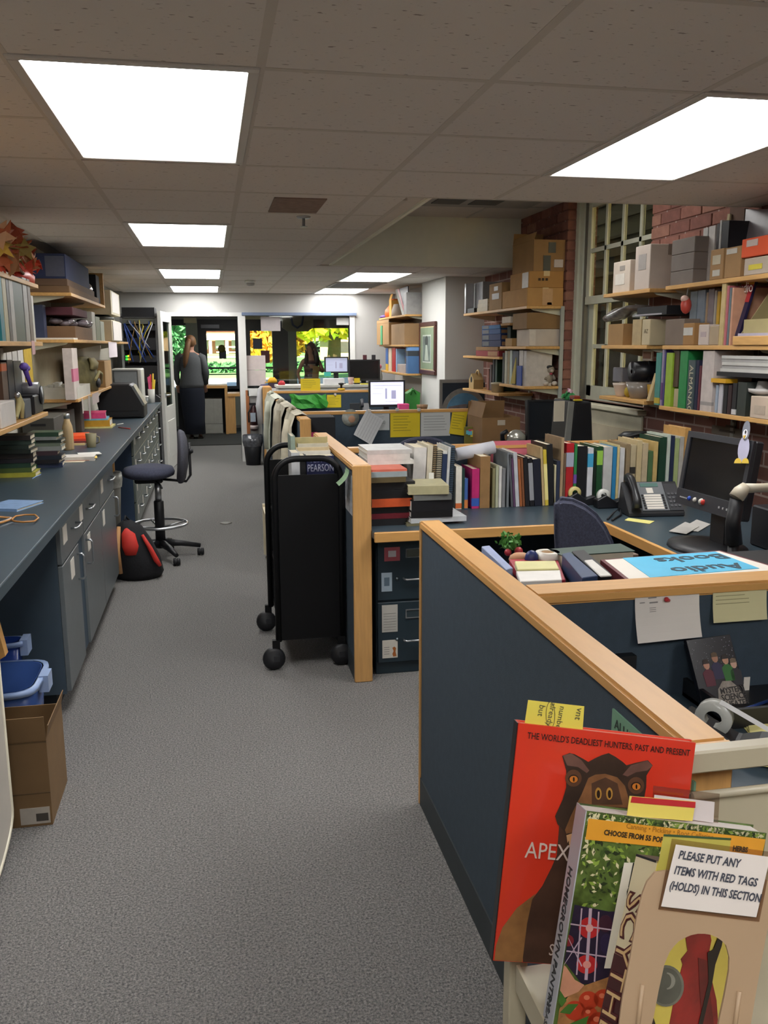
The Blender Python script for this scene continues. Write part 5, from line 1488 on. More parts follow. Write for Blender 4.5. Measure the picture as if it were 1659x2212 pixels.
 # left wall, nearer bay
LX = -0.90
for z,w in ((1.89,'upper'),(1.585,'middle'),(1.205,'lower')):
 shelf('%s pine shelf of the nearer bay on the left wall'%w,-1.2,LX,2.4,5.12,z,'L',3)
for a in [(0,8,596,'teal','0f6f7c','binder'),(9,17,598,'beige','a39a78','binder'),(18,23,603,'black speckled','2a2a2c','book'),(24,32,598,'grey-white','9d9b97','binder'),(32,52,600,'wide dark green','1d3a32','binder'),(53,62,602,'pale grey','8b8a86','binder'),(63,69,605,'brown','5e5148','book')]:
 spineX('%s %s on the middle left shelf under the autumn leaves'%(a[3],a[5]),a[0],a[1],a[2],LX-0.01,1.5855,'L',0.25,a[4],a[5],'binder' if a[5]=='binder' else 'book','binders on the middle left shelf')
spineX('thin white divider board at the far end of the middle left shelf',71,75,640,LX-0.02,1.5855,'L',0.25,'b9b6ae','divider','divider')
for a in [(0,12,783,'brown orange-topped','4a3428',('c0602e',0.85,0.98)),(13,26,778,'black','17171b',None),(27,44,780,'charcoal grey','35363a',None)]:
 spineX('%s book standing on the lower left shelf behind white papers'%a[3],a[0],a[1],a[2],LX-0.10,1.2055,'L',0.07,a[4],group='books on the lower left shelf',band=a[5])
for k,(u0,u1,c) in enumerate([(0,12,'b9b6b2'),(13,24,'c3c0bb'),(25,36,'b3b0ac'),(37,49,'bebbb6')]):
 spineX('white magazine file, %s from the left at the back of the lower left shelf'%ORD[k],u0,u1,752,LX-0.2,1.2055,'L',0.09,c,'magazine_file','magazine file','white magazine files on the lower left shelf',parts=False)
spineX('yellow folder standing at the back of the lower left shelf',50,67,748,LX-0.2,1.2055,'L',0.05,'b99a24','folder','folder',parts=False)
q = at(52,792,X=LX-0.06)
pz = thing('purple_scarf','crumpled purple cloth hanging over the books on the lower left shelf','cloth',q)
part('cloth',MB().ball(q,0.02,0.07,0.022).ball(q+Vector((0.0,0.05,-0.01)),0.02,0.05,0.018).tube([q+Vector((0,0,0.0)),q+Vector((0.02,0.03,-0.10))],[0.015,0.01],8),mat('5a3f9a',0.8),pz)
boxX('stack of white papers at the front of the lower left shelf',0,32,868,LX-0.01,1.2055,'L',0.075,'c5bfb9','paper_stack','papers',tape=None)
tg = thing('tongs','pale yellow tongs standing on the lower left shelf','tongs',at(42,900,X=LX-0.02))
part('arm',MB().tube([at(37,852,X=LX-0.02),at(42,870,X=LX-0.02),at(36,903,X=LX-0.02)],[0.012,0.016,0.008],8),mat('b3a878',0.5),tg)
part('arm',MB().tube([at(40,852,X=LX-0.02),at(47,872,X=LX-0.02),at(48,903,X=LX-0.02)],[0.010,0.014,0.008],8),mat('b3a878',0.5),tg)
part('tip',MB().ball(at(37,853,X=LX-0.02),0.015,n=10),STEEL,tg)
boxX('grey tin beside the tongs on the lower left shelf',52,66,862,LX-0.02,1.2055,'L',0.10,'4e5256','tin','tin',tape=None)
y0,y1 = at(103,870,X=LX-0.02).y,at(74,870,X=LX-0.02).y
lp = thing('label_printer','black label printer with a silver roll at the end of the lower left shelf','printer',(LX-0.08,(y0+y1)/2,1.205))
zt = at(88,850,X=LX-0.02).z
part('body',MB().box(LX-0.16,LX-0.02,y1,min(y0,5.11),1.2055,zt),BLACK,lp,bevel=0.008)
part('roll',MB().lathe([(0.034,LX-0.16),(0.034,LX-0.02)],(0,(y0+y1)/2-0.03,zt+0.03),18,ax='X'),mat('8e8e92',0.35,metal=0.3),lp)
part('dial',MB().lathe([(0.0,LX-0.02),(0.05,LX-0.019),(0.05,LX-0.01),(0,LX-0.008)],(0,(y0+y1)/2,1.30),16,ax='X'),mat('26282c',0.4),lp)
solo('pink_note','pink note hanging from the middle left shelf edge','paper',MB().box(LX,LX+0.002,at(70,750,X=LX).y-0.02,at(70,750,X=LX).y+0.06,at(66,766,X=LX).z,at(66,736,X=LX).z),mat('c9a3a0',0.8))
random.seed(31)
gl = thing('leaf_garland','heap of orange and yellow autumn leaf garland on the top left shelf','garland',(-1.0,4.4,1.89))
LC = [mat(c,0.7,var=0.15) for c in ('b5763a','a8552f','c29a3c','a0442a','8f7a3a','b98a62','c4472e')]
for k in range(90):
 u = random.uniform(-5,92)
 v = random.uniform(495+max(0,u-20)*0.8,585)
 X = LX-random.uniform(-0.02,0.14)
 p = at(u,v,X=X)
 p.z = max(1.92,min(2.22,p.z))
 p.y = max(3.6,min(5.05,p.y))
 a = Vector((random.uniform(-1,1),random.uniform(-1,1),random.uniform(-1,1))).normalized()
 b = a.cross(Vector((random.uniform(-1,1),random.uniform(-1,1),random.uniform(-1,1)))).normalized()
 n = a.cross(b)
 s = random.uniform(0.045,0.075)
 pts = []
 for i in range(10):
  r = s if i%2 == 0 else s*0.5
  an = 2*PI*i/10
  pts.append(p+a*(r*math.cos(an))+b*(r*math.sin(an))+n*(0.012 if i%2 else-0.004))
 part('leaf',MB().prism(pts,n*0.002),LC[int(u+v)%6 if v<570 else 6],gl)
part('stem',MB().tube([(-1.02,3.5,1.91),(-1.0,4.0,2.05),(-0.95,4.6,2.0),(-0.93,4.9,1.93)],0.008,6),mat('5e4630',0.8),gl)
solo('grey_bag','slumped grey-mauve cloth bag on the top left shelf under the garland','bag',MB().loft([(-1.02,3.95,1.8905,0.13,0.42),(-1.02,3.95,1.95,0.135,0.45),(-1.03,3.92,2.0,0.11,0.38),(-1.05,3.9,2.02,0.06,0.2)],18),mat('7a7478',0.8,var=0.12))
q = at(74,588,X=LX)
rt = thing('red_toy','bright red plastic piece at the far end of the top left shelf','toy',(LX-0.05,q.y,1.89))
part('shell',MB().loft([(LX-0.06,q.y,1.8905,0.05,0.17),(LX-0.06,q.y,1.93,0.055,0.16),(LX-0.06,q.y-0.03,1.97,0.03,0.09)],14),mat('c4382a',0.4),rt)
part('grip',MB().tube([(LX-0.06,q.y-0.1,1.95),(LX-0.06,q.y,2.02),(LX-0.06,q.y+0.06,1.96)],0.01,8),mat('c4382a',0.4),rt)
# left wall, farther bay
for z,w,y1 in ((1.915,'upper',8.25),(1.607,'middle',10.3),(1.205,'lower',8.55)):
 shelf('%s pine shelf of the farther bay on the left wall'%w,-1.195,LX,6.28,y1,z,'L',3)
zz = 1.9155
for k,(h,c,lb) in enumerate([(0.045,'6e543a','lower flat brown box on the upper far left shelf'),(0.045,'5f4836','upper flat brown box beneath the dark blue box on the far left shelf')]):
 carton('flat_box',lb,-1.19,LX-0.01-0.01*k,6.30,7.9-0.2*k,zz,zz+h,c,None)
 zz+= h+0.0005
t = carton('blue_box','dark blue picture box on top of the flat brown boxes near the ceiling',-1.19,LX-0.03,6.33,7.5,zz,zz+0.165,'252e4e',None,sticker=[('f',0.5,0.97,0.1,0.9,'4d5060'),('f',0.05,0.4,0.55,0.7,'39466e')])
solo('silver_ball','crumpled silver foil ball beside the dark blue box near the ceiling','foil',MB().ball((LX-0.07,7.62,zz+0.055-0.045),0.05,0.09,0.055),mat('c8c8cc',0.15,metal=0.8,var=0.2))
carton('black_box','small black box at the end of the upper far left shelf',-1.1,LX-0.03,7.95,8.18,1.9155,2.16,'17191d',None)
solo('end_board','upright pale wooden end board at the end of the upper far left shelf','board',MB().box(-1.19,LX,8.20,8.225,1.9155,2.19),PINE)
spineX('navy folder leaning at the near end of the middle far left shelf',95,101,660,LX-0.20,1.6075,'L',0.08,'2c3550','folder','folder',parts=False)
boxX('brown cardboard tray on the middle far left shelf',132,190,700,LX-0.01,1.6075,'L',0.16,'6f5236','cardboard_tray','box',tape=None) if False else carton('cardboard_tray','brown cardboard tray on the middle far left shelf',-1.15,LX-0.02,6.5,7.4,1.6075,1.70,'6f5236',None)
carton('maroon_box','flat maroon box above the plastic bags on the middle far left shelf',-1.17,LX-0.03,6.5,7.25,1.775,1.83,'4a1c26',None)
random.seed(2)
pb2 = thing('plastic_bag','shiny crumpled clear plastic bag on the brown tray of the far left shelf','bag',(-1.0,6.9,1.70))
mb = MB()
for k in range(14):
 mb.ball((random.uniform(-1.12,-0.95),random.uniform(6.5,7.4),random.uniform(1.725,1.75)),0.05,0.09,0.024,8)
part('film',mb,mat('8d8288',0.12,var=0.4,scale=18),pb2)
solo('loose_papers','white papers lying at the near edge of the middle far left shelf','paper',MB().box(-1.18,LX-0.005,6.29,6.48,1.6075,1.618),PAPER)
for k,(u0,u1,c) in enumerate([(200,207,'b9b5aa'),(208,217,'66705f'),(218,226,'8f958c')]):
 spineX('%s on the middle far left shelf before the cream boxes'%['white upright file','dark green-grey file','light grey-green file'][k],u0,u1,675+10*k,LX-0.02,1.6075,'L',0.22,c,'file','file','files on the middle far left shelf')
ps = thing('label_machine','cream slotted machine on the middle left shelf below a cream box','machine',(-1.05,9.0,1.607))
part('body',MB().box(-1.19,LX+0.02,8.55,9.35,1.6075,1.80),CREAM,ps,bevel=0.008)
for k in range(3):
 part('slot',MB().box(-1.10,LX-0.10,8.545,8.552,1.63+0.045*k,1.655+0.045*k),mat('4a4840',0.6),ps)
part('side_panel',MB().box(LX+0.02,LX+0.026,8.56,9.34,1.615,1.79),mat('c9c3bf',0.6),ps)
solo('dark_gadget','dark flat gadget between the cream machine and the cream box above it','gadget',MB().loft([(-1.03,8.85,1.8005,0.13,0.25),(-1.03,8.85,1.83,0.14,0.26),(-1.03,8.85,1.85,0.09,0.2)],14),mat('232520',0.5))
carton('cream_box','cream cardboard box topmost above the slotted machine on the left wall',-1.19,LX+0.02,8.55,9.35,1.851,2.07,'b9b19a',None,sticker=[('r',0.1,0.9,0.1,0.95,'c9c3bf')])
bd = solo('backing_board','beige board standing at the back of the lower far left shelf','board',MB().box(-1.195,-1.18,6.30,7.6,1.2055,1.56),mat('a39a80',0.8))
wt = thing('white_tray','white tray heaped with small white boxes on the lower far left shelf','tray',(-1.0,6.6,1.205))
part('tray',MB().box(-1.17,LX-0.005,6.30,6.31,1.2055,1.285).box(-1.17,LX-0.005,6.94,6.95,1.2055,1.285).box(-1.17,-1.16,6.31,6.94,1.2055,1.285).box(LX-0.015,LX-0.005,6.31,6.94,1.2055,1.285).box(-1.16,LX-0.015,6.31,6.94,1.2055,1.21),mat('c3bfb4',0.6),wt)
for k in range(7):
 part('carton',MB().box(-1.14+0.03*k,-1.10+0.03*k,6.35+0.02*(k%3),6.55,1.21,1.29+0.012*(k%3)),WHITE,wt)
spineX('upright pink and white card rack at the middle of the lower far left shelf',154,166,752,LX-0.01,1.2055,'L',0.06,'c4b9b3','card_rack','rack',band=('c06a86',0.35,0.6))
ob = thing('olive_bag','olive camouflage bag stuffed with bits on the lower far left shelf','bag',(-1.0,7.4,1.205))
part('body',MB().loft([(-1.03,7.45,1.2055,0.12,0.26),(-1.03,7.45,1.32,0.125,0.29),(-1.03,7.45,1.42,0.11,0.25),(-1.03,7.45,1.48,0.06,0.16)],18),mat('6b6442',0.8,var=0.35,scale=14),ob)
part('flap',MB().loft([(-0.93,7.40,1.38,0.03,0.14),(-0.92,7.40,1.43,0.03,0.15),(-0.94,7.40,1.47,0.02,0.1)],12),mat('8d835c',0.8),ob)
part('strap',MB().tube([(-0.90,7.25,1.30),(-0.88,7.35,1.36),(-0.88,7.5,1.34),(-0.90,7.6,1.26)],0.012,8),mat('a39a6a',0.7),ob)
part('pocket',MB().ball((-0.905,7.45,1.27),0.02,0.08,0.04),BLACKM,ob)
carton('tan_carton','plain tan cardboard sheet box at the end of the lower far left shelf',-1.17,LX-0.01,8.0,8.52,1.2055,1.435,'a07f52',None)
for k,(u0,u1,v0,v1,c) in enumerate([(176,181,856,892,'b8ada5'),(190,197,850,905,'aaa29c'),(199,214,846,868,'c2b3af')]):
 a,b = at(u0,v0,X=LX+0.002),at(u1,v1,X=LX+0.002)
 solo('hanging_slip',['first narrow slip','long slip','wide slip'][k]+' taped to the lower far left shelf edge','paper',MB().box(LX+0.001,LX+0.003,a.y,b.y,b.z,1.2),mat(c,0.8),'slips on the shelf edge')
solo('pink_white_note','white note with a pink flag on the middle left shelf edge beneath the cream machine','paper',MB().box(LX+0.001,LX+0.003,at(234,750,X=LX).y,at(252,750,X=LX).y,at(243,772,X=LX).z,1.60),mat('c9bfc4',0.8))
gb = carton('grey_bin','dark grey bin with a slot on the counter behind the book stacks',-1.17,-0.98,5.75,6.6,CT+0.0005,1.12,'4a4842',None)
part('slot',MB().box(-1.12,-1.03,5.748,5.752,1.07,1.085),BLACKM,gb)
q = at(154,905,Z=CT)
solo('wooden_block','dark brown upright wooden holder on the counter behind the wooden bottle','holder',MB().box(-1.10,-1.0,7.05,7.2,CT+0.0005,CT+0.25),mat('4a3d33',0.7),bevel=0.004)
q = at(215,885,Z=CT)
solo('white_cup','small white cup on the counter behind the pink folder','cup',MB().lathe([(0.025,CT),(0.035,CT+0.10),(0.03,CT+0.10),(0.02,CT+0.01)],(-0.92,7.5,0),14),WHITE)
rk_ = thing('equipment_rack','dark network rack full of blue and yellow cables beside the open door','rack',(-0.86,11.4,0))
rx0,rx1 = at(262,750,Y=11.2).x,at(343,750,Y=11.2).x
part('frame',MB().box(rx0,rx0+0.03,11.2,11.8,0,1.92).box(rx1-0.03,rx1,11.2,11.8,0,1.92).box(rx0,rx1,11.2,11.8,1.90,1.95).box(rx0,rx1,11.78,11.8,0,1.9),mat('8a8c8e',0.5),rk_)
for k,(v0,v1,c) in enumerate([(664,685,'15171d'),(688,700,'5c5f58'),(703,714,'23262e'),(730,756,'14161c'),(768,782,'1a1d26'),(790,826,'0e0f12')]):
 a,b = at(300,v0,Y=11.19).z,at(300,v1,Y=11.19).z
 part('device',MB().box(rx0+0.03,rx1-0.03,11.19,11.6,b,a),mat(c,0.4),rk_)
random.seed(8)
for k in range(16):
 c = ['2a4a9c','2a4a9c','c9b43a','b9bcc4','3a5ab0','8a6a3a'][k%6]
 xa,xb = random.uniform(rx0+0.04,rx1-0.05),random.uniform(rx0+0.04,rx1-0.05)
 za,zb = at(300,random.uniform(690,712),Y=11.15).z,at(300,random.uniform(740,785),Y=11.15).z
 part('cable',MB().tube([(xa,11.19,za),(xa+0.01,11.14,za-0.03),((xa+xb)/2,11.13,(za+zb)/2),(xb,11.15,zb),(xb,11.19,zb)],0.006,5),mat(c,0.5),rk_)
for k,(u,v,c) in enumerate([(274,770,'2cff3a'),(278,769,'ffb020'),(274,776,'2cff3a'),(279,776,'ffa51c')]):
 q = at(u,v,Y=11.18)
 part('status_light',MB().box(q.x-0.012,q.x+0.012,11.17,11.19,q.z-0.01,q.z+0.01),mat(c,0.4,var=0,emit=2.5),rk_)
ha,hb = Vector((-0.505,11.97,0)),Vector((0,0,0))
e = at(349,800,Y=11.12)
hb = Vector((e.x,11.12,0))
dvx = (hb-ha)
dw = dvx.length
Md = Matrix(((dvx.x/dw,dvx.y/dw,0,ha.x),(dvx.y/dw,-dvx.x/dw,0,ha.y),(0,0,1,0.01),(0,0,0,1)))
DW = mat('c6c6c0',0.5,var=0.02)
d1_ = struct('door_1',MB().obox(Md,0,dw,-0.02,0.02,0,0.80).obox(Md,0,0.14,-0.02,0.02,0.80,1.97).obox(Md,dw-0.14,dw,-0.02,0.02,0.80,1.97).obox(Md,0.14,dw-0.14,-0.02,0.02,1.85,1.97),DW)
struct('pane',MB().obox(Md,0.14,dw-0.14,-0.003,0.003,0.80,1.85),glass('b9c2be',0.12),d1_)
struct('raised_panel',MB().obox(Md,0.15,dw-0.15,-0.026,0.026,0.15,0.62),DW,d1_,0.005)
for s in (-1,1):
 struct('door_handle',MB().tube([Md@Vector((dw-0.07,s*0.02,0.95)),Md@Vector((dw-0.07,s*0.06,0.95)),Md@Vector((dw-0.18,s*0.065,0.95))],0.011,8),STEEL,d1_)
 struct('handle_rose',MB().obox(Md,dw-0.10,dw-0.04,s*0.02,s*0.027,0.92,0.98),STEEL,d1_)
 # right wall bay over the window (A) and the bay nearest the camera (B)
RX = 2.5
for z,w in ((1.875,'upper'),(1.553,'middle'),(1.229,'lower')):
 shelf('%s pine shelf in front of the sash window'%w,RX,2.80,4.76,5.37,z,'R',2)
for z,w in ((1.875,'upper'),(1.552,'middle'),(1.215,'lower')):
 shelf('%s pine shelf of the nearest bay on the right brick wall'%w,RX,2.80,2.9,4.58,z,'R',3)
st_ = thing('shelf_standard','grey metal shelf upright on the brick behind the right bays','bracket rail',(2.79,4.3,1.0))
part('rail',MB().box(2.785,2.80,4.28,4.31,0.95,2.1),mat('8d8d86',0.4,metal=0.5),st_)
part('rail',MB().box(2.785,2.80,3.75,3.78,0.95,2.1),mat('8d8d86',0.4,metal=0.5),st_)
S1,S2,S3 = 1.8755,1.5535,1.2295
boxX('small white box with a printed label on the upper shelf before the window',1326,1362,564,RX+0.02,S1,'R',0.22,'c9bcae',group='boxes on the upper window shelf',tape=None,sticker=[('l',0.3,0.85,0.25,0.6,'d6d0c6'),('l',0.3,0.6,0.7,0.85,'9a938c')])
boxX('large white box with grey tape beside the small white box on the window shelf',1374,1406,530,RX+0.01,S1,'R',0.27,'bdb0a6',group='boxes on the upper window shelf',tape='8a7d74',sticker=[('l',0.25,0.75,0.45,0.8,'9c9692')])
S1,S2,S3 = 1.8755,1.5525,1.2155
zb = S1
for k,(v,h) in enumerate([(585,0),(549,0),(516,0)]):
 zt = at(1470,v,X=RX+0.02).z
 yb,ya = at(1440,560,X=RX+0.02).y,at(1499,560,X=RX+0.02).y
 carton('storage_box',['lowest','middle','topmost'][k]+' of three stacked grey archive boxes on the right upper shelf',RX+0.02,2.79,ya,min(yb,4.57),zb,zt-0.001,'6f6660',None,group='stacked grey archive boxes')
 zb = zt
for a in [(1512,1522,494,'white','a9a6a4','binder'),(1524,1538,490,'plastic-wrapped white','b4b0ae','binder'),(1541,1546,485,'slim dark','3d3a3c','binder'),(1547,1551,478,'pale grey','9d9c9a','binder'),(1552,1567,480,'black','1b1c22','binder')]:
 spineX('%s %s on the right upper shelf beside the archive boxes'%(a[3],a[5]),a[0],a[1],a[2],RX+0.10,S1,'R',0.18,a[4],a[5],'binder','binders on the right upper shelf')
for k,(u0,u1,v,st) in enumerate([(1536,1564,538,[('l',0.2,0.8,0.5,0.8,'b5aa92'),('l',0.2,0.75,0.12,0.32,'b9b4aa')]),(1568,1602,533,[('l',0.25,0.9,0.78,0.95,'b5b0a6')])]):
 boxX('kraft magazine file with %s labels on the right upper shelf'%['two','one'][k] if k==0 else 'kraft magazine file with one label next to the orange box',u0,u1,v,RX+0.005,S1,'R',0.09,'96744c','magazine_file','magazine file','kraft magazine files',tape=None,sticker=st)
solo('cream_board','cream board leaning on the brick above the kraft magazine files','board',MB().prism([at(1558,545,X=2.66),at(1566,545,X=2.66),at(1577,462,X=2.72),at(1572,462,X=2.72)],(0.01,0,0)),mat('a89a7a',0.8))
solo('brown_board','tall brown cardboard sheet leaning above the kraft magazine files','board',MB().prism([at(1574,590,X=2.70),at(1598,590,X=2.70),at(1609,450,X=2.74),at(1577,447,X=2.74)],(0.02,0,0)),mat('5e473c',0.85))
solo('grey_envelope','grey plastic wrapped poster leaning behind the orange box','envelope',MB().prism([at(1600,590,X=2.68),at(1659,580,X=2.68),at(1665,452,X=2.72),at(1611,452,X=2.72)],(0.015,0,0)),mat('777076',0.3,var=0.2,scale=5))
boxX('white box with a yellow note beneath the orange box on the right upper shelf',1609,1700,552,RX+0.005,S1,'R',0.2,'aea091','white_box',tape=None,sticker=[('l',0.55,0.88,0.3,0.6,'c9b93a')])
boxX('orange shoebox-like box on top of the white box at the right edge',1604,1700,508,RX+0.005,at(1640,552,X=RX+0.005).z+0.001,'R',0.2,'d2542e','orange_box',tape=None,sticker=[('l',0.62,0.88,0.55,0.9,'b9a9a2')])
SA = 1.5535
carton('kraft_box','open kraft box on the middle window shelf under a silver bag',RX+0.01,2.76,at(1346,720,X=RX+.01).y,at(1314,720,X=RX+.01).y,SA,at(1330,700,X=RX+.01).z,'9c7a50',flaps=(('r',0.1,0.02),))
spineX('cream curved file beside the kraft box on the middle window shelf',1366,1386,690,RX+0.01,SA,'R',0.23,'a8936a','file','file')
t = boxX('cream box with handwritten letters on the middle window shelf',1388,1405,690,RX+0.005,SA,'R',0.26,'b9ab8d','cream_box',tape=None)
q0,q1 = at(1390,720,X=RX),at(1404,720,X=RX)
ML = Matrix(((0,1,0,RX+0.0035),(-1,0,0,q0.y),(0,0,1,q0.z),(0,0,0,1)))
lettering('AZ',ML,0.035,mat('6a5f4c',0.8,var=0),t)
carton('grey_box','mauve-grey box at the far end of the nearest right middle shelf',RX+0.01,2.70,at(1474,715,X=RX).y,4.575,1.5525,at(1450,690,X=RX).z,'75675c',None)
sb_ = thing('silver_bag','crinkled silver plastic bag draped on the kraft box before the window','bag',at(1345,675,X=RX+0.1))
random.seed(3)
rows = []
for j in range(6):
 f = j/5
 ring = []
 for i in range(14):
  a = 2*PI*i/14
  c = at(1312+68*f,690-26*f,X=RX+0.12)
  r = 0.012+0.04*math.sin(PI*min(1,f+0.15))*random.uniform(0.75,1.1)
  ring.append((c.x+0.09*math.cos(a)*(0.4+f*0.6),c.y,c.z+r*math.sin(a)*0.8+0.006))
 rows.append(ring)
part('film',MB().rings(rows),mat('9b9a9c',0.2,metal=0.3,var=0.3,scale=20),sb_)
bf = thing('black_folio','black folio lying on the boxes of the middle window shelf','folio',at(1400,670,X=RX+0.05))
za,zb2 = at(1400,684,X=RX+0.05).z,at(1400,664,X=RX+0.05).z
part('cover',MB().prism([(RX+0.02,at(1376,680,X=RX+.02).y,za+0.004),(RX+0.02,at(1440,672,X=RX+.02).y,za+0.004),(2.76,at(1440,672,X=RX+.02).y,za+0.004),(2.76,at(1376,680,X=RX+.02).y,za+0.004)],(0,0,0.05)),BLACKM,bf)
part('white_edge',MB().box(RX+0.018,RX+0.024,at(1430,676,X=RX+.02).y,at(1372,676,X=RX+.02).y,za+0.006,za+0.014),mat('9c9aa0',0.5),bf)
carton('black_case','black case filling the back of the right middle shelves',2.71,2.79,4.36,4.57,at(1450,688,X=RX).z+0.001,1.84,'121318',None)
SB = 1.5525
boxX('kraft magazine file with a white label on the nearest right middle shelf',1477,1500,698,RX+0.005,SB,'R',0.09,'9a7346','magazine_file','magazine file',tape=None,sticker=[('l',0.1,0.95,0.45,0.8,'b9b6b0')])
boxX('white magazine file beside the kraft file on the right middle shelf',1510,1531,701,RX+0.005,SB,'R',0.09,'b9aca4','magazine_file','magazine file',tape=None,sticker=[('l',0.2,0.75,0.4,0.65,'a8989a')])
boxX('beige half-height box next to the white magazine file',1533,1552,704,RX+0.005,SB,'R',0.09,'9c8a72','beige_box',tape=None)
for a in [(1489,1504,630,'grey-blue','6f7a84'),(1505,1521,627,'faded blue','768290'),(1523,1527,632,'tan','9c8468'),(1528,1540,624,'mauve-grey','7a7074'),(1541,1545,628,'pale','9d978c'),(1547,1553,630,'mustard','b58f24')]:
 spineX('%s magazine standing behind the files on the right middle shelf'%a[3],a[0],a[1],a[2],RX+0.10,SB,'R',0.10,a[4],'magazine','magazine','magazines on the right middle shelf',parts=True)
q = at(1482,660,X=RX+0.03)
rb = thing('red_white_toy','red and white rounded toy hanging beside the magazines on the right shelf','toy',q)
part('body',MB().ball(q,0.03,0.025,0.045),mat('b8453a',0.4),rb)
part('cap',MB().ball(q+Vector((-0.01,0.0,0.035)),0.022,0.02,0.02),mat('c9a79c',0.4),rb)
part('hook',MB().tube([q+Vector((0,0,0.04)),q+Vector((0.02,0,0.20))],0.003,5),STEEL,rb)
for a in [(1556,1565,610,'cream','bda876','binder'),(1567,1572,618,'pink','a85a62','book'),(1573,1577,622,'teal grey','5b6a70','book'),(1578,1582,622,'white and orange','b98a70','book')]:
 spineX('%s %s on the right middle shelf beside the red and navy book'%(a[3],a[5]),a[0],a[1],a[2],RX+0.01,SB,'R',0.22,a[4],a[5],a[5],'books on the right middle shelf')
ab = thing('audio_catalogue','red and navy catalogue lettered in white leaning on the right middle shelf','book',at(1600,680,X=RX))
AP = [at(1577,742,X=RX+0.02),at(1590,742,X=RX+0.02),at(1632,606,X=RX+0.10),at(1588,606,X=RX+0.10)]
part('cover',MB().prism(AP,(0.015,0,0)),mat('1c1a3c',0.4),ab)
UP = [AP[0].lerp(AP[3],0.66),AP[1].lerp(AP[2],0.66),AP[2],AP[3]]
part('title_band',MB().prism([p+Vector((-0.002,0,0)) for p in UP],(0.002,0,0)),mat('a32830',0.4),ab)
part('top_band',MB().prism([p+Vector((-0.003,0,0)) for p in (UP[0].lerp(UP[3],0.82),UP[1].lerp(UP[2],0.82),UP[2],UP[3])],(0.002,0,0)),mat('c9922a',0.4),ab)
o = at(1588,634,X=RX+0.07)
ML = Matrix(((0,1,0,o.x-0.006),(-1,0,0,o.y),(0,0,1,o.z),(0,0,0,1)))
lettering('Audio',ML,0.07,mat('cfc4bc',0.6,var=0),ab,wide=0.9)
mh = thing('magazine_holder','olive-cream open magazine holder at the right edge of the middle shelf','holder',at(1630,690,X=RX))
ya,yb = at(1598,700,X=RX+.01).y,at(1720,700,X=RX+.01).y
part('side',MB().prism([(RX+0.012,ya,SB+0.045),(RX+0.27,ya,SB+0.045),(RX+0.27,ya,1.84),(RX+0.18,ya,1.84)],(0,-0.006,0)),mat('8d815a',0.7),mh)
part('front_lip',MB().box(RX+0.012,RX+0.018,yb,ya-0.03,SB+0.045,SB+0.12),mat('a3966a',0.7),mh)
part('back',MB().box(RX+0.26,RX+0.266,yb,ya,SB+0.045,1.84),mat('85794f',0.7),mh)
wt2 = thing('wooden_tray','shallow wooden tray with papers at the right edge of the middle shelf','tray',at(1620,735,X=RX))
part('tray',MB().box(RX-0.01,RX+0.27,3.0,at(1586,735,X=RX).y,SB,SB+0.043),PINE,wt2,bevel=0.003)
part('papers',MB().box(RX+0.0,RX+0.2,3.05,at(1594,720,X=RX).y,SB+0.0435,SB+0.056),mat('a9a3b4',0.7),wt2)
q = at(1334,855,X=RX+0.06)
q.z = 1.2295
solo('white_bowl','white bowl on the lower window shelf','bowl',MB().lathe([(0.035,1.2295),(0.04,1.24),(0.058,1.30),(0.062,1.315),(0.055,1.315),(0.035,1.245)],(q.x+0.03,q.y,0),18),mat('c2b2a4',0.4))
q = at(1366,858,X=RX+0.06)
cl_ = thing('clear_bin','clear plastic bin with yellow cloth on the lower window shelf','bin',(q.x,q.y,1.2295))
part('bin',MB().loft([(q.x+0.05,q.y,1.2295,0.06,0.06),(q.x+0.05,q.y,1.33,0.09,0.10),(q.x+0.05,q.y,1.33,0.085,0.095),(q.x+0.05,q.y,1.235,0.055,0.055)],20),mat('8f877f',0.15,alpha=0.85),cl_)
part('yellow_cloth',MB().ball((q.x+0.02,q.y+0.09,1.265),0.03,0.03,0.036),mat('a08a28',0.7),cl_)
part('cup',MB().lathe([(0.02,1.2295),(0.03,1.32)],(q.x+0.06,q.y-0.13,0),14),mat('a98420',0.5),cl_)
q = at(1378,806,X=RX+0.08)
br = thing('black_roll','fat roll of black plastic lying on the clear bin before the window','roll',q)
part('roll',MB().lathe([(0.0,RX+0.04),(0.062,RX+0.04),(0.062,2.74),(0.0,2.74)],(0,q.y,1.395),22,ax='X'),mat('15161c',0.35,var=0.2),br)
part('core',MB().lathe([(0.02,RX+0.038),(0.02,RX+0.05),(0.013,RX+0.05),(0.013,RX+0.038)],(0,q.y,1.395),14,ax='X'),mat('3a3b42',0.4),br)
q = at(1332,812,X=RX+0.12)
solo('clear_container','clear lidded container stacked on the white bowl at the window','container',MB().box(q.x,q.x+0.12,q.y-0.07,q.y+0.06,1.3155,1.41),mat('8a8a94',0.15,alpha=0.8),bevel=0.006)
fr_ = thing('small_frame','small white-edged card standing at the back of the lower window shelf','frame',at(1398,776,X=2.7))
a,b = at(1388,764,X=2.62),at(1407,788,X=2.62)
part('border',MB().box(2.62,2.63,b.y,a.y,1.46,1.46+(a.z-b.z)),mat('b5ada0',0.6),fr_)
part('picture',MB().box(2.618,2.621,b.y+0.012,a.y-0.012,1.472,1.448+(a.z-b.z)),mat('7d5740',0.6),fr_)
part('stand',MB().box(2.625,2.635,b.y+0.04,b.y+0.05,1.2295,1.46),BLACKM,fr_)
solo('wood_lath','pale wooden lath leaning across the end of the lower window shelf','lath',MB().prism([at(1396,866,X=RX+0.01),at(1402,866,X=RX+0.01),at(1420,806,X=RX+0.05),at(1414,806,X=RX+0.05)],(0.03,0,0)),mat('b09a70',0.7))
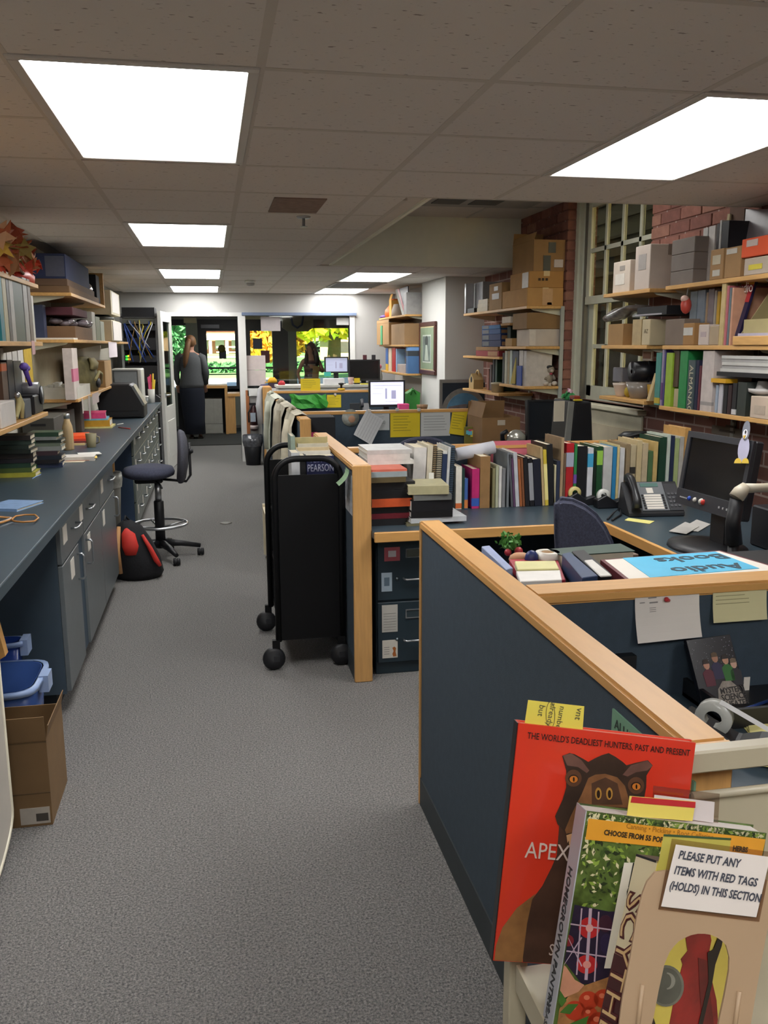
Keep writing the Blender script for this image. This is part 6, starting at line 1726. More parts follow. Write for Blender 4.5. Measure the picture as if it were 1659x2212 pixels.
SC_ = 1.2155
for a in [(1419,1430,762,'teal','3f8078','book',('b09a2e',0.03,0.14)),(1432,1436,752,'purple and white','8a7f98','book',('5a3a6a',0.1,0.4)),(1437,1439,755,'violet-edged','4a3f7a','book',None),(1441,1455,762,'lime green','8aa832','book',None),(1471,1488,758,'broad bright green','1f7a42','binder',None),(1506,1512,778,'navy dictionary','20243c','book',None),(1513,1517,790,'maroon','5a2430','book',None)]:
 spineX('%s %s on the lower shelf of the nearest right bay'%(a[3],a[5]),a[0],a[1],a[2],RX+0.01,SC_,'R',0.22,a[4],a[5],a[5],'books on the lower right shelf',band=a[6])
bk = spineX('dark slate almanac lettered down its spine on the lower right shelf',1489,1504,778,RX+0.005,SC_,'R',0.2,'3c4a4e','almanac','book','books on the lower right shelf',title=('ALMANAC','b9b39a',0.06))
spineX('brown box-like volume above a cream box on the lower right shelf',1457,1469,758,RX+0.02,SC_+0.11,'R',0.2,'4b382c','archive_volume','book')
boxX('small cream box beneath the brown volume on the lower right shelf',1456,1469,840,RX+0.02,SC_,'R',0.2,'a39878','cream_box',tape=None)
spineX('bulging white file with torn tabs on the lower right shelf',1520,1546,758,RX+0.01,SC_,'R',0.22,'b9afab','bulging_file','file',band=('8f8a88',0.1,0.16))
ya,yb = at(1557,780,X=RX+.02).y,2.95
bt = thing('paper_tray','stack of white paper on a black tray on the lower right shelf','tray',(2.64,3.4,1.4))
zt = at(1600,806,X=RX+.02).z
part('tray',MB().box(RX+0.005,2.78,yb,at(1546,808,X=RX).y,zt-0.018,zt+0.003),BLACK,bt)
part('leg',MB().box(2.74,2.78,3.0,3.03,SC_,zt-0.018).box(2.74,2.78,3.9,3.93,SC_,zt-0.018),BLACK,bt)
pz0 = zt+0.0035
for k in range(5):
 part('ream',MB().box(RX+0.02+0.004*(k%2),2.76,yb+0.02,ya-0.006*(k%3),pz0+0.016*k,pz0+0.016*k+0.0155),mat(['b9b8b4','9c9a98'][k%2],0.7),bt)
for a in [(1550,1555,832,'pale blue-grey','8d99a8'),(1557,1565,830,'white','b5b4ba'),(1567,1576,832,'black','141519'),(1577,1585,832,'maroon-black','2a181c'),(1587,1596,828,'black white-tailed','191a1e'),(1598,1618,826,'broad grey-green','2c322f')]:
 spineX('%s book under the black paper tray on the lower right shelf'%a[3],a[0],a[1],a[2],RX+0.01,SC_,'R',0.2,a[4],group='books under the paper tray',band=('b9b9b9',0.02,0.18) if 'tailed' in a[3] else None)
solo('yellow_ruler','flat yellow plastic strip lying on the books under the paper tray','ruler',MB().box(RX-0.005,RX+0.06,at(1570,820,X=RX).y,at(1538,820,X=RX).y,at(1555,827,X=RX).z,at(1555,818,X=RX).z),mat('c9981f',0.5))
boxX('white printed box under a bowl at the right end of the lower right shelf',1622,1690,858,RX-0.0,SC_,'R',0.2,'b9a796','white_box',tape=None,sticker=[('l',0.5,0.85,0.2,0.6,'a99a8a')])
q = at(1650,850,X=RX+0.08)
solo('white_dish','white dish and cup on the printed box at the right edge','dish',MB().lathe([(0.03,at(1650,858,X=RX).z+0.001),(0.07,at(1650,850,X=RX).z),(0.072,at(1650,842,X=RX).z),(0.04,at(1650,846,X=RX).z),(0.03,at(1650,826,X=RX).z),(0.0,at(1650,826,X=RX).z)],(q.x,q.y,0),18,cap=True),mat('b5b1ae',0.3))
s_ = thing('wall_sign','pale grey cardboard sign standing on the brick below the right shelves','sign',at(1575,932,X=2.79))
a,b = at(1539,918,X=2.79),at(1606,948,X=2.79)
part('card',MB().box(2.787,2.797,b.y,a.y,b.z,a.z),mat('6b6358',0.8),s_)
mb = MB()
for k in range(3):
 mb.box(2.784,2.787,b.y+0.08,a.y-0.08-0.06*k,b.z+0.02+0.03*k,b.z+0.032+0.03*k)
part('print',mb,mat('463f38',0.8),s_)
# far right bay on the brick beyond the window
FX = 2.48
shelf('long top pine shelf of the far right bay carrying cartons',FX,2.80,6.72,8.50,1.862,'R',3)
shelf('second pine shelf of the far right bay with white boxes',FX,2.80,6.72,7.36,1.545,'R',2)
shelf('third pine shelf of the far right bay with a pink bottle',FX,2.80,6.72,7.36,1.226,'R',2)
shelf('short inner pine shelf holding red and blue boxes',FX,2.80,7.37,8.50,1.455,'R',2)
shelf('curved low inner pine shelf with a small wooden house',FX,2.80,7.37,8.50,1.134,'R',2)
shelf('lowest narrow pine shelf of the far right bay',FX,2.80,6.75,7.36,1.145,'R',2) if False else None
st2 = thing('shelf_standard','pale metal shelf upright at the end of the far right bay','bracket rail',(2.79,6.74,1.0))
part('rail',MB().box(2.77,2.799,6.715,6.735,0.95,1.86),mat('9fa4a0',0.4),st2)
part('rail',MB().box(2.785,2.80,7.42,7.45,0.95,1.86),mat('9fa4a0',0.4),st2)
z1,z2,z3 = at(1190,622,Y=6.76).z,at(1190,586,Y=6.76).z,at(1190,518,Y=6.76).z
carton('shipping_carton','bottom kraft carton with a pink sticker on the far right top shelf',FX+0.01,2.795,6.74,7.35,1.8625,z1,'b5884f',group='cartons on the far right top shelf',sticker=[('f',0.42,0.70,0.05,0.95,'bd9468'),('f',0.55,0.68,0.06,0.2,'b06a5a')])
c2 = carton('shipping_carton','middle kraft carton with dark lettering and torn white label on the far right top shelf',FX+0.025,2.795,6.745,7.2,z1+0.001,z2,'ad7f45',group='cartons on the far right top shelf',sticker=[('l',0.05,0.35,0.02,0.95,'c9c2ba')])
c3 = carton('shipping_carton','uppermost kraft carton with black tape and lifted flap on the far right top shelf',FX+0.06,2.80,6.75,7.25,z2+0.001,z3,'9c774a',group='cartons on the far right top shelf',tape='3a4046',flaps=(('b',-0.2,0.1),('l',-0.35,0.06)))
part('tape',MB().box(2.62,2.68,6.745,6.75,z2+0.002,z2+0.12),mat('27323a',0.4),c3)
part('tape',MB().box(2.66,2.72,6.745,6.75,z3-0.10,z3-0.02),mat('27323a',0.4),c3)
part('shipping_label',MB().box(2.71,2.785,6.744,6.75,z2+0.03,z2+0.09),mat('c9bdb5',0.6),c3)
for k in range(3):
 part('print',MB().box(FX+0.10+0.03*k,FX+0.12+0.03*k,6.742,6.746,(z1+z2)/2-0.01,(z1+z2)/2+0.01),mat('3e2a14',0.7),c2)
carton('shipping_carton','kraft carton with round and square stickers left of the stacked cartons',FX+0.01,2.78,7.37,7.72,1.8625,at(1112,603,X=FX+0.01).z,'9c7a4e',group='cartons on the far right top shelf',sticker=[('l',0.3,0.6,0.72,0.88,'c9c6c0'),('l',0.2,0.75,0.4,0.62,'a39d96')])
zz = 1.8625
for k in range(3):
 M = Matrix(((0,1,0,FX+0.015),(0,0,-1,8.10),(1,0,0,zz),(0,0,0,1)))
 h = 0.036
 M = Matrix(((0,1,0,FX+0.015),(0,0,1,7.78),(1,0,0,zz),(0,0,0,1)))
 book('ledger_book','%s of three cream ledgers lying on the far right top shelf'%['lowest','middle','uppermost'][k],M,h,0.32-0.02*k,0.24,'a89878','cream ledgers on the top shelf',parts=True)
 zz+= h+0.0005
for k in range(4):
 y = 8.20+0.072*k
 M = Matrix(((0,1,0,FX+0.10),(-1,0,0,y+0.07),(0,0,1,1.8625),(0,0,0,1)))
 book('binder','%s grey-white binder from the near side on the far right top shelf'%ORD[k],M,0.07,0.29,0.2,['8d8d90','86868a','909092','8b8b8f'][k],'grey-white binders on the top shelf',cat='binder')
solo('black_box','small black box before the grey-white binders on the far right top shelf','box',MB().box(FX+0.01,FX+0.09,8.18,8.40,1.8625,1.905),BLACK)
solo('clear_case','clear plastic sleeve standing at the very end of the far right top shelf','case',MB().box(FX+0.0,FX+0.08,8.43,8.47,1.8625,2.15),mat('b5b5ba',0.15),bevel=0.003)
z = 1.5455
carton('white_box','lower long white carton on the second far right shelf',FX+0.04,2.78,6.76,7.05,z,at(1180,711,Y=6.76).z,'b9ada0',None,sticker=[('f',0.02,0.22,0.05,0.95,'c9c0b4')])
za = at(1180,711,Y=6.76).z+0.001
carton('kraft_box','kraft box on the long white carton of the second far right shelf',FX+0.02,2.785,6.76,7.1,za,at(1180,675,Y=6.76).z,'83653f',None)
carton('tan_box','small tan carton beside the long white carton on the second far right shelf',FX+0.01,2.7,7.08,7.25,z,at(1125,730,X=FX).z,'9c7a4a',None)
zb3 = at(1118,702,X=FX+0.01).z
carton('dark_green_box','dark green box stack under a white box on the second far right shelf',FX+0.06,2.75,7.26,7.35,z,zb3,'17261f',None)
carton('wooden_tray','thin wooden lid on the dark green box of the second far right shelf',FX+0.0,2.75,7.12,7.355,zb3+0.0005,zb3+0.02,'9c7646',None)
carton('white_box','white rounded box on the thin wooden lid of the far right bay',FX+0.01,2.75,7.13,7.35,zb3+0.021,at(1112,682,X=FX).z,'bdb2a4',None)
z = 1.4555
zr = at(1050,756,X=FX+.01).z
carton('red_box','red printed box on the inner far right shelf',FX+0.01,2.75,7.42,8.1,z,z+0.05,'8a2f33',None,sticker=[('l',0.05,0.45,0.1,0.9,'9c6a3a')])
carton('brown_box','flat brown box between the red box and the blue boxes',FX+0.01,2.75,7.45,8.1,z+0.051,z+0.085,'8f6a3f',None)
zz = z+0.086
for k,(h,c) in enumerate([(0.055,'1f2a4e'),(0.055,'222f58'),(0.045,'2a4a7a'),(0.035,'30608f')]):
 carton('blue_box','%s of four stacked blue boxes in the far right bay'%['lowest','second','third','topmost'][k],FX+0.02,2.72,7.40+0.01*k,7.95,zz,zz+h,c,None,group='stacked blue boxes',sticker=[('l',0.6,0.95,0.15,0.85,'4a4d55'),('f',0.05,0.4,0.2,0.8,'8d6a4a')])
 zz+= h+0.0005
z = 1.2265
for a in [(1086,1090,762,'black','15161a'),(1091,1096,758,'white-edged','a3a090'),(1097,1101,758,'tan','8d7a58'),(1102,1107,757,'mint white','a9b4aa'),(1108,1121,758,'wide navy','1d2440'),(1122,1131,757,'thick white','c2bcb6'),(1132,1138,758,'white','b9b3ae')]:
 spineX('%s binder on the third far right shelf'%a[3],a[0],a[1],a[2],FX+0.03,z,'R',0.22,a[4],'binder','binder','binders on the third far right shelf')
solo('yellow_wedge','pointed yellow pennant standing among the binders of the far right bay','pennant',MB().prism([at(1102,829,X=FX+0.01),at(1112,829,X=FX+0.01),at(1114,772,X=FX+0.01)],(0.006,0,0)),mat('a08f3a',0.6))
solo('blue_leaflet','blue leaflet standing before the white binder in the far right bay','leaflet',MB().box(FX+0.012,FX+0.02,at(1123,810,X=FX).y,at(1113,810,X=FX).y,z,at(1118,790,X=FX).z),mat('24408a',0.5))
solo('display_sheet','large plain white panel at the back of the third far right shelf','panel',MB().box(2.56,2.79,6.98,6.985,z,1.515),mat('b3aeb0',0.6))
q = at(1161,830,Y=6.80)
pk_ = thing('pink_bottle','bright pink bottle on the third far right shelf','bottle',(q.x,6.80,z))
h = at(1161,794,Y=6.80).z-z
part('body',MB().lathe([(0.021,z),(0.022,z+h*0.7),(0.016,z+h*0.78)],(q.x,6.80,0),16),mat('d9527e',0.4),pk_)
part('cap',MB().lathe([(0.013,z+h*0.78),(0.014,z+h*0.97),(0.008,z+h)],(q.x,6.80,0),14),mat('d97a98',0.4),pk_)
q = at(1184,815,Y=6.80)
ty = thing('plush_toy','grey plush animal with a black cap sitting by the pink bottle','toy',(q.x,6.80,z))
TG = mat('8d8478',0.95,var=0.1,bump=0.4,bscale=300)
part('body',MB().ball((q.x,6.81,z+0.055),0.045,0.045,0.056),TG,ty)
part('head',MB().ball((q.x+0.012,6.79,z+0.13),0.034,0.034,0.034),TG,ty)
part('cap',MB().ball((q.x+0.002,6.80,z+0.152),0.04,0.036,0.022),BLACKM,ty)
part('ear',MB().ball((q.x-0.035,6.80,z+0.135),0.018,0.015,0.022),BLACKM,ty)
for s in (-0.03,0.045):
 part('foot',MB().ball((q.x+s,6.77,z+0.02),0.024,0.028,0.02),mat('c2b9ad',0.9),ty)
 part('arm',MB().tube([(q.x+s*0.8,6.80,z+0.09),(q.x+s*1.1,6.775,z+0.05)],[0.014,0.012],8),TG,ty)
part('muzzle',MB().ball((q.x+0.014,6.757,z+0.122),0.015,0.012,0.012),mat('b5aa9c',0.9),ty)
part('ribbon',MB().ball((q.x+0.01,6.765,z+0.098),0.014,0.01,0.008),mat('a83a4a',0.6),ty)
z = 1.1345
q = at(1022,838,X=FX+0.05)
wh = thing('wooden_house','small wooden house-shaped box on the curved inner shelf','ornament',(q.x,q.y,z))
part('walls',MB().prism([(q.x-0.02,q.y-0.08,z),(q.x-0.02,q.y+0.08,z),(q.x-0.02,q.y+0.08,z+0.09),(q.x-0.02,q.y,z+0.15),(q.x-0.02,q.y-0.08,z+0.09)],(0.10,0,0)),mat('a3895a',0.7),wh)
part('opening',MB().ball((q.x-0.02,q.y,z+0.09),0.004,0.03,0.03),BLACKM,wh)
part('hoop',MB().tube([(q.x+0.03,q.y-0.05+0.05*math.cos(a*0.4),z+0.13+0.05*math.sin(a*0.4)) for a in range(0,9)],0.008,6),mat('b89a62',0.6),wh)
q = at(1068,842,X=FX+0.05)
solo('white_tub','white lidded tub on the curved inner shelf','tub',MB().lathe([(0.055,z),(0.058,z+0.07),(0.063,z+0.07),(0.063,z+0.085),(0.02,z+0.09)],(q.x+0.03,max(q.y,7.50),0),18),mat('b5aa8e',0.5))
for k,(yy,c,h) in enumerate([(7.72,'1c3a2c',0.29),(7.80,'16181c',0.30),(7.88,'4a3a34',0.24),(7.96,'7a4a3c',0.20)]):
 M = Matrix(((0,1,0,FX+0.10),(-1,0,0,yy+0.06),(0,0,1,z),(0,0,0,1)))
 book('reference_book','%s book standing on the curved inner shelf'%['dark green','black','brown','reddish'][k],M,0.055,h,0.18,c,'books on the curved inner shelf')
ap = thing('arch_painting','arched landscape painting on a grey panel standing beside the white pier','painting',at(990,850,Y=8.80))
Yp = 8.80
a,b = at(950,820,Y=Yp),at(1052,884,Y=Yp)
part('panel',MB().box(a.x,b.x+0.1,Yp,Yp+0.03,0.75,a.z),mat('8f8c86',0.7),ap)
part('dark_backing',MB().box(a.x+0.03,b.x+0.1,Yp-0.004,Yp,0.75,a.z-0.035),mat('1d2a36',0.6),ap)
cx_,r_ = at(1002,880,Y=Yp).x,0.24
z0 = at(1000,884,Y=Yp).z-0.02
def arc(r,y,x=cx_,z=z0):
 return [(x+r*math.cos(PI*i/20),y,z+r*math.sin(PI*i/20)) for i in range(21)]
part('stone_arch',MB().prism(arc(0.24,Yp-0.008),(0,0.004,0)),mat('8a867e',0.8,var=0.15,scale=20),ap)
part('painted_sky',MB().prism(arc(0.19,Yp-0.012),(0,0.004,0)),mat('5f8fae',0.7,var=0.3,scale=7),ap)
part('painted_land',MB().prism([(cx_-0.185,Yp-0.016,z0),(cx_+0.185,Yp-0.016,z0),(cx_+0.17,Yp-0.016,z0+0.06),(cx_,Yp-0.016,z0+0.075),(cx_-0.17,Yp-0.016,z0+0.05)],(0,0.004,0)),mat('7d7474',0.8,var=0.3,scale=12),ap)
for k,(x,h) in enumerate([(0.05,0.12),(0.12,0.10)]):
 part('painted_tree',MB().prism([(cx_+x-0.035,Yp-0.02,z0+0.01),(cx_+x+0.035,Yp-0.02,z0+0.01),(cx_+x,Yp-0.02,z0+h)],(0,0.004,0)),mat('3c4a48',0.8),ap)
pf = thing('framed_picture','red-brown framed portrait print with green mat on the white pier','picture',(2.385,9.54,1.52))
y0,y1,z0,z1 = 9.18,9.90,1.235,1.81
FRM = mat('4a231d',0.35,var=0.15,scale=20)
fwid = 0.05
part('frame',MB().box(2.36,2.389,y0,y1,z1-fwid,z1).box(2.36,2.389,y0,y1,z0,z0+fwid).box(2.36,2.389,y0,y0+fwid,z0+fwid,z1-fwid).box(2.36,2.389,y1-fwid,y1,z0+fwid,z1-fwid),FRM,pf,bevel=0.006)
part('inner_trim',MB().box(2.366,2.389,y0+fwid,y1-fwid,z0+fwid,z1-fwid),mat('c4b58a',0.6),pf)
part('mat_board',MB().box(2.364,2.367,y0+fwid+0.015,y1-fwid-0.015,z0+fwid+0.012,z1-fwid-0.012),mat('7f8f74',0.8),pf)
part('print',MB().box(2.362,2.3645,y0+0.17,y1-0.17,z0+0.13,z1-0.14),mat('b9c0b4',0.6),pf)
pr = part('portrait',MB().box(2.3605,2.3625,y0+0.19,y1-0.19,z0+0.145,z1-0.155),mat('66736c',0.6,var=0.3,scale=8),pf)
ym = (y0+y1)/2
part('portrait_hat',MB().prism([(2.360,ym+0.07*math.cos(PI*i/8),1.60+0.06*math.sin(PI*i/8)) for i in range(16)],(0.001,0,0)),mat('3c4340',0.7),pf)
part('portrait_dress',MB().prism([(2.3595,ym+y,zz) for y,zz in ((-0.03,1.56),(0.04,1.56),(0.06,1.48),(0.09,1.39),(-0.09,1.39),(-0.06,1.48))],(0.001,0,0)),mat('a9b3a6',0.7),pf)
# far corner shelves past the pier
QX = 2.2
for z,w in ((1.905,'top'),(1.565,'middle'),(1.235,'bottom')):
 shelf('%s pine shelf in the far right corner past the white pier'%w,QX,2.52,9.9,11.5,z,'R',2)
z = 1.9055
ob2 = thing('orange_bag','tied orange bag on the top far corner shelf','bag',(2.36,11.3,z))
part('body',MB().loft([(2.36,11.28,z,0.13,0.13),(2.36,11.28,z+0.10,0.12,0.12),(2.36,11.28,z+0.18,0.05,0.05),(2.36,11.28,z+0.20,0.03,0.03),(2.36,11.28,z+0.24,0.05,0.05)],18),mat('c9662a',0.5),ob2)
part('tie',MB().lathe([(0.034,z+0.19),(0.036,z+0.20),(0.034,z+0.21)],(2.36,11.28,0),12),mat('a8501e',0.5),ob2)
carton('yellow_box','open yellow carton beside the orange bag',QX+0.06,2.5,10.98,11.12,z,z+0.21,'c99a48',flaps=(('l',-0.3,0.08),))
carton('kraft_box','tall brown carton on the top far corner shelf',QX+0.15,2.51,10.62,10.95,z,z+0.26,'7d6a50',None)
solo('beige_bundle','beige rounded fabric bundle on the top far corner shelf','bundle',MB().loft([(2.30,10.78,z,0.08,0.12),(2.30,10.78,z+0.08,0.075,0.115),(2.30,10.78,z+0.15,0.05,0.08)],16),mat('a3988c',0.8))
spineX('grey printed poster board leaning on the top far corner shelf',872,878,632,QX+0.02,z,'R',0.25,'9b9a98','poster_board','board',parts=False)
rb2 = thing('red_white_board','red, white and navy board leaning against the white pier near the ceiling','board',(2.3,10.2,z))
part('board',MB().prism([(QX+0.04,10.02,z),(QX+0.04,10.12,z),(QX+0.04,10.52,2.22),(QX+0.04,9.95,2.22),(QX+0.04,9.95,z)],(0.012,0,0)),mat('1d1e2a',0.4),rb2)
part('red_stripe',MB().prism([(QX+0.037,10.05,z),(QX+0.037,10.12,z),(QX+0.037,10.52,2.22),(QX+0.037,10.42,2.22)],(0.003,0,0)),mat('b5283a',0.4),rb2)
part('white_stripe',MB().prism([(QX+0.037,10.12,z),(QX+0.037,10.24,z),(QX+0.037,10.64,2.22),(QX+0.037,10.52,2.22)],(0.003,0,0)),WHITE,rb2)
solo('purple_bag','purple plastic bag hanging off the top far corner shelf','bag',MB().loft([(2.26,11.36,1.9055,0.06,0.10),(2.26,11.36,1.925,0.08,0.12),(2.26,11.36,1.945,0.04,0.07)],14),mat('6a4a9a',0.4))
z = 1.5655
c_ = carton('kraft_box','open kraft carton with a green packet on the middle far corner shelf',QX-0.02,2.5,10.75,11.55,z,z+0.27,'9c7a50',flaps=(('l',-0.1,0.04),))
part('green_packet',MB().box(QX-0.03,QX-0.02,11.15,11.25,z,z+0.24),mat('3f9a6a',0.4),c_)
carton('kraft_box','closed kraft carton next to the pier on the middle far corner shelf',QX+0.0,2.5,9.95,10.70,z,z+0.24,'937450',None)
z = 1.2355
for a in [(833,838,752,'blue','2f5a9c',('c9a22e',0.0,0.3)),(839,846,752,'cream','c9b9a0',None),(847,854,751,'red','b02f2f',None),(855,857,753,'pale blue','8fb0d0',None)]:
 spineX('%s book on the bottom far corner shelf'%a[3],a[0],a[1],a[2],QX+0.03,z,'R',0.2,a[4],group='books on the bottom far corner shelf',band=a[5])
carton('white_box','pale mauve box on the bottom far corner shelf',QX+0.02,2.48,10.02,10.44,z,z+0.10,'a89b94',None)
carton('brown_box','grey-brown printed carton behind the pale mauve box in the far corner',QX+0.12,2.5,10.01,10.46,z+0.101,z+0.30,'85756a',None,sticker=[('l',0.75,0.98,0.35,0.7,'46507a')])
for k,(c,h) in enumerate([('6f9ad0',0.03),('3a3f46',0.05),('4a6f9c',0.03)]):
 solo('game_box','%s flat box in the pile by the pier on the bottom far corner shelf'%['blue topmost','charcoal middle','steel blue lowest'][k],'box',MB().box(QX+0.03,2.46,9.90,10.0,[z+0.26,z+0.20,z][k],[z+0.30,z+0.259,z+0.199][k]),mat(c,0.5),'pile of flat boxes by the pier')
 # FOREGROUND: beige book truck
def plane(u0,v0,Y0,u1,v1,Y1,u2,v2,Y2):
 """frame of a leaning cover: top-left, top-right, bottom-left corners"""
 a,b,c = at(u0,v0,Y=Y0),at(u1,v1,Y=Y1),at(u2,v2,Y=Y2)
 ex,ez = (b-a).normalized(),(a-c).normalized()
 ey = ez.cross(ex).normalized()
 M = Matrix(((ex.x,ey.x,ez.x,a.x),(ex.y,ey.y,ez.y,a.y),(ex.z,ey.z,ez.z,a.z),(0,0,0,1)))
 return M,(b-a).length,(a-c).length
def fit(txt,M,p0,p1,cap,m,parent,off,bold=0.0,base=None):
 """printed words set between two points of the cover, with the given capital height"""
 x0,z0 = on(M,*PC(*p0))
 x1,z1 = on(M,*PC(*p1))
 R_ = Matrix.Rotation(-math.atan2(z1-z0,x1-x0),4,'Y')
 sz = cap/0.70
 T_ = M@Matrix.Translation((x0,-off,z0))@R_
 t_ = lettering(txt,T_,sz,m,parent,depth=0.0001)
 Iv = T_.inverted()
 xm = max((Iv@v.co).x for v in t_.data.vertices)
 bpy.data.objects.remove(t_)
 return lettering(txt,T_,sz,m,parent,depth=0.0001,wide=math.hypot(x1-x0,z1-z0)/xm,bold=bold)
def on(M,u,v):
 """where the sight line through a photograph point meets the cover, in the cover's own x-z"""
 d = CR*((u-829.5)/F_PX)-CU*((v-1106)/F_PX)+CF
 I = M.inverted()
 o,r = I@EYE,I.to_3x3()@d
 q = o+r*(-o.y/r.y)
 return q.x,q.z
def printed(M,pts,off,col,parent,name='print',scale=None,rough=0.5,var=0.08,th=0.0003,vs=30):
 mb = MB().prism([M@Vector((x,-off,z)) for x,z in pts],M.to_3x3()@Vector((0,-th,0)))
 return part(name,mb,mat(col,rough,var=var,scale=vs),parent)
def PC(x,y):
 return 1050+x/2.724,1480+y/2.724
def clip(pts,w,h,e=0.001):
 return [(min(max(x,e),w-e),min(max(z,-h+e),-e)) for x,z in pts]
TRK = mat('b3aa93',0.4,var=0.03)
tk = thing('book_truck','beige metal book truck in the foreground carrying large books, lower right of the picture','cart',(0.7,0.75,0))
ZSH = 0.72
part('shelf',MB().box(0.38,1.20,0.30,1.0,ZSH-0.02,ZSH),TRK,tk,bevel=0.003)
part('shelf',MB().box(0.37,1.20,0.32,1.0,0.45,0.47),TRK,tk,bevel=0.003)
part('shelf',MB().box(0.37,1.20,0.32,1.0,0.12,0.14),TRK,tk,bevel=0.003)
za = at(1580,1618,Y=1.003).z
zb_ = at(1580,1668,Y=1.0).z
part('end_rail',MB().box(0.372,1.20,1.003,1.028,zb_,za),TRK,tk,bevel=0.003)
zc_ = at(1600,1706,Y=0.99).z
part('end_panel',MB().box(0.62,1.20,0.990,0.996,ZSH,zc_),TRK,tk)
part('panel_lip',MB().tube([(0.62,0.987,zc_),(1.20,0.987,zc_)],0.006,8),mat('c2b9a2',0.35),tk)
for (x,y) in ((0.37,1.0),(1.18,1.0),(0.37,0.30),(1.18,0.30)):
 up = part('upright',MB().box(x,x+0.026,y-0.0,y+0.026,0.10,zb_ if y>0.5 else ZSH-0.021),TRK,tk,bevel=0.002)
 part('caster',MB().lathe([(0.0,-0.015),(0.045,-0.014),(0.05,0.0),(0.045,0.014),(0.0,0.015)],(x+0.013,y+0.013,0.05),16,ax='Y'),BLACKM,up)
part('shelf_front_lip',MB().box(0.375,0.38,0.33,0.99,ZSH-0.03,ZSH+0.010),TRK,tk)
# red picture book
M,w,h = plane(1121,1562,0.988,1503,1605,0.975,1066,2075,0.962)
CUR = (w,h)
rb_ = thing('picture_book','large red picture book with a dinosaur on its cover, rearmost on the beige truck','book',M.translation,'large books on the beige truck')
part('cover',MB().obox(M,0,w,0,0.003,-h,0).obox(M,0,w,0.011,0.014,-h,0).obox(M,-0.001,0.003,0.001,0.013,-h,0),mat('d93a26',0.28,var=0.04,coat=0.3),rb_)
part('spine',MB().obox(M,-0.0022,-0.001,0.0,0.014,-h,0),mat('16141a',0.4),rb_)
part('pages',MB().obox(M,0.003,w-0.003,0.003,0.011,-h+0.003,-0.002),PAGES,rb_)
def pr(M,w,h,pts,off,col,parent,name='print',var=0.12,vs=40,th=0.0003):
 return printed(M,clip([on(M,*PC(x,y)) for x,y in pts],w,h),off,col,parent,name,var=var,vs=vs,th=th)
def ell(M,cx,cy,rx,ry,off,col,parent,name='print',w=None,h=None,n=20,var=0.1):
 return printed(M,clip([on(M,*PC(cx+rx*math.cos(2*PI*i/n),cy+ry*math.sin(2*PI*i/n))) for i in range(n)],*CUR),off,col,parent,name,var=var)
pr(M,w,h,[(430,820),(415,1000),(385,1070),(330,1180),(270,1260),(240,1400),(215,1560),(215,1640),(400,1660),(620,1500),(560,1000),(540,880)],0.0004,'4a3126',rb_,'printed_neck',0.3,25)
pr(M,w,h,[(290,1225),(180,1310),(95,1425),(55,1530),(45,1615),(212,1628),(240,1400),(270,1260)],0.0006,'8f6338',rb_,'printed_shoulder',0.3,30)
pr(M,w,h,[(447,415),(490,398),(520,405),(570,432),(600,450),(640,428),(680,410),(720,398),(760,420),(800,448),(825,470),(880,455),(950,440),(978,470),(960,500),(942,530),(940,600),(930,655),(1010,690),(900,900),(560,920),(520,960),(495,955),(480,905),(470,870),(418,815),(405,770),(450,670),(470,600),(470,500)],0.0008,'38281f',rb_,'printed_head',0.3,30)
pr(M,w,h,[(600,545),(640,525),(700,520),(770,540),(815,590),(835,660),(840,720),(560,700),(548,830),(520,862),(470,872),(462,850),(500,760),(560,640)],0.0011,'7d5333',rb_,'printed_snout',0.3,35)
pr(M,w,h,[(618,575),(700,540),(770,575),(800,700),(620,700)],0.0014,'4f3526',rb_,'printed_snout_ridge',0.25,35)
pr(M,w,h,[(450,412),(500,400),(560,440),(605,500),(590,515),(540,480),(475,470)],0.0011,'6b4a40',rb_,'printed_brow',0.2)
pr(M,w,h,[(800,525),(850,470),(945,442),(978,472),(945,500),(880,510),(830,535)],0.0011,'6b4a40',rb_,'printed_brow',0.2)
for (x,y) in ((512,545),(880,588)):
 ell(M,x,y,48,50,0.0012,'5e3d29',rb_,'printed_eye_socket')
 ell(M,x,y+3,30,24,0.0016,'2a1c16',rb_,'printed_eye_rim')
 ell(M,x,y+5,24,20,0.0020,'c9762a',rb_,'printed_iris')
 ell(M,x,y+5,5,14,0.0024,'120d0a',rb_,'printed_pupil',n=12)
for x in (657,722):
 pr(M,w,h,[(x+(19*math.cos(2*PI*i/16))+(0.35 if x<700 else-0.35)*0*i,635+36*math.sin(2*PI*i/16)) for i in range(16)],0.0018,'b8863c',rb_,'printed_nostril')
 pr(M,w,h,[(x+10*math.cos(2*PI*i/16),637+24*math.sin(2*PI*i/16)) for i in range(16)],0.0022,'2a1a12',rb_,'printed_nostril')
pr(M,w,h,[(470,880),(500,870),(528,880),(520,930),(508,905),(498,950),(488,955),(484,910),(476,925)],0.0016,'d9a878',rb_,'printed_teeth')
pr(M,w,h,[(545,700),(585,720),(575,860),(545,840)],0.0016,'2c1416',rb_,'printed_mouth')
INKB = mat('2a1210',0.6,var=0)
fit("THE WORLD'S DEADLIEST HUNTERS, PAST AND PRESENT",M,(240,312),(1196,416),0.0085,INKB,rb_,0.001,0.0001)
PALE = mat('d9c4b8',0.6,var=0)
fit('APEX',M,(222,1008),(482,1030),0.022,PALE,rb_,0.0026)
fit('S',M,(362,1582),(392,1584),0.016,PALE,rb_,0.0026)
Ms_ = M@Matrix.Translation((0,0.0065,0))
q = [on(Ms_,*PC(x,y)) for x,y in ((248,88),(578,125),(568,275),(226,235))]
sn = thing('sticky_note','yellow sticky note with handwriting standing out of the top of the red picture book','paper',Ms_.translation)
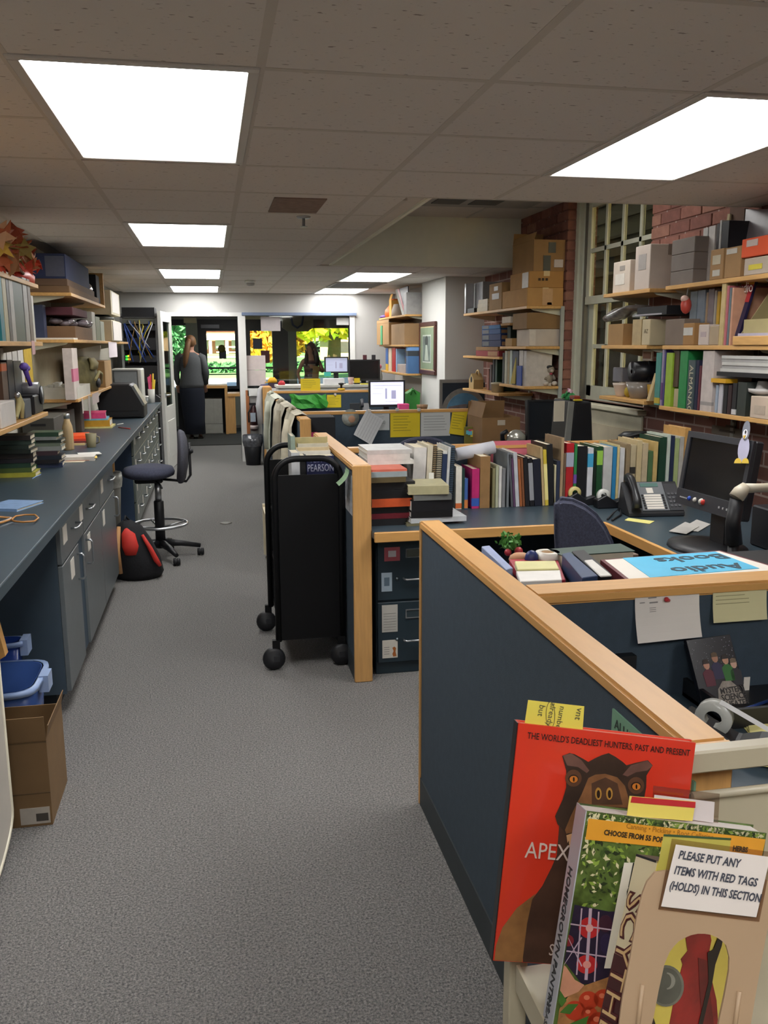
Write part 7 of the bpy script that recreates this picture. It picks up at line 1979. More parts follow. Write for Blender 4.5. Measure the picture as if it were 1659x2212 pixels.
part('note',MB().prism([Ms_@Vector((x,0,z)) for x,z in q],Ms_.to_3x3()@Vector((0,0.0006,0))),mat('e0cf55',0.7,var=0.03),sn)
PEN = mat('55543a',0.7,var=0)
for (t_,x,y,s_) in [('but',316,112,0.009),('already',382,100,0.0085),('number',436,120,0.0085),('vnt',536,130,0.010)]:
 a,b = on(Ms_,*PC(x,y))
 lettering(t_,Ms_@Matrix.Translation((a,-0.0006,b))@Matrix.Rotation(PI/2+0.1,4,'Y'),s_*1.3,PEN,sn,depth=0.0001)
ring = [on(Ms_,*PC(378+26*math.cos(2*PI*i/20),175+78*math.sin(2*PI*i/20))) for i in range(21)]
part('pen_loop',MB().tube([Ms_@Vector((x,-0.0006,min(z,0.08))) for x,z in ring],0.0004,4),PEN,sn)
# green garden book
M,w,h = plane(1268,1752,0.90,1656,1800,0.875,1193,2225,0.852)
h = h
CUR = (w,h)
gb_ = thing('gardening_book','thick gardening book with plants, plaid shirt and tomatoes on its cover on the beige truck','book',M.translation,'large books on the beige truck')
th_ = 0.032
part('cover',MB().obox(M,0,w,0,0.002,-h,0).obox(M,0,w,th_-0.002,th_,-h,0),mat('4f6230',0.3,var=0.6,scale=50,coat=0.3),gb_)
part('spine',MB().obox(M,-0.0015,0,0,th_,-h,0),mat('a9abb3',0.35),gb_)
part('pages',MB().obox(M,0.0,w-0.004,0.002,th_-0.002,-h+0.003,-0.002),mat('d6cfc9',0.8,var=0.12,scale=30,stretch=(1,60,1)),gb_)
rnd = random.Random(12)
lm = [MB(),MB(),MB(),MB()]
for k in range(800):
 x = rnd.uniform(560,1640)
 y = rnd.choice([rnd.uniform(735,830),rnd.uniform(905,1300),rnd.uniform(905,1300)])
 a,b = on(M,*PC(x,y))
 a,b = min(max(a,0.004),w-0.004),min(max(b,-h+0.004),-0.004)
 t = rnd.uniform(0,PI)
 s = rnd.uniform(0.002,0.0055)
 c_,s_ = math.cos(t),math.sin(t)
 lm[k%4].flat([M@Vector((a+dx*c_-dz*s_,-0.0006-0.0001*(k%5),b+dx*s_+dz*c_)) for dx,dz in ((-s,0),(0,s*0.45),(s,0),(0,-s*0.45))])
for mb,c in zip(lm,('3a4f22','7d963c','222f18','c4bd98')):
 o_ = part('printed_leaves',mb,mat(c,0.5,var=0.2),gb_)
pr(M,w,h,[(600,782),(1640,905),(1618,1008),(582,905)],0.0014,'d9982c',gb_,'printed_banner',0.05)
pr(M,w,h,[(520,1290),(720,1330),(860,1330),(820,1760),(560,1755),(440,1620),(450,1500)],0.0010,'231a33',gb_,'printed_shirt',0.3,60)
for (x,y,rx,ry,c) in [(605,1425,62,62,'b5242a'),(590,1640,62,55,'b5242a'),(480,1500,34,34,'7a1f2a'),(705,1520,36,60,'2a2142'),(700,1400,40,50,'3d1c30')]:
 ell(M,x,y,rx,ry,0.0013,c,gb_,'printed_check')
for (a,b) in [((612,1310),(585,1730)),((560,1310),(530,1700)),((660,1330),(635,1740)),((480,1400),(760,1440)),((470,1560),(740,1600)),((450,1480),(560,1650)),((440,1640),(560,1480))]:
 (ax,ay),(bx_,by_) = a,b
 wd = 9 if a[0] == 612 else 4
 dxy = Vector((bx_-ax,by_-ay)).normalized()
 nx,ny = -dxy.y*wd,dxy.x*wd
 pr(M,w,h,[(ax+nx,ay+ny),(bx_+nx,by_+ny),(bx_-nx,by_-ny),(ax-nx,ay-ny)],0.0016,'b9a3b5',gb_,'printed_stripe',0.1)
ell(M,605,1425,22,24,0.0019,'d9a09c',gb_,'printed_check')
ell(M,590,1640,24,22,0.0019,'d98f8a',gb_,'printed_check')
pr(M,w,h,[(428,1640),(470,1655),(520,1730),(575,1760),(540,1800),(470,1830),(425,1850),(410,1790)],0.0016,'c98f74',gb_,'printed_hand',0.12)
pr(M,w,h,[(480,1830),(560,1770),(760,1700),(800,1740),(760,2100),(400,2100),(430,1900)],0.0013,'a8764a',gb_,'printed_basket',0.3,80)
for (x,y,r) in [(520,1910,62),(600,1850,58),(690,1840,60),(605,1930,48),(660,1980,66),(560,2010,60)]:
 ell(M,x,y,r,r*0.93,0.0018,'b83a22',gb_,'printed_tomato')
 ell(M,x-r*0.2,y-r*0.3,r*0.3,r*0.24,0.0021,'d9785a',gb_,'printed_tomato_shine')
for pts in ([(400,1850),(430,1790),(470,1850),(440,1890)],[(430,1920),(480,1870),(540,1870),(490,1930)],[(400,2000),(480,1990),(600,1940),(570,2040),(430,2100)]):
 pr(M,w,h,pts,0.0022,'3f6a2c',gb_,'printed_leaf',0.2)
pr(M,w,h,[(808,1040),(880,1040),(900,1120),(860,1300),(775,1660),(690,1660)],0.0024,'d9d3c6',gb_,'printed_title_card',0.02)
BK_ = mat('17181a',0.6,var=0)
for ch,x,y in (('H',826,1178),('G',806,1275),('P',790,1382)):
 fit(ch,M,(x,y),(x+62,y+10),0.029,BK_,gb_,0.0030,0.0008)
for ch,x,y in (('S',780,1478),('P',776,1508)):
 fit(ch,M,(x,y),(x+16,y+2),0.007,BK_,gb_,0.0030)
BRN = mat('3a2a12',0.6,var=0)
fit('CHOOSE FROM 55 POP',M,(688,876),(1035,922),0.0062,BRN,gb_,0.0022,0.0004)
fit('Canning • Pickling • Root Cellaring',M,(818,838),(1330,905),0.0062,mat('9a6a1c',0.6,var=0),gb_,0.0022)
fit('HERBS',M,(1445,970),(1532,980),0.0062,BRN,gb_,0.0022,0.0004)
SPM = Matrix(((0,0,0,0),)*4)
ex_ = M.to_3x3()@Vector((0,-1,0))
dn_ = M.to_3x3()@Vector((0,0,-1))
nn_ = M.to_3x3()@Vector((-1,0,0))
org = M@Vector((-0.0019,0.010,-0.062))
zz_ = -ex_
Msp = Matrix(((dn_.x,-nn_.x,ex_.x,org.x),(dn_.y,-nn_.y,ex_.y,org.y),(dn_.z,-nn_.z,ex_.z,org.z),(0,0,0,1)))
Msp.translation = M@Vector((-0.0019,0.024,-0.075))
lettering('HOMEGROWN PANTRY',Msp,0.017,mat('26282c',0.6,var=0),gb_,bold=0.0002,wide=0.95)
Msp2 = Msp.copy()
Msp2.translation = M@Vector((-0.0019,0.024,-0.235))
lettering('PLEASANT',Msp2,0.013,mat('45474c',0.6,var=0),gb_)
def slip(name,label,pts,off,col,group=None,extra=None):
 Mq = M@Matrix.Translation((0,off,0))
 q = [on(Mq,*PC(x,y)) for x,y in pts]
 t = thing(name,label,'paper',Mq.translation)
 part('slip',MB().prism([Mq@Vector((x,0,z)) for x,z in q],Mq.to_3x3()@Vector((0,0.0005,0))),mat(col,0.7,var=0.03),t)
 if extra:
  q = [on(Mq,*PC(x,y)) for x,y in extra[0]]
  part('red_band',MB().prism([Mq@Vector((x,-0.0006,z)) for x,z in q],Mq.to_3x3()@Vector((0,0.0005,0))),mat(extra[1],0.6,var=0.02),t)
 return t
slip('red_tag_slip','yellow slip with a red band standing out of the gardening book',[(845,652),(1232,685),(1215,800),(828,770)],0.010,'e0cc62',extra=([(858,655),(1232,687),(1230,722),(850,690)],'b8232a'))
slip('white_slip','plain white slip behind the red-banded slip in the gardening book',[(990,645),(1345,688),(1338,810),(985,760)],0.020,'cfc5c4')
Mq = M@Matrix.Translation((0,0.026,0))
q = [on(Mq,*PC(x,y)) for x,y in ((985,592),(1375,640),(1365,820),(975,760))]
solo('plastic_sleeve','clear plastic sleeve standing behind the slips in the gardening book','sleeve',MB().prism([Mq@Vector((x,0,z)) for x,z in q],Mq.to_3x3()@Vector((0,0.0005,0))),glass('e6dcd4',0.10,0.12))
# novel with jagged lettering down its spine
Yn = 0.775
M,w,h = plane(*PC(1010,1035),Yn,*PC(1400,1080),Yn+0.02,*PC(795,1994),Yn-0.03)
ey_ = (at(*PC(905,1000),Y=Yn+0.028)-M.translation).normalized()
for i_ in range(3):
 M[i_][1] = ey_[i_]
nb = thing('novel_book','dark red novel with jagged cream lettering down its spine beside the bookend','book',M.translation,'large books on the beige truck')
ww,tt = 0.122,0.034
hb_ = (M.translation.z-ZSH-0.001)/M.col[2].z
part('cover',MB().obox(M,0,ww,0,0.002,-hb_,0).obox(M,0,ww,tt-0.002,tt,-hb_,0),mat('d6c455',0.3,var=0.08,coat=0.2),nb)
part('pages',MB().obox(M,0.002,ww-0.004,0.002,tt-0.002,-hb_+0.003,-0.003),mat('d9cdb4',0.85,var=0.06),nb)
spn = part('spine',MB().obox(M,-0.002,0.0,0,tt,-hb_*0.36,0),mat('cfc2a0',0.4),nb,'cream upper spine')
part('spine',MB().obox(M,-0.002,0.0,0,tt,-hb_,-hb_*0.36),mat('3d1318',0.35,var=0.2),nb,'dark red lower spine')
part('head_band',MB().obox(M,-0.0022,0.03,0.0,tt,-0.0022,0.0004),mat('1d1d24',0.5),nb)
dn_,nn_,ex_ = M.to_3x3()@Vector((0,0,-1)),M.to_3x3()@Vector((-1,0,0)),M.to_3x3()@Vector((0,-1,0))
o_ = M@Vector((-0.0026,tt*0.9,-0.04))
Msp = Matrix(((dn_.x,-nn_.x,ex_.x,o_.x),(dn_.y,-nn_.y,ex_.y,o_.y),(dn_.z,-nn_.z,ex_.z,o_.z),(0,0,0,1)))
lettering('SCYTHE',Msp,0.036,mat('4a1418',0.4,var=0),nb,bold=0.0016,wide=1.25)
o2 = Msp.copy()
o2.translation = M@Vector((-0.0034,tt*0.9,-0.04))
lettering('SCYTHE',o2,0.036,mat('c9a878',0.4,var=0),nb,bold=-0.0004,wide=1.25)
pr2 = lambda pts,off,col,nm,var=0.15:printed(M,[on(M,*PC(x,y)) for x,y in pts],off,col,nb,nm,var=var)
pr2([(960,1380),(1460,1380),(1460,2100),(900,2100)],0.0008,'d9c65a','printed_cover',0.06)
pr2([(1180,1440),(1310,1440),(1320,1500),(1300,1600),(1320,1720),(1350,1850),(1365,2060),(1060,2060),(1100,1850),(1150,1640),(1140,1610),(1180,1560),(1170,1490)],0.0014,'8a1f1c','printed_cloak',0.35)
pr2([(1240,1600),(1300,1620),(1310,1800),(1340,2060),(1270,2060),(1250,1800)],0.0018,'6a1616','printed_fold',0.3)
pr2([(1358,1480),(1385,1490),(1378,1530),(1340,1640),(1320,1760),(1250,2060),(1225,2060),(1300,1740),(1295,1570),(1330,1550)],0.0022,'1d120f','printed_staff',0.1)
pr2([(1050+105*math.cos(2*PI*i/28),1765+122*math.sin(2*PI*i/28)) for i in range(28)],0.0024,'6d6d62','printed_seal',0.2)
pr2([(1048+92*math.cos(2*PI*i/28),1765+108*math.sin(2*PI*i/28)) for i in range(28)],0.0027,'55564e','printed_seal',0.2)
pr2([(1052+50*math.cos(PI*i/12-PI/2)+0,1735+50*math.sin(PI*i/12-PI/2)) for i in range(13)]+[(1052+26*math.cos(PI/2-PI*i/12),1735+42*math.sin(PI/2-PI*i/12)) for i in range(13)],0.0030,'8a8a80','printed_crescent',0.1)
pr2([(960,1900),(1010,2060),(920,2060)],0.0024,'241512','printed_shape',0.1)
# beige bookend with an arched opening, in front
Yb_ = 0.72
M,w,h = plane(*PC(1010,1095),Yb_,*PC(1690,1140),Yb_-0.03,*PC(790,2110),Yb_-0.035)
be = thing('bookend','beige plastic bookend with an arched opening at the front of the beige truck','bookend',M.translation)
OUT = [(770,2110),(800,1860),(850,1600),(890,1350),(930,1190),(960,1135),(985,1108),(1015,1093),(1100,1092),(1300,1105),(1560,1120),(1655,1140),(1690,1180),(1680,1320),(1640,1520),(1590,1800),(1540,2110)]
INN = [(945,2110),(985,1960),(1015,1800),(1050,1640),(1085,1560),(1130,1510),(1190,1475),(1260,1460),(1320,1468),(1375,1492),(1412,1530),(1432,1600),(1430,1680),(1405,1820),(1375,1960),(1350,2110)]
o3 = [on(M,*PC(x,y)) for x,y in OUT]
i3 = [on(M,*PC(x,y)) for x,y in INN]
mb = MB()
n_ = 40
def resample(pts,n):
 L = [0]
 for a,b in zip(pts,pts[1:]):
  L.append(L[-1]+math.hypot(b[0]-a[0],b[1]-a[1]))
 out = []
 for k in range(n):
  s = L[-1]*k/(n-1)
  j = max(i for i in range(len(L)) if L[i]<=s+1e-9)
  j = min(j,len(pts)-2)
  f = (s-L[j])/(L[j+1]-L[j])
  out.append((pts[j][0]+(pts[j+1][0]-pts[j][0])*f,pts[j][1]+(pts[j+1][1]-pts[j][1])*f))
 return out
oo,ii = resample(o3,n_),resample(i3,n_)
rows_ = []
for (a,b),(c_,d_) in zip(oo,ii):
 rows_.append([M@Vector((a,0,b)),M@Vector((c_,0,d_)),M@Vector((c_,0.004,d_)),M@Vector((a,0.004,b))])
mb.rings(rows_,cap=True,sm=False)
BEG = mat('a88d70',0.5,var=0.03)
part('plate',mb,BEG,be)
part('rib',MB().tube([M@Vector((on(M,*PC(920,1760))[0],0,on(M,*PC(920,1760))[1])),M@Vector((on(M,*PC(880,2100))[0],0,on(M,*PC(880,2100))[1]))],0.0025,6),BEG,be)
part('rib',MB().tube([M@Vector((on(M,*PC(1490,1800))[0],0,on(M,*PC(1490,1800))[1])),M@Vector((on(M,*PC(1450,2100))[0],0,on(M,*PC(1450,2100))[1]))],0.0025,6),BEG,be)
fb = on(M,*PC(1150,2110))
base_z = (M@Vector((fb[0],0,fb[1]))).z
c0,c1 = M@Vector((o3[0][0],0,o3[0][1])),M@Vector((o3[-1][0],0,o3[-1][1]))
part('foot',MB().prism([(c0.x,c0.y,ZSH),(c1.x,c1.y,ZSH),(c1.x,c1.y,c1.z+0.002),(c0.x,c0.y,c0.z+0.002)],(0.0,0.004,0)),BEG,be)
part('base',MB().prism([(c0.x,c0.y,ZSH),(c1.x,c1.y,ZSH),(c1.x,c1.y+0.1,ZSH),(c0.x,c0.y+0.1,ZSH)],(0,0,0.003)),BEG,be)
Mg = M@Matrix.Translation((0,-0.0025,0))
sg = thing('paper_sign','white paper sign about red tags taped to the beige bookend','sign',Mg.translation)
q = [on(Mg,*PC(x,y)) for x,y in ((1095,905),(1690,985),(1610,1395),(1015,1322))]
part('sleeve',MB().prism([Mg@Vector((x,0.001,z)) for x,z in q],Mg.to_3x3()@Vector((0,0.0004,0))),glass('e6dcd2',0.06,0.15),sg)
SQ = [on(Mg,*PC(x,y)) for x,y in ((1117,938),(1672,1012),(1590,1366),(1030,1302))]
part('paper',MB().prism([Mg@Vector((x,0,z)) for x,z in SQ],Mg.to_3x3()@Vector((0,0.0004,0))),mat('d6cdc6',0.7,var=0.02),sg)
SGN = mat('3d3f4a',0.7,var=0)
for tx,x,y,xe,ye in (('PLEASE PUT ANY',1128,1018,1488,1072),('ITEMS WITH RED TAGS',1102,1108,1588,1184),('(HOLDS) IN THIS SECTION',1074,1198,1608,1276)):
 fit(tx,Mg,(x,y),(xe,ye),0.0080,SGN,sg,0.0006,0.0003)
Mq = M@Matrix.Translation((0,0.012,0))
q = [on(Mq,*PC(x,y)) for x,y in ((1045,882),(1440,905),(1400,1300),(1000,1120))]
t = thing('yellow_slip','olive-yellow slip with a dark green top edge behind the red tag sign','paper',Mq.translation)
part('slip',MB().prism([Mq@Vector((x,0,z)) for x,z in q],Mq.to_3x3()@Vector((0,0.0005,0))),mat('b3a94a',0.7,var=0.03),t)
q = [on(Mq,*PC(x,y)) for x,y in ((1045,876),(1442,900),(1441,911),(1044,888))]
part('green_edge',MB().prism([Mq@Vector((x,-0.0006,z)) for x,z in q],Mq.to_3x3()@Vector((0,0.0005,0))),mat('2f4a2a',0.7,var=0.02),t)
# far cubicles
YA = 7.068
YEL = 'd9bf22'
for lb,u0,v0,u1,v1,c,tilt,curl,seed in [('white sheet half hidden behind the curled chart on the yellow-noticed partition',800,887,841,929,'b9bcbc',0,0.0,3),('yellow notice between two white sheets on the third partition',843,888,907,943,YEL,0,0.0,4),('white grid sheet right of the yellow notice on the third partition',909,888,972,941,'c2c4c2',0,0.0,5),('tilted yellow notice at the right of the third partition',978,884,1010,936,YEL,-0.16,0.01,6),('yellow notice hanging beside the green cloth on the far partition',706,853,737,880,YEL,0,0.0,8)]:
 Yq = YA if v0>880 else 10.378
 pin_note(lb,u0,v0,u1,v1,Yq,c,tilt,curl,text_rows(6,0.1,0.9,0.2,0.85,seed,0.2),'notices on the far partitions',name='notice',lc='8f8320' if c==YEL else '8f9090')
a = at(792,885,Y=YA-0.02)
sheet('curled_chart','curled white chart hanging askew on the third partition',(a.x,YA-0.02,a.z),(0.82,0,-0.5),(0.5,0,0.82),0.17,0.23,'c4c5c6',cat='paper',curl=0.06,lines=[(0.15+0.14*k,0.05,0.02,0.9) for k in range(6)],lc='a5a6a8')
q = at(758,903,Y=YA-0.02)
fn = thing('photo_disc','grey and tan rounded picture cut-out pinned left of the curled chart','picture',q)
part('disc',MB().lathe([(0,YA-0.004),(0.072,YA-0.004),(0.072,YA-0.001),(0,YA-0.001)],(q.x,0,q.z),18,ax='Y'),mat('8f918a',0.5,var=0.3,scale=30),fn)
part('tan_patch',MB().ball((q.x+0.01,YA-0.006,q.z-0.01),0.03,0.004,0.03),mat('b58a6e',0.6),fn)
for u,v in ((798,886),(858,883),(905,883),(724,851)):
 q = at(u,v,Y=YA-0.012 if v>860 else 10.365)
 solo('binder_clip','small pale clip at pixel row of the %s'%'' if False else {798:'pale clip holding the curled chart',858:'pale clip above the yellow notice on the third partition',905:'pale clip above the white grid sheet',724:'white clip above the far yellow notice'}[u],'clip',MB().box(q.x-0.012,q.x+0.012,q.y-0.012,q.y+0.012,q.z-0.02,q.z+0.006),mat('c9c0b8',0.4),bevel=0.003)
gc_ = thing('green_cloth','crumpled bright green paper draped on the far cross partition','cloth',at(660,865,Y=10.36))
random.seed(14)
nx_,nz_ = 9,4
g_ = [[None]*nz_ for _ in range(nx_)]
for i in range(nx_):
 for j in range(nz_):
  p = at(626+80*i/(nx_-1),852+29*j/(nz_-1),Y=10.35)
  g_[i][j] = (p.x+random.uniform(-0.02,0.02),10.35-random.uniform(0.0,0.07),p.z+random.uniform(-0.012,0.012))
mb = MB()
for i in range(nx_-1):
 for j in range(nz_-1):
  mb._add([g_[i][j],g_[i+1][j],g_[i+1][j+1],g_[i][j+1]],[(0,1,2),(0,2,3)])
part('cloth',mb,mat('3f9a3a',0.6),gc_)
for y0,y1,lb in ((6.45,7.06,'slate desk against the third partition, seen past the row of books'),(9.2,10.37,'slate desk under the bright screen in the far cubicle')):
 t = thing('desk',lb,'desk',(1.5,y0,0.73))
 part('top',MB().box(0.74,2.34 if y0>8 else 2.74,y0,y1,0.70,0.73),LAM,t)
 part('front_edge',MB().box(0.74,2.34 if y0>8 else 1.98,y0-0.018,y0,0.69,0.731),WOODX,t)
 part('leg_panel',MB().box(0.76,0.79,y0+0.02,y1-0.02,0,0.70).box(2.28,2.31,y0+0.02,y1-0.02,0,0.70),CABB,t)
def fbox(name,lb,cat,u0,u1,v0,Y,z,depth,col,**k):
 a,b = at(u0,v0,Y=Y),at(u1,v0,Y=Y)
 return carton(name,lb,a.x,b.x,Y,Y+depth,z,a.z,col,k.pop('tape',None),cat=cat,**k)
fbox('organiser','black desk organiser behind the wooden post of the second aisle partition','organiser',666,724,902,6.55,0.7305,0.3,'15161b')
fbox('pink_pad','hot pink pad standing on the second desk beside the black organiser','paper',663,687,935,6.47,0.7305,0.05,'d9457f')
fbox('white_folder','white folder behind the black organiser','folder',664,720,899,6.87,0.7305,0.03,'b9bcbe')
pc_ = fbox('art_card','small card with pink, yellow and green splashes on the second desk','card',1004,1038,922,6.75,0.7305,0.02,'6a6428')
a,b = at(1007,925,Y=6.747),at(1034,947,Y=6.747)
random.seed(6)
for k in range(12):
 x,z = random.uniform(a.x,b.x-0.03),random.uniform(b.z,a.z-0.03)
 part('colour_patch',MB().box(x,x+0.035,6.745-0.0004*k,6.75,z,z+0.03),mat(['d9508a','e0d04a','5fb3c9','e08a4a','d9e08a','c93a6a'][k%6],0.6),pc_)
t = fbox('moving_carton','large open brown carton on the second desk left of the dark screen','box',1042,1124,903,6.5,0.7305,0.4,'80603c',flaps=(('b',-0.15,0.11),('l',-0.25,0.12)),sticker=[('f',0.40,0.60,0.78,0.93,'b9ab98')])
q = at(1115,945,Y=6.2)
dl = thing('desk_lamp','black and silver desk lamp head by the brown carton','lamp',(q.x,6.2,0.73))
part('base',MB().lathe([(0.07,0.731),(0.07,0.745),(0.03,0.76)],(q.x,6.3,0),18),BLACK,dl)
part('shade',MB().lathe([(0.075,q.z-0.03),(0.07,q.z+0.02),(0.03,q.z+0.055),(0.0,q.z+0.06)],(q.x,6.2,0),18),mat('b9b8ae',0.25,metal=0.6),dl)
part('arm',MB().tube([(q.x,6.3,0.75),(q.x-0.09,6.25,q.z-0.02),(q.x-0.11,6.2,q.z+0.03),(q.x-0.07,6.2,q.z+0.05)],0.018,8),BLACK,dl)
def monitor(lb,u0,u1,v0,v1,Y,z,scr,emit=0.0,depth=0.05,tilt=0.0):
 a,b = at(u0,v0,Y=Y),at(u1,v1,Y=Y)
 t = thing('monitor',lb,'monitor',((a.x+b.x)/2,Y,z))
 w,h = b.x-a.x,a.z-b.z
 Mm = Matrix.Translation((a.x,Y,b.z))@Matrix.Rotation(tilt,4,'X')
 e = min(0.018,w*0.05)
 part('bezel',MB().obox(Mm,0,w,0,0.012,h-e,h).obox(Mm,0,w,0,0.012,0,e*1.4).obox(Mm,0,e,0,0.012,e*1.4,h-e).obox(Mm,w-e,w,0,0.012,e*1.4,h-e),BLACK,t)
 part('back_shell',MB().obox(Mm,0,w,0.012,depth,0,h),BLACKM,t)
 s = part('screen',MB().obox(Mm,e,w-e,0.006,0.0115,e*1.4,h-e),mat(scr,0.25,var=0.0,emit=emit),t)
 if emit:
  mb = MB()
  for k,(x0,x1,z0,z1) in enumerate([(0.1,0.9,0.80,0.815),(0.45,0.5,0.3,0.7),(0.62,0.75,0.3,0.62),(0.1,0.4,0.7,0.71),(0.45,0.8,0.2,0.21),(0.1,0.35,0.5,0.51)]):
   mb.obox(Mm,w*x0,w*x1,0.0048,0.0058,h*z0,h*z1)
  part('screen_print',mb,mat('a9a9c9',0.4,var=0,emit=emit*0.5),s)
 part('stand',MB().box((a.x+b.x)/2-0.03,(a.x+b.x)/2+0.03,Y+depth,Y+depth+0.04,z+0.001,b.z+h*0.4).box((a.x+b.x)/2-0.11,(a.x+b.x)/2+0.11,Y-0.02,Y+depth+0.1,z+0.001,z+0.014),BLACKM,t)
 return t
m_ = monitor('dark reflective screen leaning behind the row of books',1142,1208,864,952,6.15,0.73,'1b2026',tilt=-0.08)
YM = 5.35
t = thing('desk','slate side desk below the window behind the row of books','desk',(2.4,5.3,0.73))
part('top',MB().box(2.0,2.74,4.62,6.43,0.70,0.73),LAM,t)
part('front_edge',MB().box(1.985,2.0,4.62,6.43,0.69,0.731),WOODY,t)
part('leg_panel',MB().box(2.05,2.7,4.65,4.68,0,0.70).box(2.05,2.7,6.1,6.13,0,0.70),CABB,t)
a,b = at(1230,868,Y=YM),at(1276,950,Y=YM)
mt = thing('monitor','black screen with a grey edge turned sideways below the window','monitor',(a.x,YM,0.73))
part('side_edge',MB().prism([(a.x-0.03,YM,0.80),(a.x+0.01,YM,0.80),(a.x+0.035,YM,a.z),(a.x-0.0,YM,a.z)],(0,0.02,0)),mat('7d7d78',0.4),mt)
part('back_shell',MB().prism([(a.x+0.012,YM,0.79),(b.x+0.05,YM,0.79),(b.x+0.02,YM,0.90),(b.x-0.005,YM,a.z),(a.x+0.036,YM,a.z)],(0,0.36,0)),BLACK,mt,bevel=0.01)
part('foot',MB().box(a.x-0.02,b.x+0.06,YM+0.05,YM+0.3,0.731,0.79),BLACKM,mt)
q0,q1 = at(1207,868,Y=YM-0.05),at(1234,912,Y=YM-0.05)
part('white_card',MB().box(q0.x,q1.x-0.02,YM+0.02,YM+0.03,q1.z,q0.z),mat('c9c0ab',0.6),mt)
zt = a.z+0.001
ty = thing('toy_vehicle','tiny red and yellow toy vehicle on top of the sideways screen','toy',(a.x,YM+0.06,zt))
part('body',MB().box(a.x+0.04,a.x+0.085,YM+0.02,YM+0.10,zt+0.008,zt+0.035),mat('7a2a1e',0.5),ty,bevel=0.004)
part('bumper',MB().box(a.x+0.035,a.x+0.09,YM+0.0,YM+0.02,zt+0.004,zt+0.014),mat('c9b52a',0.5),ty)
for s in (0.03,0.085):
 part('wheel',MB().lathe([(0,a.x+0.038),(0.01,a.x+0.038),(0.01,a.x+0.088),(0,a.x+0.088)],(0,YM+s,zt+0.0105),10,ax='X'),BLACKM,ty)
lt = thing('paper_lotus','green paper lotus with a pink bloom on top of the sideways screen','ornament',(a.x+0.1,YM+0.2,zt))
part('leaves',leaves(50,(a.x+0.085,YM+0.22,zt+0.024),(0.04,0.06,0.018),0.022,9),mat('2f8a4a',0.6),lt)
part('bloom',leaves(14,(a.x+0.085,YM+0.2,zt+0.055),(0.016,0.02,0.016),0.02,10),mat('d9b3c0',0.6),lt)
part('base',MB().lathe([(0.03,zt),(0.02,zt+0.02)],(a.x+0.085,YM+0.22,0),10),mat('2f8a4a',0.6),lt)
bb = thing('black_bag','flat black bag lying on the cross partition cap below the window','bag',at(1378,925,Y=4.5))
c0,c1 = at(1336,925,Y=4.52),at(1424,925,Y=4.52)
part('bag',MB().loft([((c0.x+c1.x)/2,4.53,1.0305,(c1.x-c0.x)/2,0.06),((c0.x+c1.x)/2,4.53,1.055,(c1.x-c0.x)/2*0.95,0.06),((c0.x+c1.x)/2-0.01,4.53,1.075,(c1.x-c0.x)/2*0.6,0.04)],18),mat('14171a',0.4,var=0.3,scale=30),bb)
part('strap',MB().tube([(c0.x+0.02,4.47,1.05),((c0.x+c1.x)/2,4.465,1.075),(c1.x-0.03,4.47,1.05)],0.006,6),BLACKM,bb)
ocx = at(915,950,Y=5.7).x
oc2 = thing('office_chair','dark office chair with only its curved back top visible behind the spiral notebooks','chair',(ocx,5.8,0))
zt = at(915,944,Y=5.7).z
part('backrest',MB().prism([(ocx+0.19*math.cos(PI*i/12),5.7,zt-0.09+0.09*math.sin(PI*i/12)) for i in range(13)]+[(ocx-0.17,5.7,0.6),(ocx+0.17,5.7,0.6)],(0,0.05,0)),NAVYF,oc2,bevel=0.012)
part('seat',MB().loft([(ocx,5.5,0.44,0.2,0.2),(ocx,5.5,0.48,0.23,0.22),(ocx,5.5,0.50,0.15,0.15)],18),NAVYF,oc2)
part('back_bracket',MB().tube([(ocx,5.75,0.62),(ocx,5.77,0.46),(ocx,5.55,0.43)],0.02,8),BLACKM,oc2)
part('gas_column',MB().lathe([(0.03,0.06),(0.03,0.44)],(ocx,5.5,0),10),BLACKM,oc2)
for k in range(5):
 part('leg',MB().tube([(ocx,5.5,0.08),(ocx+0.26*math.cos(k*1.2566),5.5+0.26*math.sin(k*1.2566),0.025)],[0.028,0.022],8),BLACK,oc2)
monitor('bright white spreadsheet screen in the far cubicle',797,875,822,878,9.6,0.73,'dfe0f5',0.75)
q = at(790,872,Y=9.5)
t = thing('desk_phone','small black phone left of the bright spreadsheet screen','phone',(q.x,9.5,0.73))
part('base',MB().prism([(q.x-0.05,9.45,0.7305),(q.x-0.05,9.6,0.7305),(q.x-0.05,9.6,q.z+0.0)],(0.10,0,0)),BLACK,t)
part('handset',MB().tube([(q.x-0.04,9.5,q.z-0.03),(q.x-0.03,9.56,q.z+0.04),(q.x-0.03,9.6,q.z+0.03)],0.018,8),mat('3a3b40',0.4),t)
a,b = at(884,845,Y=9.7),at(905,880,Y=9.7)
gb2 = thing('green_bag','bright green reusable bag beside the bright spreadsheet screen','bag',(a.x,9.7,0.73))
part('bag',MB().prism([(a.x-0.01,9.7,0.7305),(b.x,9.7,0.7305),(b.x+0.02,9.72,a.z-0.02),(a.x+0.06,9.72,a.z+0.02),(a.x-0.02,9.72,a.z-0.03)],(0,0.16,0)),mat('2c7a2a',0.6,var=0.2,scale=9),gb2)
part('handle',MB().tube([(a.x+0.02,9.715,a.z-0.04),(a.x+0.04,9.70,a.z+0.04),(a.x+0.08,9.715,a.z-0.03)],0.008,6),mat('2c7a2a',0.6),gb2)
fbox('pink_box','flat pink item on the desk under the bright spreadsheet screen','box',862,884,873,9.35,0.7305,0.1,'c9457a')
q = at(912,876,Y=9.4)
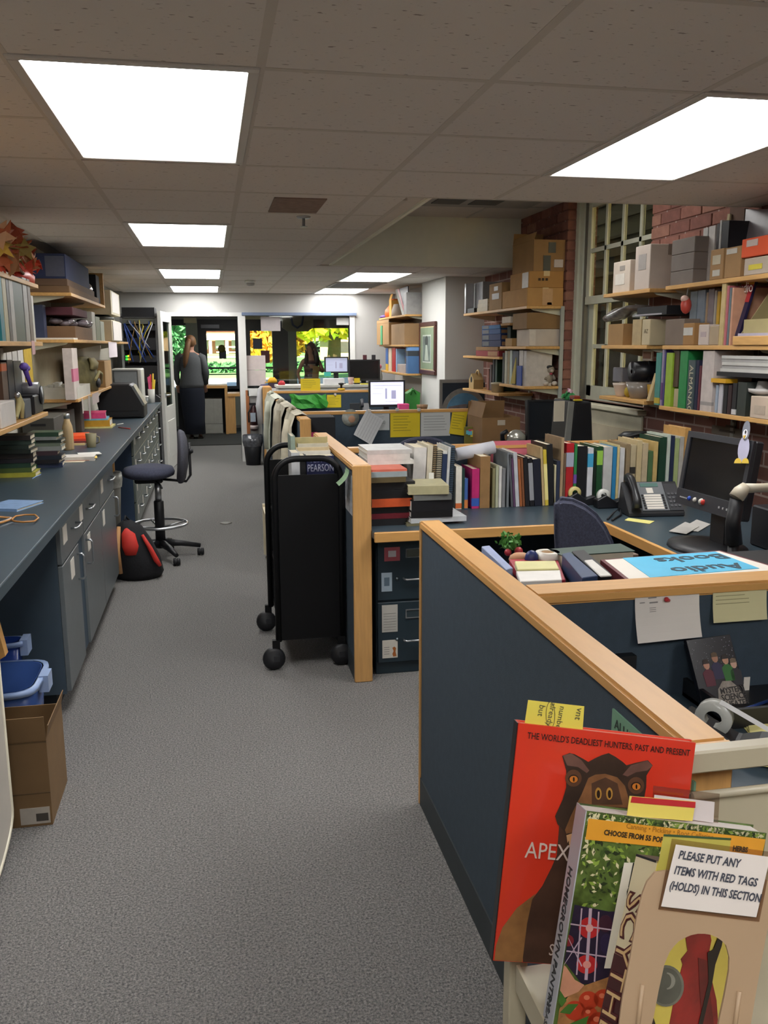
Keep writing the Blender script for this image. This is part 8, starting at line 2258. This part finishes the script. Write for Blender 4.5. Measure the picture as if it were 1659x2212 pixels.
solo('brown_bowl','brown patterned bowl on the far desk beside the white pier','bowl',MB().lathe([(0.03,0.7305),(0.06,q.z-0.02),(0.065,q.z+0.01),(0.03,q.z+0.0)],(q.x,9.4,0),14),mat('7a5a3a',0.6,var=0.4,scale=40))
fbox('photo_stand','low dark photo frame on the desk below the yellow notice','frame',756,785,871,10.2,0.7305,0.02,'2a2c30')
rc = thing('reception_counter','white-fronted reception counter beyond the far cross partition','counter',(1.4,11.1,0))
zc = at(700,832,Y=11.0).z
part('top',MB().box(0.80,2.18,11.0,11.45,zc-0.03,zc),mat('d2d2cc',0.4),rc)
part('front',MB().box(0.82,2.18,11.03,11.05,0,zc-0.03),mat('c9c9c6',0.6),rc)
part('side',MB().box(0.82,0.84,11.05,11.44,0,zc-0.03),mat('c9c9c6',0.6),rc)
ZC = zc+0.0005
a,b = at(649,818,Y=10.41),at(692,846,Y=10.41)
t = sheet('notice','yellow notice standing up above the far partition cap',(a.x,10.41,a.z),(1,0,0),(0,0,1),b.x-a.x,a.z-1.031,YEL,'notices on the far partitions',curl=0,lines=text_rows(5,0.1,0.9,0.15,0.9,12,0.2),lc='8f8320')
fbox('paper_stack','white paper stack on the reception counter right of the standing yellow notice','paper',700,744,818,11.1,ZC,0.12,'d2d2d4')
q = at(737,844,Y=10.42)
st = thing('hand_stamp','yellow-based black hand stamp on the far partition cap','stamp',(q.x,10.41,1.03))
part('base',MB().lathe([(0.045,1.0305),(0.045,1.05),(0.03,1.055)],(q.x,10.41,0),16),mat('d9b02a',0.5),st)
part('grip',MB().lathe([(0.012,1.05),(0.012,1.09),(0.035,1.10),(0.035,1.115),(0.0,1.12)],(q.x,10.41,0),14),BLACKM,st)
q = at(758,836,Y=11.1)
solo('paper_cup','white and red cup on the reception counter by the monitors','cup',MB().lathe([(0.03,ZC),(0.04,ZC+0.09),(0.035,ZC+0.09),(0.02,ZC+0.01)],(q.x,11.1,0),14),mat('c9a9a2',0.5,var=0.2,scale=30))
t = fbox('desk_caddy','black desk caddy with yellow notes on the reception counter','caddy',766,792,828,11.15,ZC,0.1,'15161a')
q = at(772,822,Y=11.13)
part('yellow_notes',MB().box(q.x-0.04,q.x+0.035,11.14,11.15,q.z-0.03,q.z+0.03),mat(YEL,0.6),t)
fbox('yellow_pad','yellow pad lying on the reception counter edge below the black screen','paper',779,797,838,11.02,ZC,0.08,'d9cf4a') if at(788,838,Y=11.02).z>ZC else solo('yellow_pad','yellow pad lying on the reception counter edge below the black screen','paper',MB().box(at(779,836,Y=11.05).x,at(797,836,Y=11.05).x,11.02,11.1,ZC,ZC+0.012),mat('d9cf4a',0.6))
m2 = monitor('pale lit screen on the reception counter before the window',701,753,771,806,11.25,zc,'b9bfd9',0.42)
m3 = monitor('black monitor back on the reception counter right of the pale lit screen',753,821,777,822,11.2,zc,'101116')
for u,c,lb in ((788,'5a2a34','tiny maroon picture stand on top of the black monitor'),(807,'2a2a30','tiny dark picture stand on top of the black monitor, right')):
 q = at(u,776,Y=11.215)
 zz = at(780,777,Y=11.2).z+0.0005
 solo('mini_frame',lb,'frame',MB().box(q.x-0.025,q.x+0.025,11.205,11.22,zz,zz+0.06),mat(c,0.5))
fbox('teal_note','teal note stuck under the pale lit screen','paper',700,715,804,11.235,at(705,813,Y=11.235).z,0.01,'3fa89a')
q = at(824,800,Y=11.35)
pw = thing('toy_doll','pink and white little figure on the counter end by the black monitor','ornament',(q.x-0.02,11.35,zc))
part('body',MB().lathe([(0.03,ZC),(0.045,ZC+0.08),(0.03,ZC+0.16),(0.012,ZC+0.19)],(q.x-0.03,11.35,0),12),mat('b9bcb4',0.6),pw)
part('head',MB().ball((q.x-0.03,11.35,ZC+0.215),0.035),mat('d98a9a',0.6),pw)
for lb,u0,v0,u1,v1,c in [('upper large white sheet on the interior window by the doorway',531,768,574,799,'c3b8b6'),('lower large white sheet on the interior window by the doorway',531,800,575,833,'bdb3b1'),('white sheet taped at the top of the interior window',563,684,606,715,'b3adae'),('small white sheet in the top right corner of the interior window',727,686,754,702,'b5b5b2')]:
 a,b = at(u0,v0,Y=12.03),at(u1,v1,Y=12.03)
 solo('window_sheet',lb,'paper',MB().box(a.x,b.x,12.040,12.0425,b.z,a.z),mat(c,0.7),'sheets on the interior window')
LZ = 0.9905
q = at(588,818,Y=12.03)
yc = thing('baseball_hat','yellow cap on the interior window ledge','cap',(q.x,12.03,LZ))
zb = LZ+0.075
part('stand',MB().box(q.x-0.06,q.x+0.06,11.985,12.04,LZ,zb),mat('3a2a3a',0.7),yc)
part('crown',MB().loft([(q.x,12.01,zb,0.065,0.03),(q.x,12.01,zb+0.04,0.06,0.028),(q.x,12.01,zb+0.07,0.03,0.015)],14),mat('d9a51f',0.7),yc)
part('brim',MB().box(q.x-0.10,q.x-0.05,11.99,12.03,zb,zb+0.01),mat('d9a51f',0.7),yc)
q = at(612,828,Y=12.02)
solo('purple_cloth','purple folded cloth on the interior window ledge beside the yellow cap','cloth',MB().loft([(q.x,12.012,LZ,0.13,0.025),(q.x,12.012,LZ+0.035,0.12,0.024),(q.x+0.03,12.012,LZ+0.055,0.06,0.02)],14),mat('5a2a6e',0.7,var=0.2))
q = at(571,828,Y=12.0)
solo('blue_box','small navy box on the interior window ledge by the doorway','box',MB().box(q.x-0.05,q.x+0.05,11.985,12.03,LZ,LZ+0.05),mat('24307a',0.5))
q = at(608,842,Y=11.2)
solo('red_pouch','small red pouch on the left end of the reception counter','pouch',MB().loft([(0.875,11.2,ZC,0.045,0.04),(0.875,11.2,ZC+0.03,0.045,0.04),(0.88,11.2,ZC+0.055,0.02,0.02)],12),mat('b0202c',0.5))
random.seed(17)
for k,(y,w,zl,c,lb) in enumerate([(7.0,0.7,0.30,'c9c2ad','pale khaki jacket draped over the aisle partition nearest its end post'),(8.05,1.0,0.25,'bfb8a5','long beige coat draped over the middle of the aisle partition'),(9.4,1.2,0.45,'b3b5a6','grey-green jacket draped at the far end of the aisle partition')]):
 t = thing('jacket',lb,'jacket',(0.62,y,1.03),'coats on the aisle partition')
 rows = []
 n = 13
 for i in range(n):
  f = i/(n-1)
  yy = y-w/2+w*f
  wob = 0.018*math.sin(i*2.1+k)+0.01*random.uniform(-1,1)
  rows.append([(0.712,yy,0.86),(0.716,yy,1.03),(0.67,yy,1.046+0.008*math.sin(i*2)),(0.615,yy,1.035),(0.598-wob*0.5-0.01,yy,0.95),(0.585-wob-0.01,yy,0.7),(0.585-wob*1.3-0.012,yy,zl+0.05*math.sin(i))])
 mb = MB()
 for i in range(n-1):
  for j in range(6):
   mb._add([rows[i][j],rows[i+1][j],rows[i+1][j+1],rows[i][j+1]],[(0,1,2,3)],0,True)
 part('cloth',mb,mat(c,0.85,var=0.12,scale=14),t)
 part('sleeve',MB().tube([(0.575,y-w*0.25,0.99),(0.56,y-w*0.27,0.88),(0.55,y-w*0.2,0.66),(0.548,y-w*0.24,0.5)],[0.028,0.04,0.04,0.035],10),mat(c,0.85,var=0.12,scale=14),t)
 part('collar',MB().tube([(0.60,y+w*0.1,1.045),(0.63,y+w*0.2,1.062),(0.66,y+w*0.3,1.05)],0.016,8),mat(c,0.85,var=0.12,scale=14),t)
q = at(549,900,Y=11.85)
ex = thing('fire_extinguisher','fire extinguisher hanging on the wall below the interior window by the doorway','fire extinguisher',(q.x,11.9,q.z-0.2))
part('cylinder',MB().lathe([(0.0,q.z-0.20),(0.05,q.z-0.19),(0.055,q.z+0.06),(0.03,q.z+0.12),(0.018,q.z+0.15)],(q.x,11.92,0),16),mat('3a1c1c',0.3),ex)
part('label',MB().box(q.x-0.05,q.x+0.02,11.862,11.87,q.z-0.07,q.z+0.05),mat('a9b3bf',0.5),ex)
part('foot_band',MB().lathe([(0.056,q.z-0.17),(0.056,q.z-0.12)],(q.x,11.92,0),16),mat('b9aaa8',0.5),ex)
part('handle',MB().box(q.x-0.06,q.x+0.03,11.90,11.93,q.z+0.15,q.z+0.18),BLACKM,ex)
part('hose',MB().tube([(q.x-0.02,11.9,q.z+0.15),(q.x-0.075,11.89,q.z+0.05),(q.x-0.07,11.89,q.z-0.08)],0.01,6),BLACKM,ex)
part('bracket',MB().box(q.x-0.02,q.x+0.02,11.97,12.0,q.z-0.15,q.z+0.1),STEEL,ex)
q = at(558,865,Y=11.47)
solo('white_coat','white cloth hanging on the short far partition end','coat',MB().loft([(0.62,11.56,0.55,0.045,0.05),(0.61,11.56,0.8,0.05,0.055),(0.625,11.56,1.0,0.035,0.05),(0.64,11.56,1.04,0.02,0.04)],14),mat('b5b5b8',0.8))
solo('wood_strip','narrow reddish wooden strip on the wall between the doorway and the far partition','trim',MB().box(at(532,890,Y=11.98).x,at(539,890,Y=11.98).x,11.97,12.0,0,at(535,843,Y=11.98).z),mat('9c6036',0.5))
wx,wy = 0.505,11.62
t = thing('wastebasket','black wastebasket lined with a dark bag at the foot of the far partition','wastebasket',(wx,wy,0))
part('bin',MB().loft([(wx,wy,0.0,0.095,0.095),(wx,wy,0.36,0.125,0.12),(wx,wy,0.36,0.115,0.11),(wx,wy,0.02,0.085,0.085)],18),mat('14161c',0.5),t)
part('bag',MB().loft([(wx,wy,0.25,0.123,0.118),(wx,wy,0.31,0.137,0.13),(wx,wy,0.40,0.13,0.125),(wx,wy,0.37,0.105,0.1)],18,cap=False),mat('4b4d52',0.15,var=0.4,scale=30),t)
VY = 15.7
vd = thing('book_drop_desk','wooden two-level desk with a dark knee space in the vestibule','desk',(0.3,VY,0))
a,b,c = at(443,833,Y=VY),at(491,833,Y=VY),at(517,850,Y=VY)
part('top',MB().box(a.x-0.5,b.x,VY,VY+0.6,a.z-0.05,a.z),WOODX,vd)
part('side_panel',MB().box(b.x-0.05,b.x,VY+0.01,VY+0.6,0.0125,a.z-0.05),WOOD,vd)
part('lower_top',MB().box(b.x,c.x+0.3,VY,VY+0.6,c.z-0.05,c.z),WOODX,vd)
part('front_panel',MB().box(b.x,b.x+0.13,VY+0.02,VY+0.05,0.02,c.z-0.05),WOOD,vd)
part('back_panel',MB().box(a.x-0.5,b.x-0.05,VY+0.58,VY+0.6,0.0125,a.z-0.05),BLACKM,vd)
a,b = at(437,862,Y=15.75),at(482,928,Y=15.75)
wb = thing('drop_box','grey-white two-door cabinet under the vestibule desk','cabinet',(a.x,15.75,0))
part('body',MB().box(a.x,b.x,15.77,16.2,0.013,a.z),mat('8f8d86',0.6),wb)
xm = (a.x+b.x)/2+0.02
zm = at(460,915,Y=15.75).z
part('door',MB().box(a.x+0.005,xm-0.004,15.755,15.769,zm,a.z-0.01),mat('97958d',0.6),wb)
part('door',MB().box(xm+0.004,b.x-0.005,15.755,15.769,zm,a.z-0.01),mat('97958d',0.6),wb)
part('drawer',MB().box(a.x+0.005,b.x-0.005,15.755,15.769,0.03,zm-0.01),mat('97958d',0.6),wb)
a,b = at(609,684,Y=13.5),at(677,716,Y=13.5)
bn = thing('beige_banner','beige rounded banner hanging in the vestibule behind the interior window','banner',(a.x,13.5,b.z))
part('board',MB().prism([(a.x,13.5,a.z+0.05),(b.x,13.5,a.z+0.05),(b.x,13.5,b.z+0.06),(b.x-0.08,13.5,b.z),(a.x+0.08,13.5,b.z),(a.x,13.5,b.z+0.06)],(0,0.03,0)),mat('8d8670',0.7),bn)
xm = (a.x+b.x)/2-0.01
part('blue_cord',MB().tube([(xm-0.10,13.48,a.z+0.04),(xm-0.07,13.47,b.z+0.10),(xm,13.47,b.z+0.05),(xm+0.07,13.47,b.z+0.10),(xm+0.10,13.48,a.z+0.04)],0.016,8),mat('2b3a5e',0.5),bn)
part('hanger',MB().box(a.x,a.x+0.02,13.51,13.52,a.z,CZ+0.01).box(b.x-0.02,b.x,13.51,13.52,a.z,CZ+0.01),STEEL,bn)
for lb,u0,v0,u1,v1,c in [('square blue sign on the middle glass door',546,731,567,754,'4a5f8a'),('red sign on the middle glass door',563,757,583,784,'a0454f'),('dark sticker stack below a round yellow emblem on the left glass door',473,757,489,775,'1c2438')]:
 a,b = at(u0,v0,Y=17.6),at(u1,v1,Y=17.6)
 t = thing('door_sign',lb,'sign',(a.x,17.6,b.z))
 part('panel',MB().box(a.x,b.x,17.605,17.612,b.z,a.z),mat(c,0.5),t)
 if c == '1c2438':
  q = at(479,753,Y=17.6)
  part('emblem',MB().lathe([(0,17.602),(0.075,17.602),(0.075,17.607),(0,17.607)],(q.x,0,q.z),18,ax='Y'),mat('6a6426',0.5),t)
p = at(748,740,Y=46)
hs2 = thing('house','pinkish gabled house at the right edge of the vestibule window view','house',(p.x+1.0,46,GZ))
part('wall',MB().prism([(p.x-0.9,46,GZ),(p.x+4,46,GZ),(p.x+4,46,2.6),(p.x+1.2,46,3.0),(p.x-0.9,46,1.9)],(0,4,0)),mat('b59c90',0.9),hs2)
part('roof',MB().prism([(p.x-1.3,45.8,1.8),(p.x+1.2,45.8,3.15),(p.x+4.2,45.8,2.6),(p.x+4.2,45.8,2.75),(p.x+1.2,45.8,3.3),(p.x-1.3,45.8,1.95)],(0,4.4,0)),mat('8a7d78',0.9),hs2)
for s in (-0.4,0.7):
 part('window',MB().box(p.x+s,p.x+s+0.6,45.95,46,1.2,1.75),mat('2a3440',0.2),hs2)
 # PEOPLE
def body(parent,J,E,root,skin):
 me = bpy.data.meshes.new('body')
 names = list(J)
 me.from_pydata([J[n][0] for n in names],[(names.index(a),names.index(b)) for a,b in E],[])
 o = bpy.data.objects.new('body',me)
 C.objects.link(o)
 me.materials.append(skin)
 o.modifiers.new('skin','SKIN').use_smooth_shade = True
 for i,n in enumerate(names):
  r = J[n][1]
  sv = me.skin_vertices[0].data[i]
  sv.radius = (r,r) if not isinstance(r,tuple) else r
  sv.use_root = n == root
 o.modifiers.new('subdivision','SUBSURF').levels = 2
 o.modifiers['subdivision'].render_levels = 2
 o.parent = parent
 o.matrix_parent_inverse = Matrix.Translation(-LOCS[parent.name])
 return o
def hand(J,E,w,pref,d,s):
 """five fingers from the palm: d = pointing direction, s = sideways direction"""
 d,s = Vector(d).normalized(),Vector(s).normalized()
 p = Vector(J[w][0])+d*0.055
 J[pref+'palm'] = (tuple(p),(0.022,0.026))
 E.append((w,pref+'palm'))
 for k,(o,L) in enumerate([(-0.024,0.062),(-0.008,0.075),(0.008,0.07),(0.023,0.055)]):
  a = p+s*o*1.05+d*0.03
  b = a+d*L*0.55
  c = b+d*L*0.45+Vector((0,0.012,0))
  for n_,q in ((pref+'f%da'%k,a),(pref+'f%db'%k,b),(pref+'f%dc'%k,c)):
   J[n_] = (tuple(q),0.009)
  E+= [(pref+'palm',pref+'f%da'%k),(pref+'f%da'%k,pref+'f%db'%k),(pref+'f%db'%k,pref+'f%dc'%k)]
 a = Vector(J[w][0])+d*0.03-s*0.03
 b = a+d*0.035-s*0.02
 J[pref+'t1'],J[pref+'t2'] = (tuple(a),0.011),(tuple(b),0.009)
 E+= [(w,pref+'t1'),(pref+'t1',pref+'t2')]
SKIN1,SKIN2 = mat('c08f78',0.6,var=0.05),mat('b07f66',0.6,var=0.05)
Y1 = 15.14
x0 = at(414,830,Y=Y1).x
B = lambda x,y,z:(x0+x,Y1+y,z+0.013)
J = {'pelvis':(B(0,0,0.93),(0.14,0.10)),'waist':(B(0,0,1.10),(0.115,0.085)),'chest':(B(0,0,1.28),(0.135,0.095)),'collar':(B(0,0.0,1.40),(0.08,0.07)),'neck':(B(0.01,0.01,1.47),0.045),'jaw':(B(0.012,0.03,1.53),(0.055,0.06)),'head':(B(0.012,0.03,1.605),(0.072,0.085)),'crown':(B(0.012,0.02,1.675),(0.05,0.06))}
E = [('pelvis','waist'),('waist','chest'),('chest','collar'),('collar','neck'),('neck','jaw'),('jaw','head'),('head','crown')]
for s,n in ((-1,'l'),(1,'r')):
 J.update({n+'sh':(B(s*0.165,0,1.365),0.052),n+'el':(B(s*0.235,0.0,1.10),0.038),n+'wr':(B(s*0.225,0.12,0.90),0.026),n+'hip':(B(s*0.085,0,0.86),0.085),n+'kn':(B(s*0.08,0.02*s,0.48),0.058),n+'an':(B(s*0.075+0.03,-0.02*s,0.09),0.036),n+'toe':(B(s*0.075+0.04,0.13,0.03),0.03)})
 E+= [('collar',n+'sh'),(n+'sh',n+'el'),(n+'el',n+'wr'),('pelvis',n+'hip'),(n+'hip',n+'kn'),(n+'kn',n+'an'),(n+'an',n+'toe')]
 hand(J,E,n+'wr',n,(0,0.5,-1),(s,0,0))
w1 = thing('person','person with a long ponytail in a grey sweater and long dark skirt, seen from behind','person',(x0,Y1,0.012))
body(w1,J,E,'pelvis',SKIN1)
SW = mat('5a5c5e',0.9,var=0.08,scale=60,bump=0.3,bscale=300)
mb = MB().loft([(x0,Y1,0.87,0.20,0.145),(x0,Y1,0.93,0.205,0.15),(x0,Y1,1.10,0.175,0.13),(x0,Y1,1.25,0.185,0.135),(x0,Y1,1.36,0.19,0.125),(x0,Y1,1.42,0.14,0.10),(x0+0.005,Y1,1.455,0.075,0.07)],22)
for s in (-1,1):
 mb.tube([B(s*0.13,0,1.385),B(s*0.185,0,1.35),B(s*0.215,0.0,1.24),B(s*0.247,0.0,1.10),B(s*0.24,0.06,1.0),B(s*0.226,0.115,0.915)],[0.06,0.075,0.066,0.056,0.048,0.04],12)
part('sweater',mb,SW,w1)
part('skirt',MB().loft([(x0+0.03,Y1,0.09,0.17,0.17),(x0+0.02,Y1,0.3,0.175,0.165),(x0+0.01,Y1,0.6,0.20,0.16),(x0,Y1,0.82,0.205,0.15),(x0,Y1,0.93,0.185,0.135)],24),mat('141a28',0.9,var=0.1),w1)
HAIR = mat('7a5636',0.6,var=0.25,scale=30,stretch=(20,20,2))
hr = part('hair',MB().ball(B(0.012,0.015,1.625),0.092,0.105,0.105,16).tube([B(-0.01,-0.085,1.64),B(-0.035,-0.135,1.56),B(-0.06,-0.15,1.42),B(-0.085,-0.155,1.28),B(-0.10,-0.15,1.19)],[0.03,0.045,0.05,0.04,0.012],12),HAIR,w1)
part('hair_tie',MB().ball(B(-0.012,-0.09,1.635),0.034,0.02,0.03,10),mat('b5705a',0.5),hr)
for s in (-1,1):
 part('sandal',MB().obox(Matrix.Translation(B(s*0.075+0.035,0.06,0)),-0.045,0.045,-0.11,0.12,0,0.02),mat('3a2c22',0.7),w1,bevel=0.008)
 part('ear',MB().ball(B(0.012+s*0.082,0.03,1.59),0.012,0.02,0.03,8),SKIN1,w1)
Y2 = 16.35
x2 = at(672,800,Y=Y2).x
zt = at(674,741,Y=Y2).z
k_ = zt-0.012
S_ = (k_)/1.68
B2 = lambda x,y,z:(x2+x*S_,Y2+y*S_,0.012+z*S_)
J = {'pelvis':(B2(0,0,0.92),(0.13,0.095)),'waist':(B2(0,0,1.08),(0.10,0.08)),'chest':(B2(0,0,1.26),(0.125,0.09)),'collar':(B2(0,0,1.37),(0.075,0.06)),'neck':(B2(-0.01,-0.01,1.44),0.042),'jaw':(B2(-0.03,-0.03,1.50),(0.05,0.055)),'head':(B2(-0.02,-0.02,1.575),(0.068,0.08)),'crown':(B2(-0.015,-0.01,1.64),(0.045,0.055))}
E = [('pelvis','waist'),('waist','chest'),('chest','collar'),('collar','neck'),('neck','jaw'),('jaw','head'),('head','crown')]
J.update({'lsh':(B2(-0.155,0,1.335),0.045),'lel':(B2(-0.26,0.02,1.10),0.034),'lwr':(B2(-0.23,-0.12,0.92),0.024),'rsh':(B2(0.155,0,1.335),0.045),'rel':(B2(0.23,-0.06,1.12),0.034),'rwr':(B2(0.10,-0.20,1.20),0.024)})
E+= [('collar','lsh'),('lsh','lel'),('lel','lwr'),('collar','rsh'),('rsh','rel'),('rel','rwr')]
hand(J,E,'lwr','l',(0.3,-0.4,-1),(1,0,0))
hand(J,E,'rwr','r',(-1,-0.1,0.3),(0,0,1))
for s,n in ((-1,'l'),(1,'r')):
 J.update({n+'hip':(B2(s*0.08,0,0.85),0.08),n+'kn':(B2(s*0.085,0,0.48),0.055),n+'an':(B2(s*0.085,0.02,0.08),0.035),n+'toe':(B2(s*0.09-0.03,-0.12,0.03),0.028)})
 E+= [('pelvis',n+'hip'),(n+'hip',n+'kn'),(n+'kn',n+'an'),(n+'an',n+'toe')]
w2_ = thing('person','person with long dark hair in a striped brown top, facing left behind the interior window','person',(x2,Y2,0.012))
body(w2_,J,E,'pelvis',SKIN2)
secs = [(0.90,0.155,0.115),(0.98,0.145,0.11),(1.08,0.13,0.10),(1.18,0.14,0.108),(1.28,0.15,0.112),(1.345,0.145,0.085)]
for k in range(10):
 f0,f1 = k/10,(k+1)/10
 def sec(f):
  t = f*5
  i = min(4,int(t))
  return [secs[i][m]+(secs[i+1][m]-secs[i][m])*(t-i) for m in range(3)]
 a,b = sec(f0),sec(f1)
 part('top_stripe',MB().loft([(*B2(0,0,a[0])[:2],B2(0,0,a[0])[2],a[1]*S_,a[2]*S_),(*B2(0,0,b[0])[:2],B2(0,0,b[0])[2],b[1]*S_,b[2]*S_)],18),mat(['4a2f34','5a4640','8a7d74','3f2a30','6b4a48'][k%5],0.8),w2_)
part('strap',MB().tube([B2(-0.09,-0.07,1.30),B2(-0.105,-0.02,1.39),B2(-0.09,0.06,1.32)],0.022,8).tube([B2(0.09,-0.07,1.30),B2(0.105,-0.02,1.39),B2(0.09,0.06,1.32)],0.022,8),mat('4a2f34',0.8),w2_)
part('trousers',MB().loft([(*B2(0,0,0.84)[:2],B2(0,0,0.84)[2],0.175,0.125),(*B2(0,0,0.92)[:2],B2(0,0,0.92)[2],0.15,0.11)],18).tube([B2(-0.085,0,0.86),B2(-0.085,0,0.48),B2(-0.085,0.02,0.08)],[0.1,0.075,0.06],12).tube([B2(0.085,0,0.86),B2(0.085,0,0.48),B2(0.085,0.02,0.08)],[0.1,0.075,0.06],12),mat('23252f',0.9),w2_)
H2 = mat('2e1f1a',0.5,var=0.2,scale=30)
part('hair',MB().ball(B2(0.012,0.02,1.60),0.085,0.095,0.095,16).tube([B2(0.06,-0.02,1.60),B2(0.095,-0.045,1.48),B2(0.11,-0.06,1.34),B2(0.10,-0.075,1.20)],[0.035,0.05,0.055,0.02],12).tube([B2(-0.05,0.03,1.56),B2(-0.085,-0.03,1.44),B2(-0.095,-0.075,1.33),B2(-0.09,-0.08,1.24)],[0.03,0.035,0.042,0.015],12).tube([B2(0.03,0.07,1.58),B2(0.03,0.09,1.4),B2(0.03,0.09,1.22)],[0.05,0.075,0.03],12),H2,w2_)
part('nose',MB().ball(B2(-0.088,-0.085,1.545),0.014,0.014,0.02,8),SKIN2,w2_)
for y in (-0.098,-0.06):
 part('eye',MB().ball(B2(-0.072 if y<-0.08 else-0.09,y,1.575),0.009,0.009,0.006,8),BLACKM,w2_)
part('mouth',MB().ball(B2(-0.076,-0.078,1.508),0.016,0.016,0.006,8),mat('7a3f3a',0.5),w2_)
part('ear',MB().ball(B2(0.045,-0.075,1.55),0.01,0.014,0.024,8),SKIN2,w2_)
fd = at(692,795,Y=16.1)
solo('manila_folder','tan folder held in the hand of the person behind the interior window','folder',MB().obox(Matrix.Translation(B2(0.06,-0.262,1.21))@Matrix.Rotation(0.1,4,'Y'),-0.05,0.07,-0.006,0.006,-0.22,0.03),mat('9a7440',0.7))
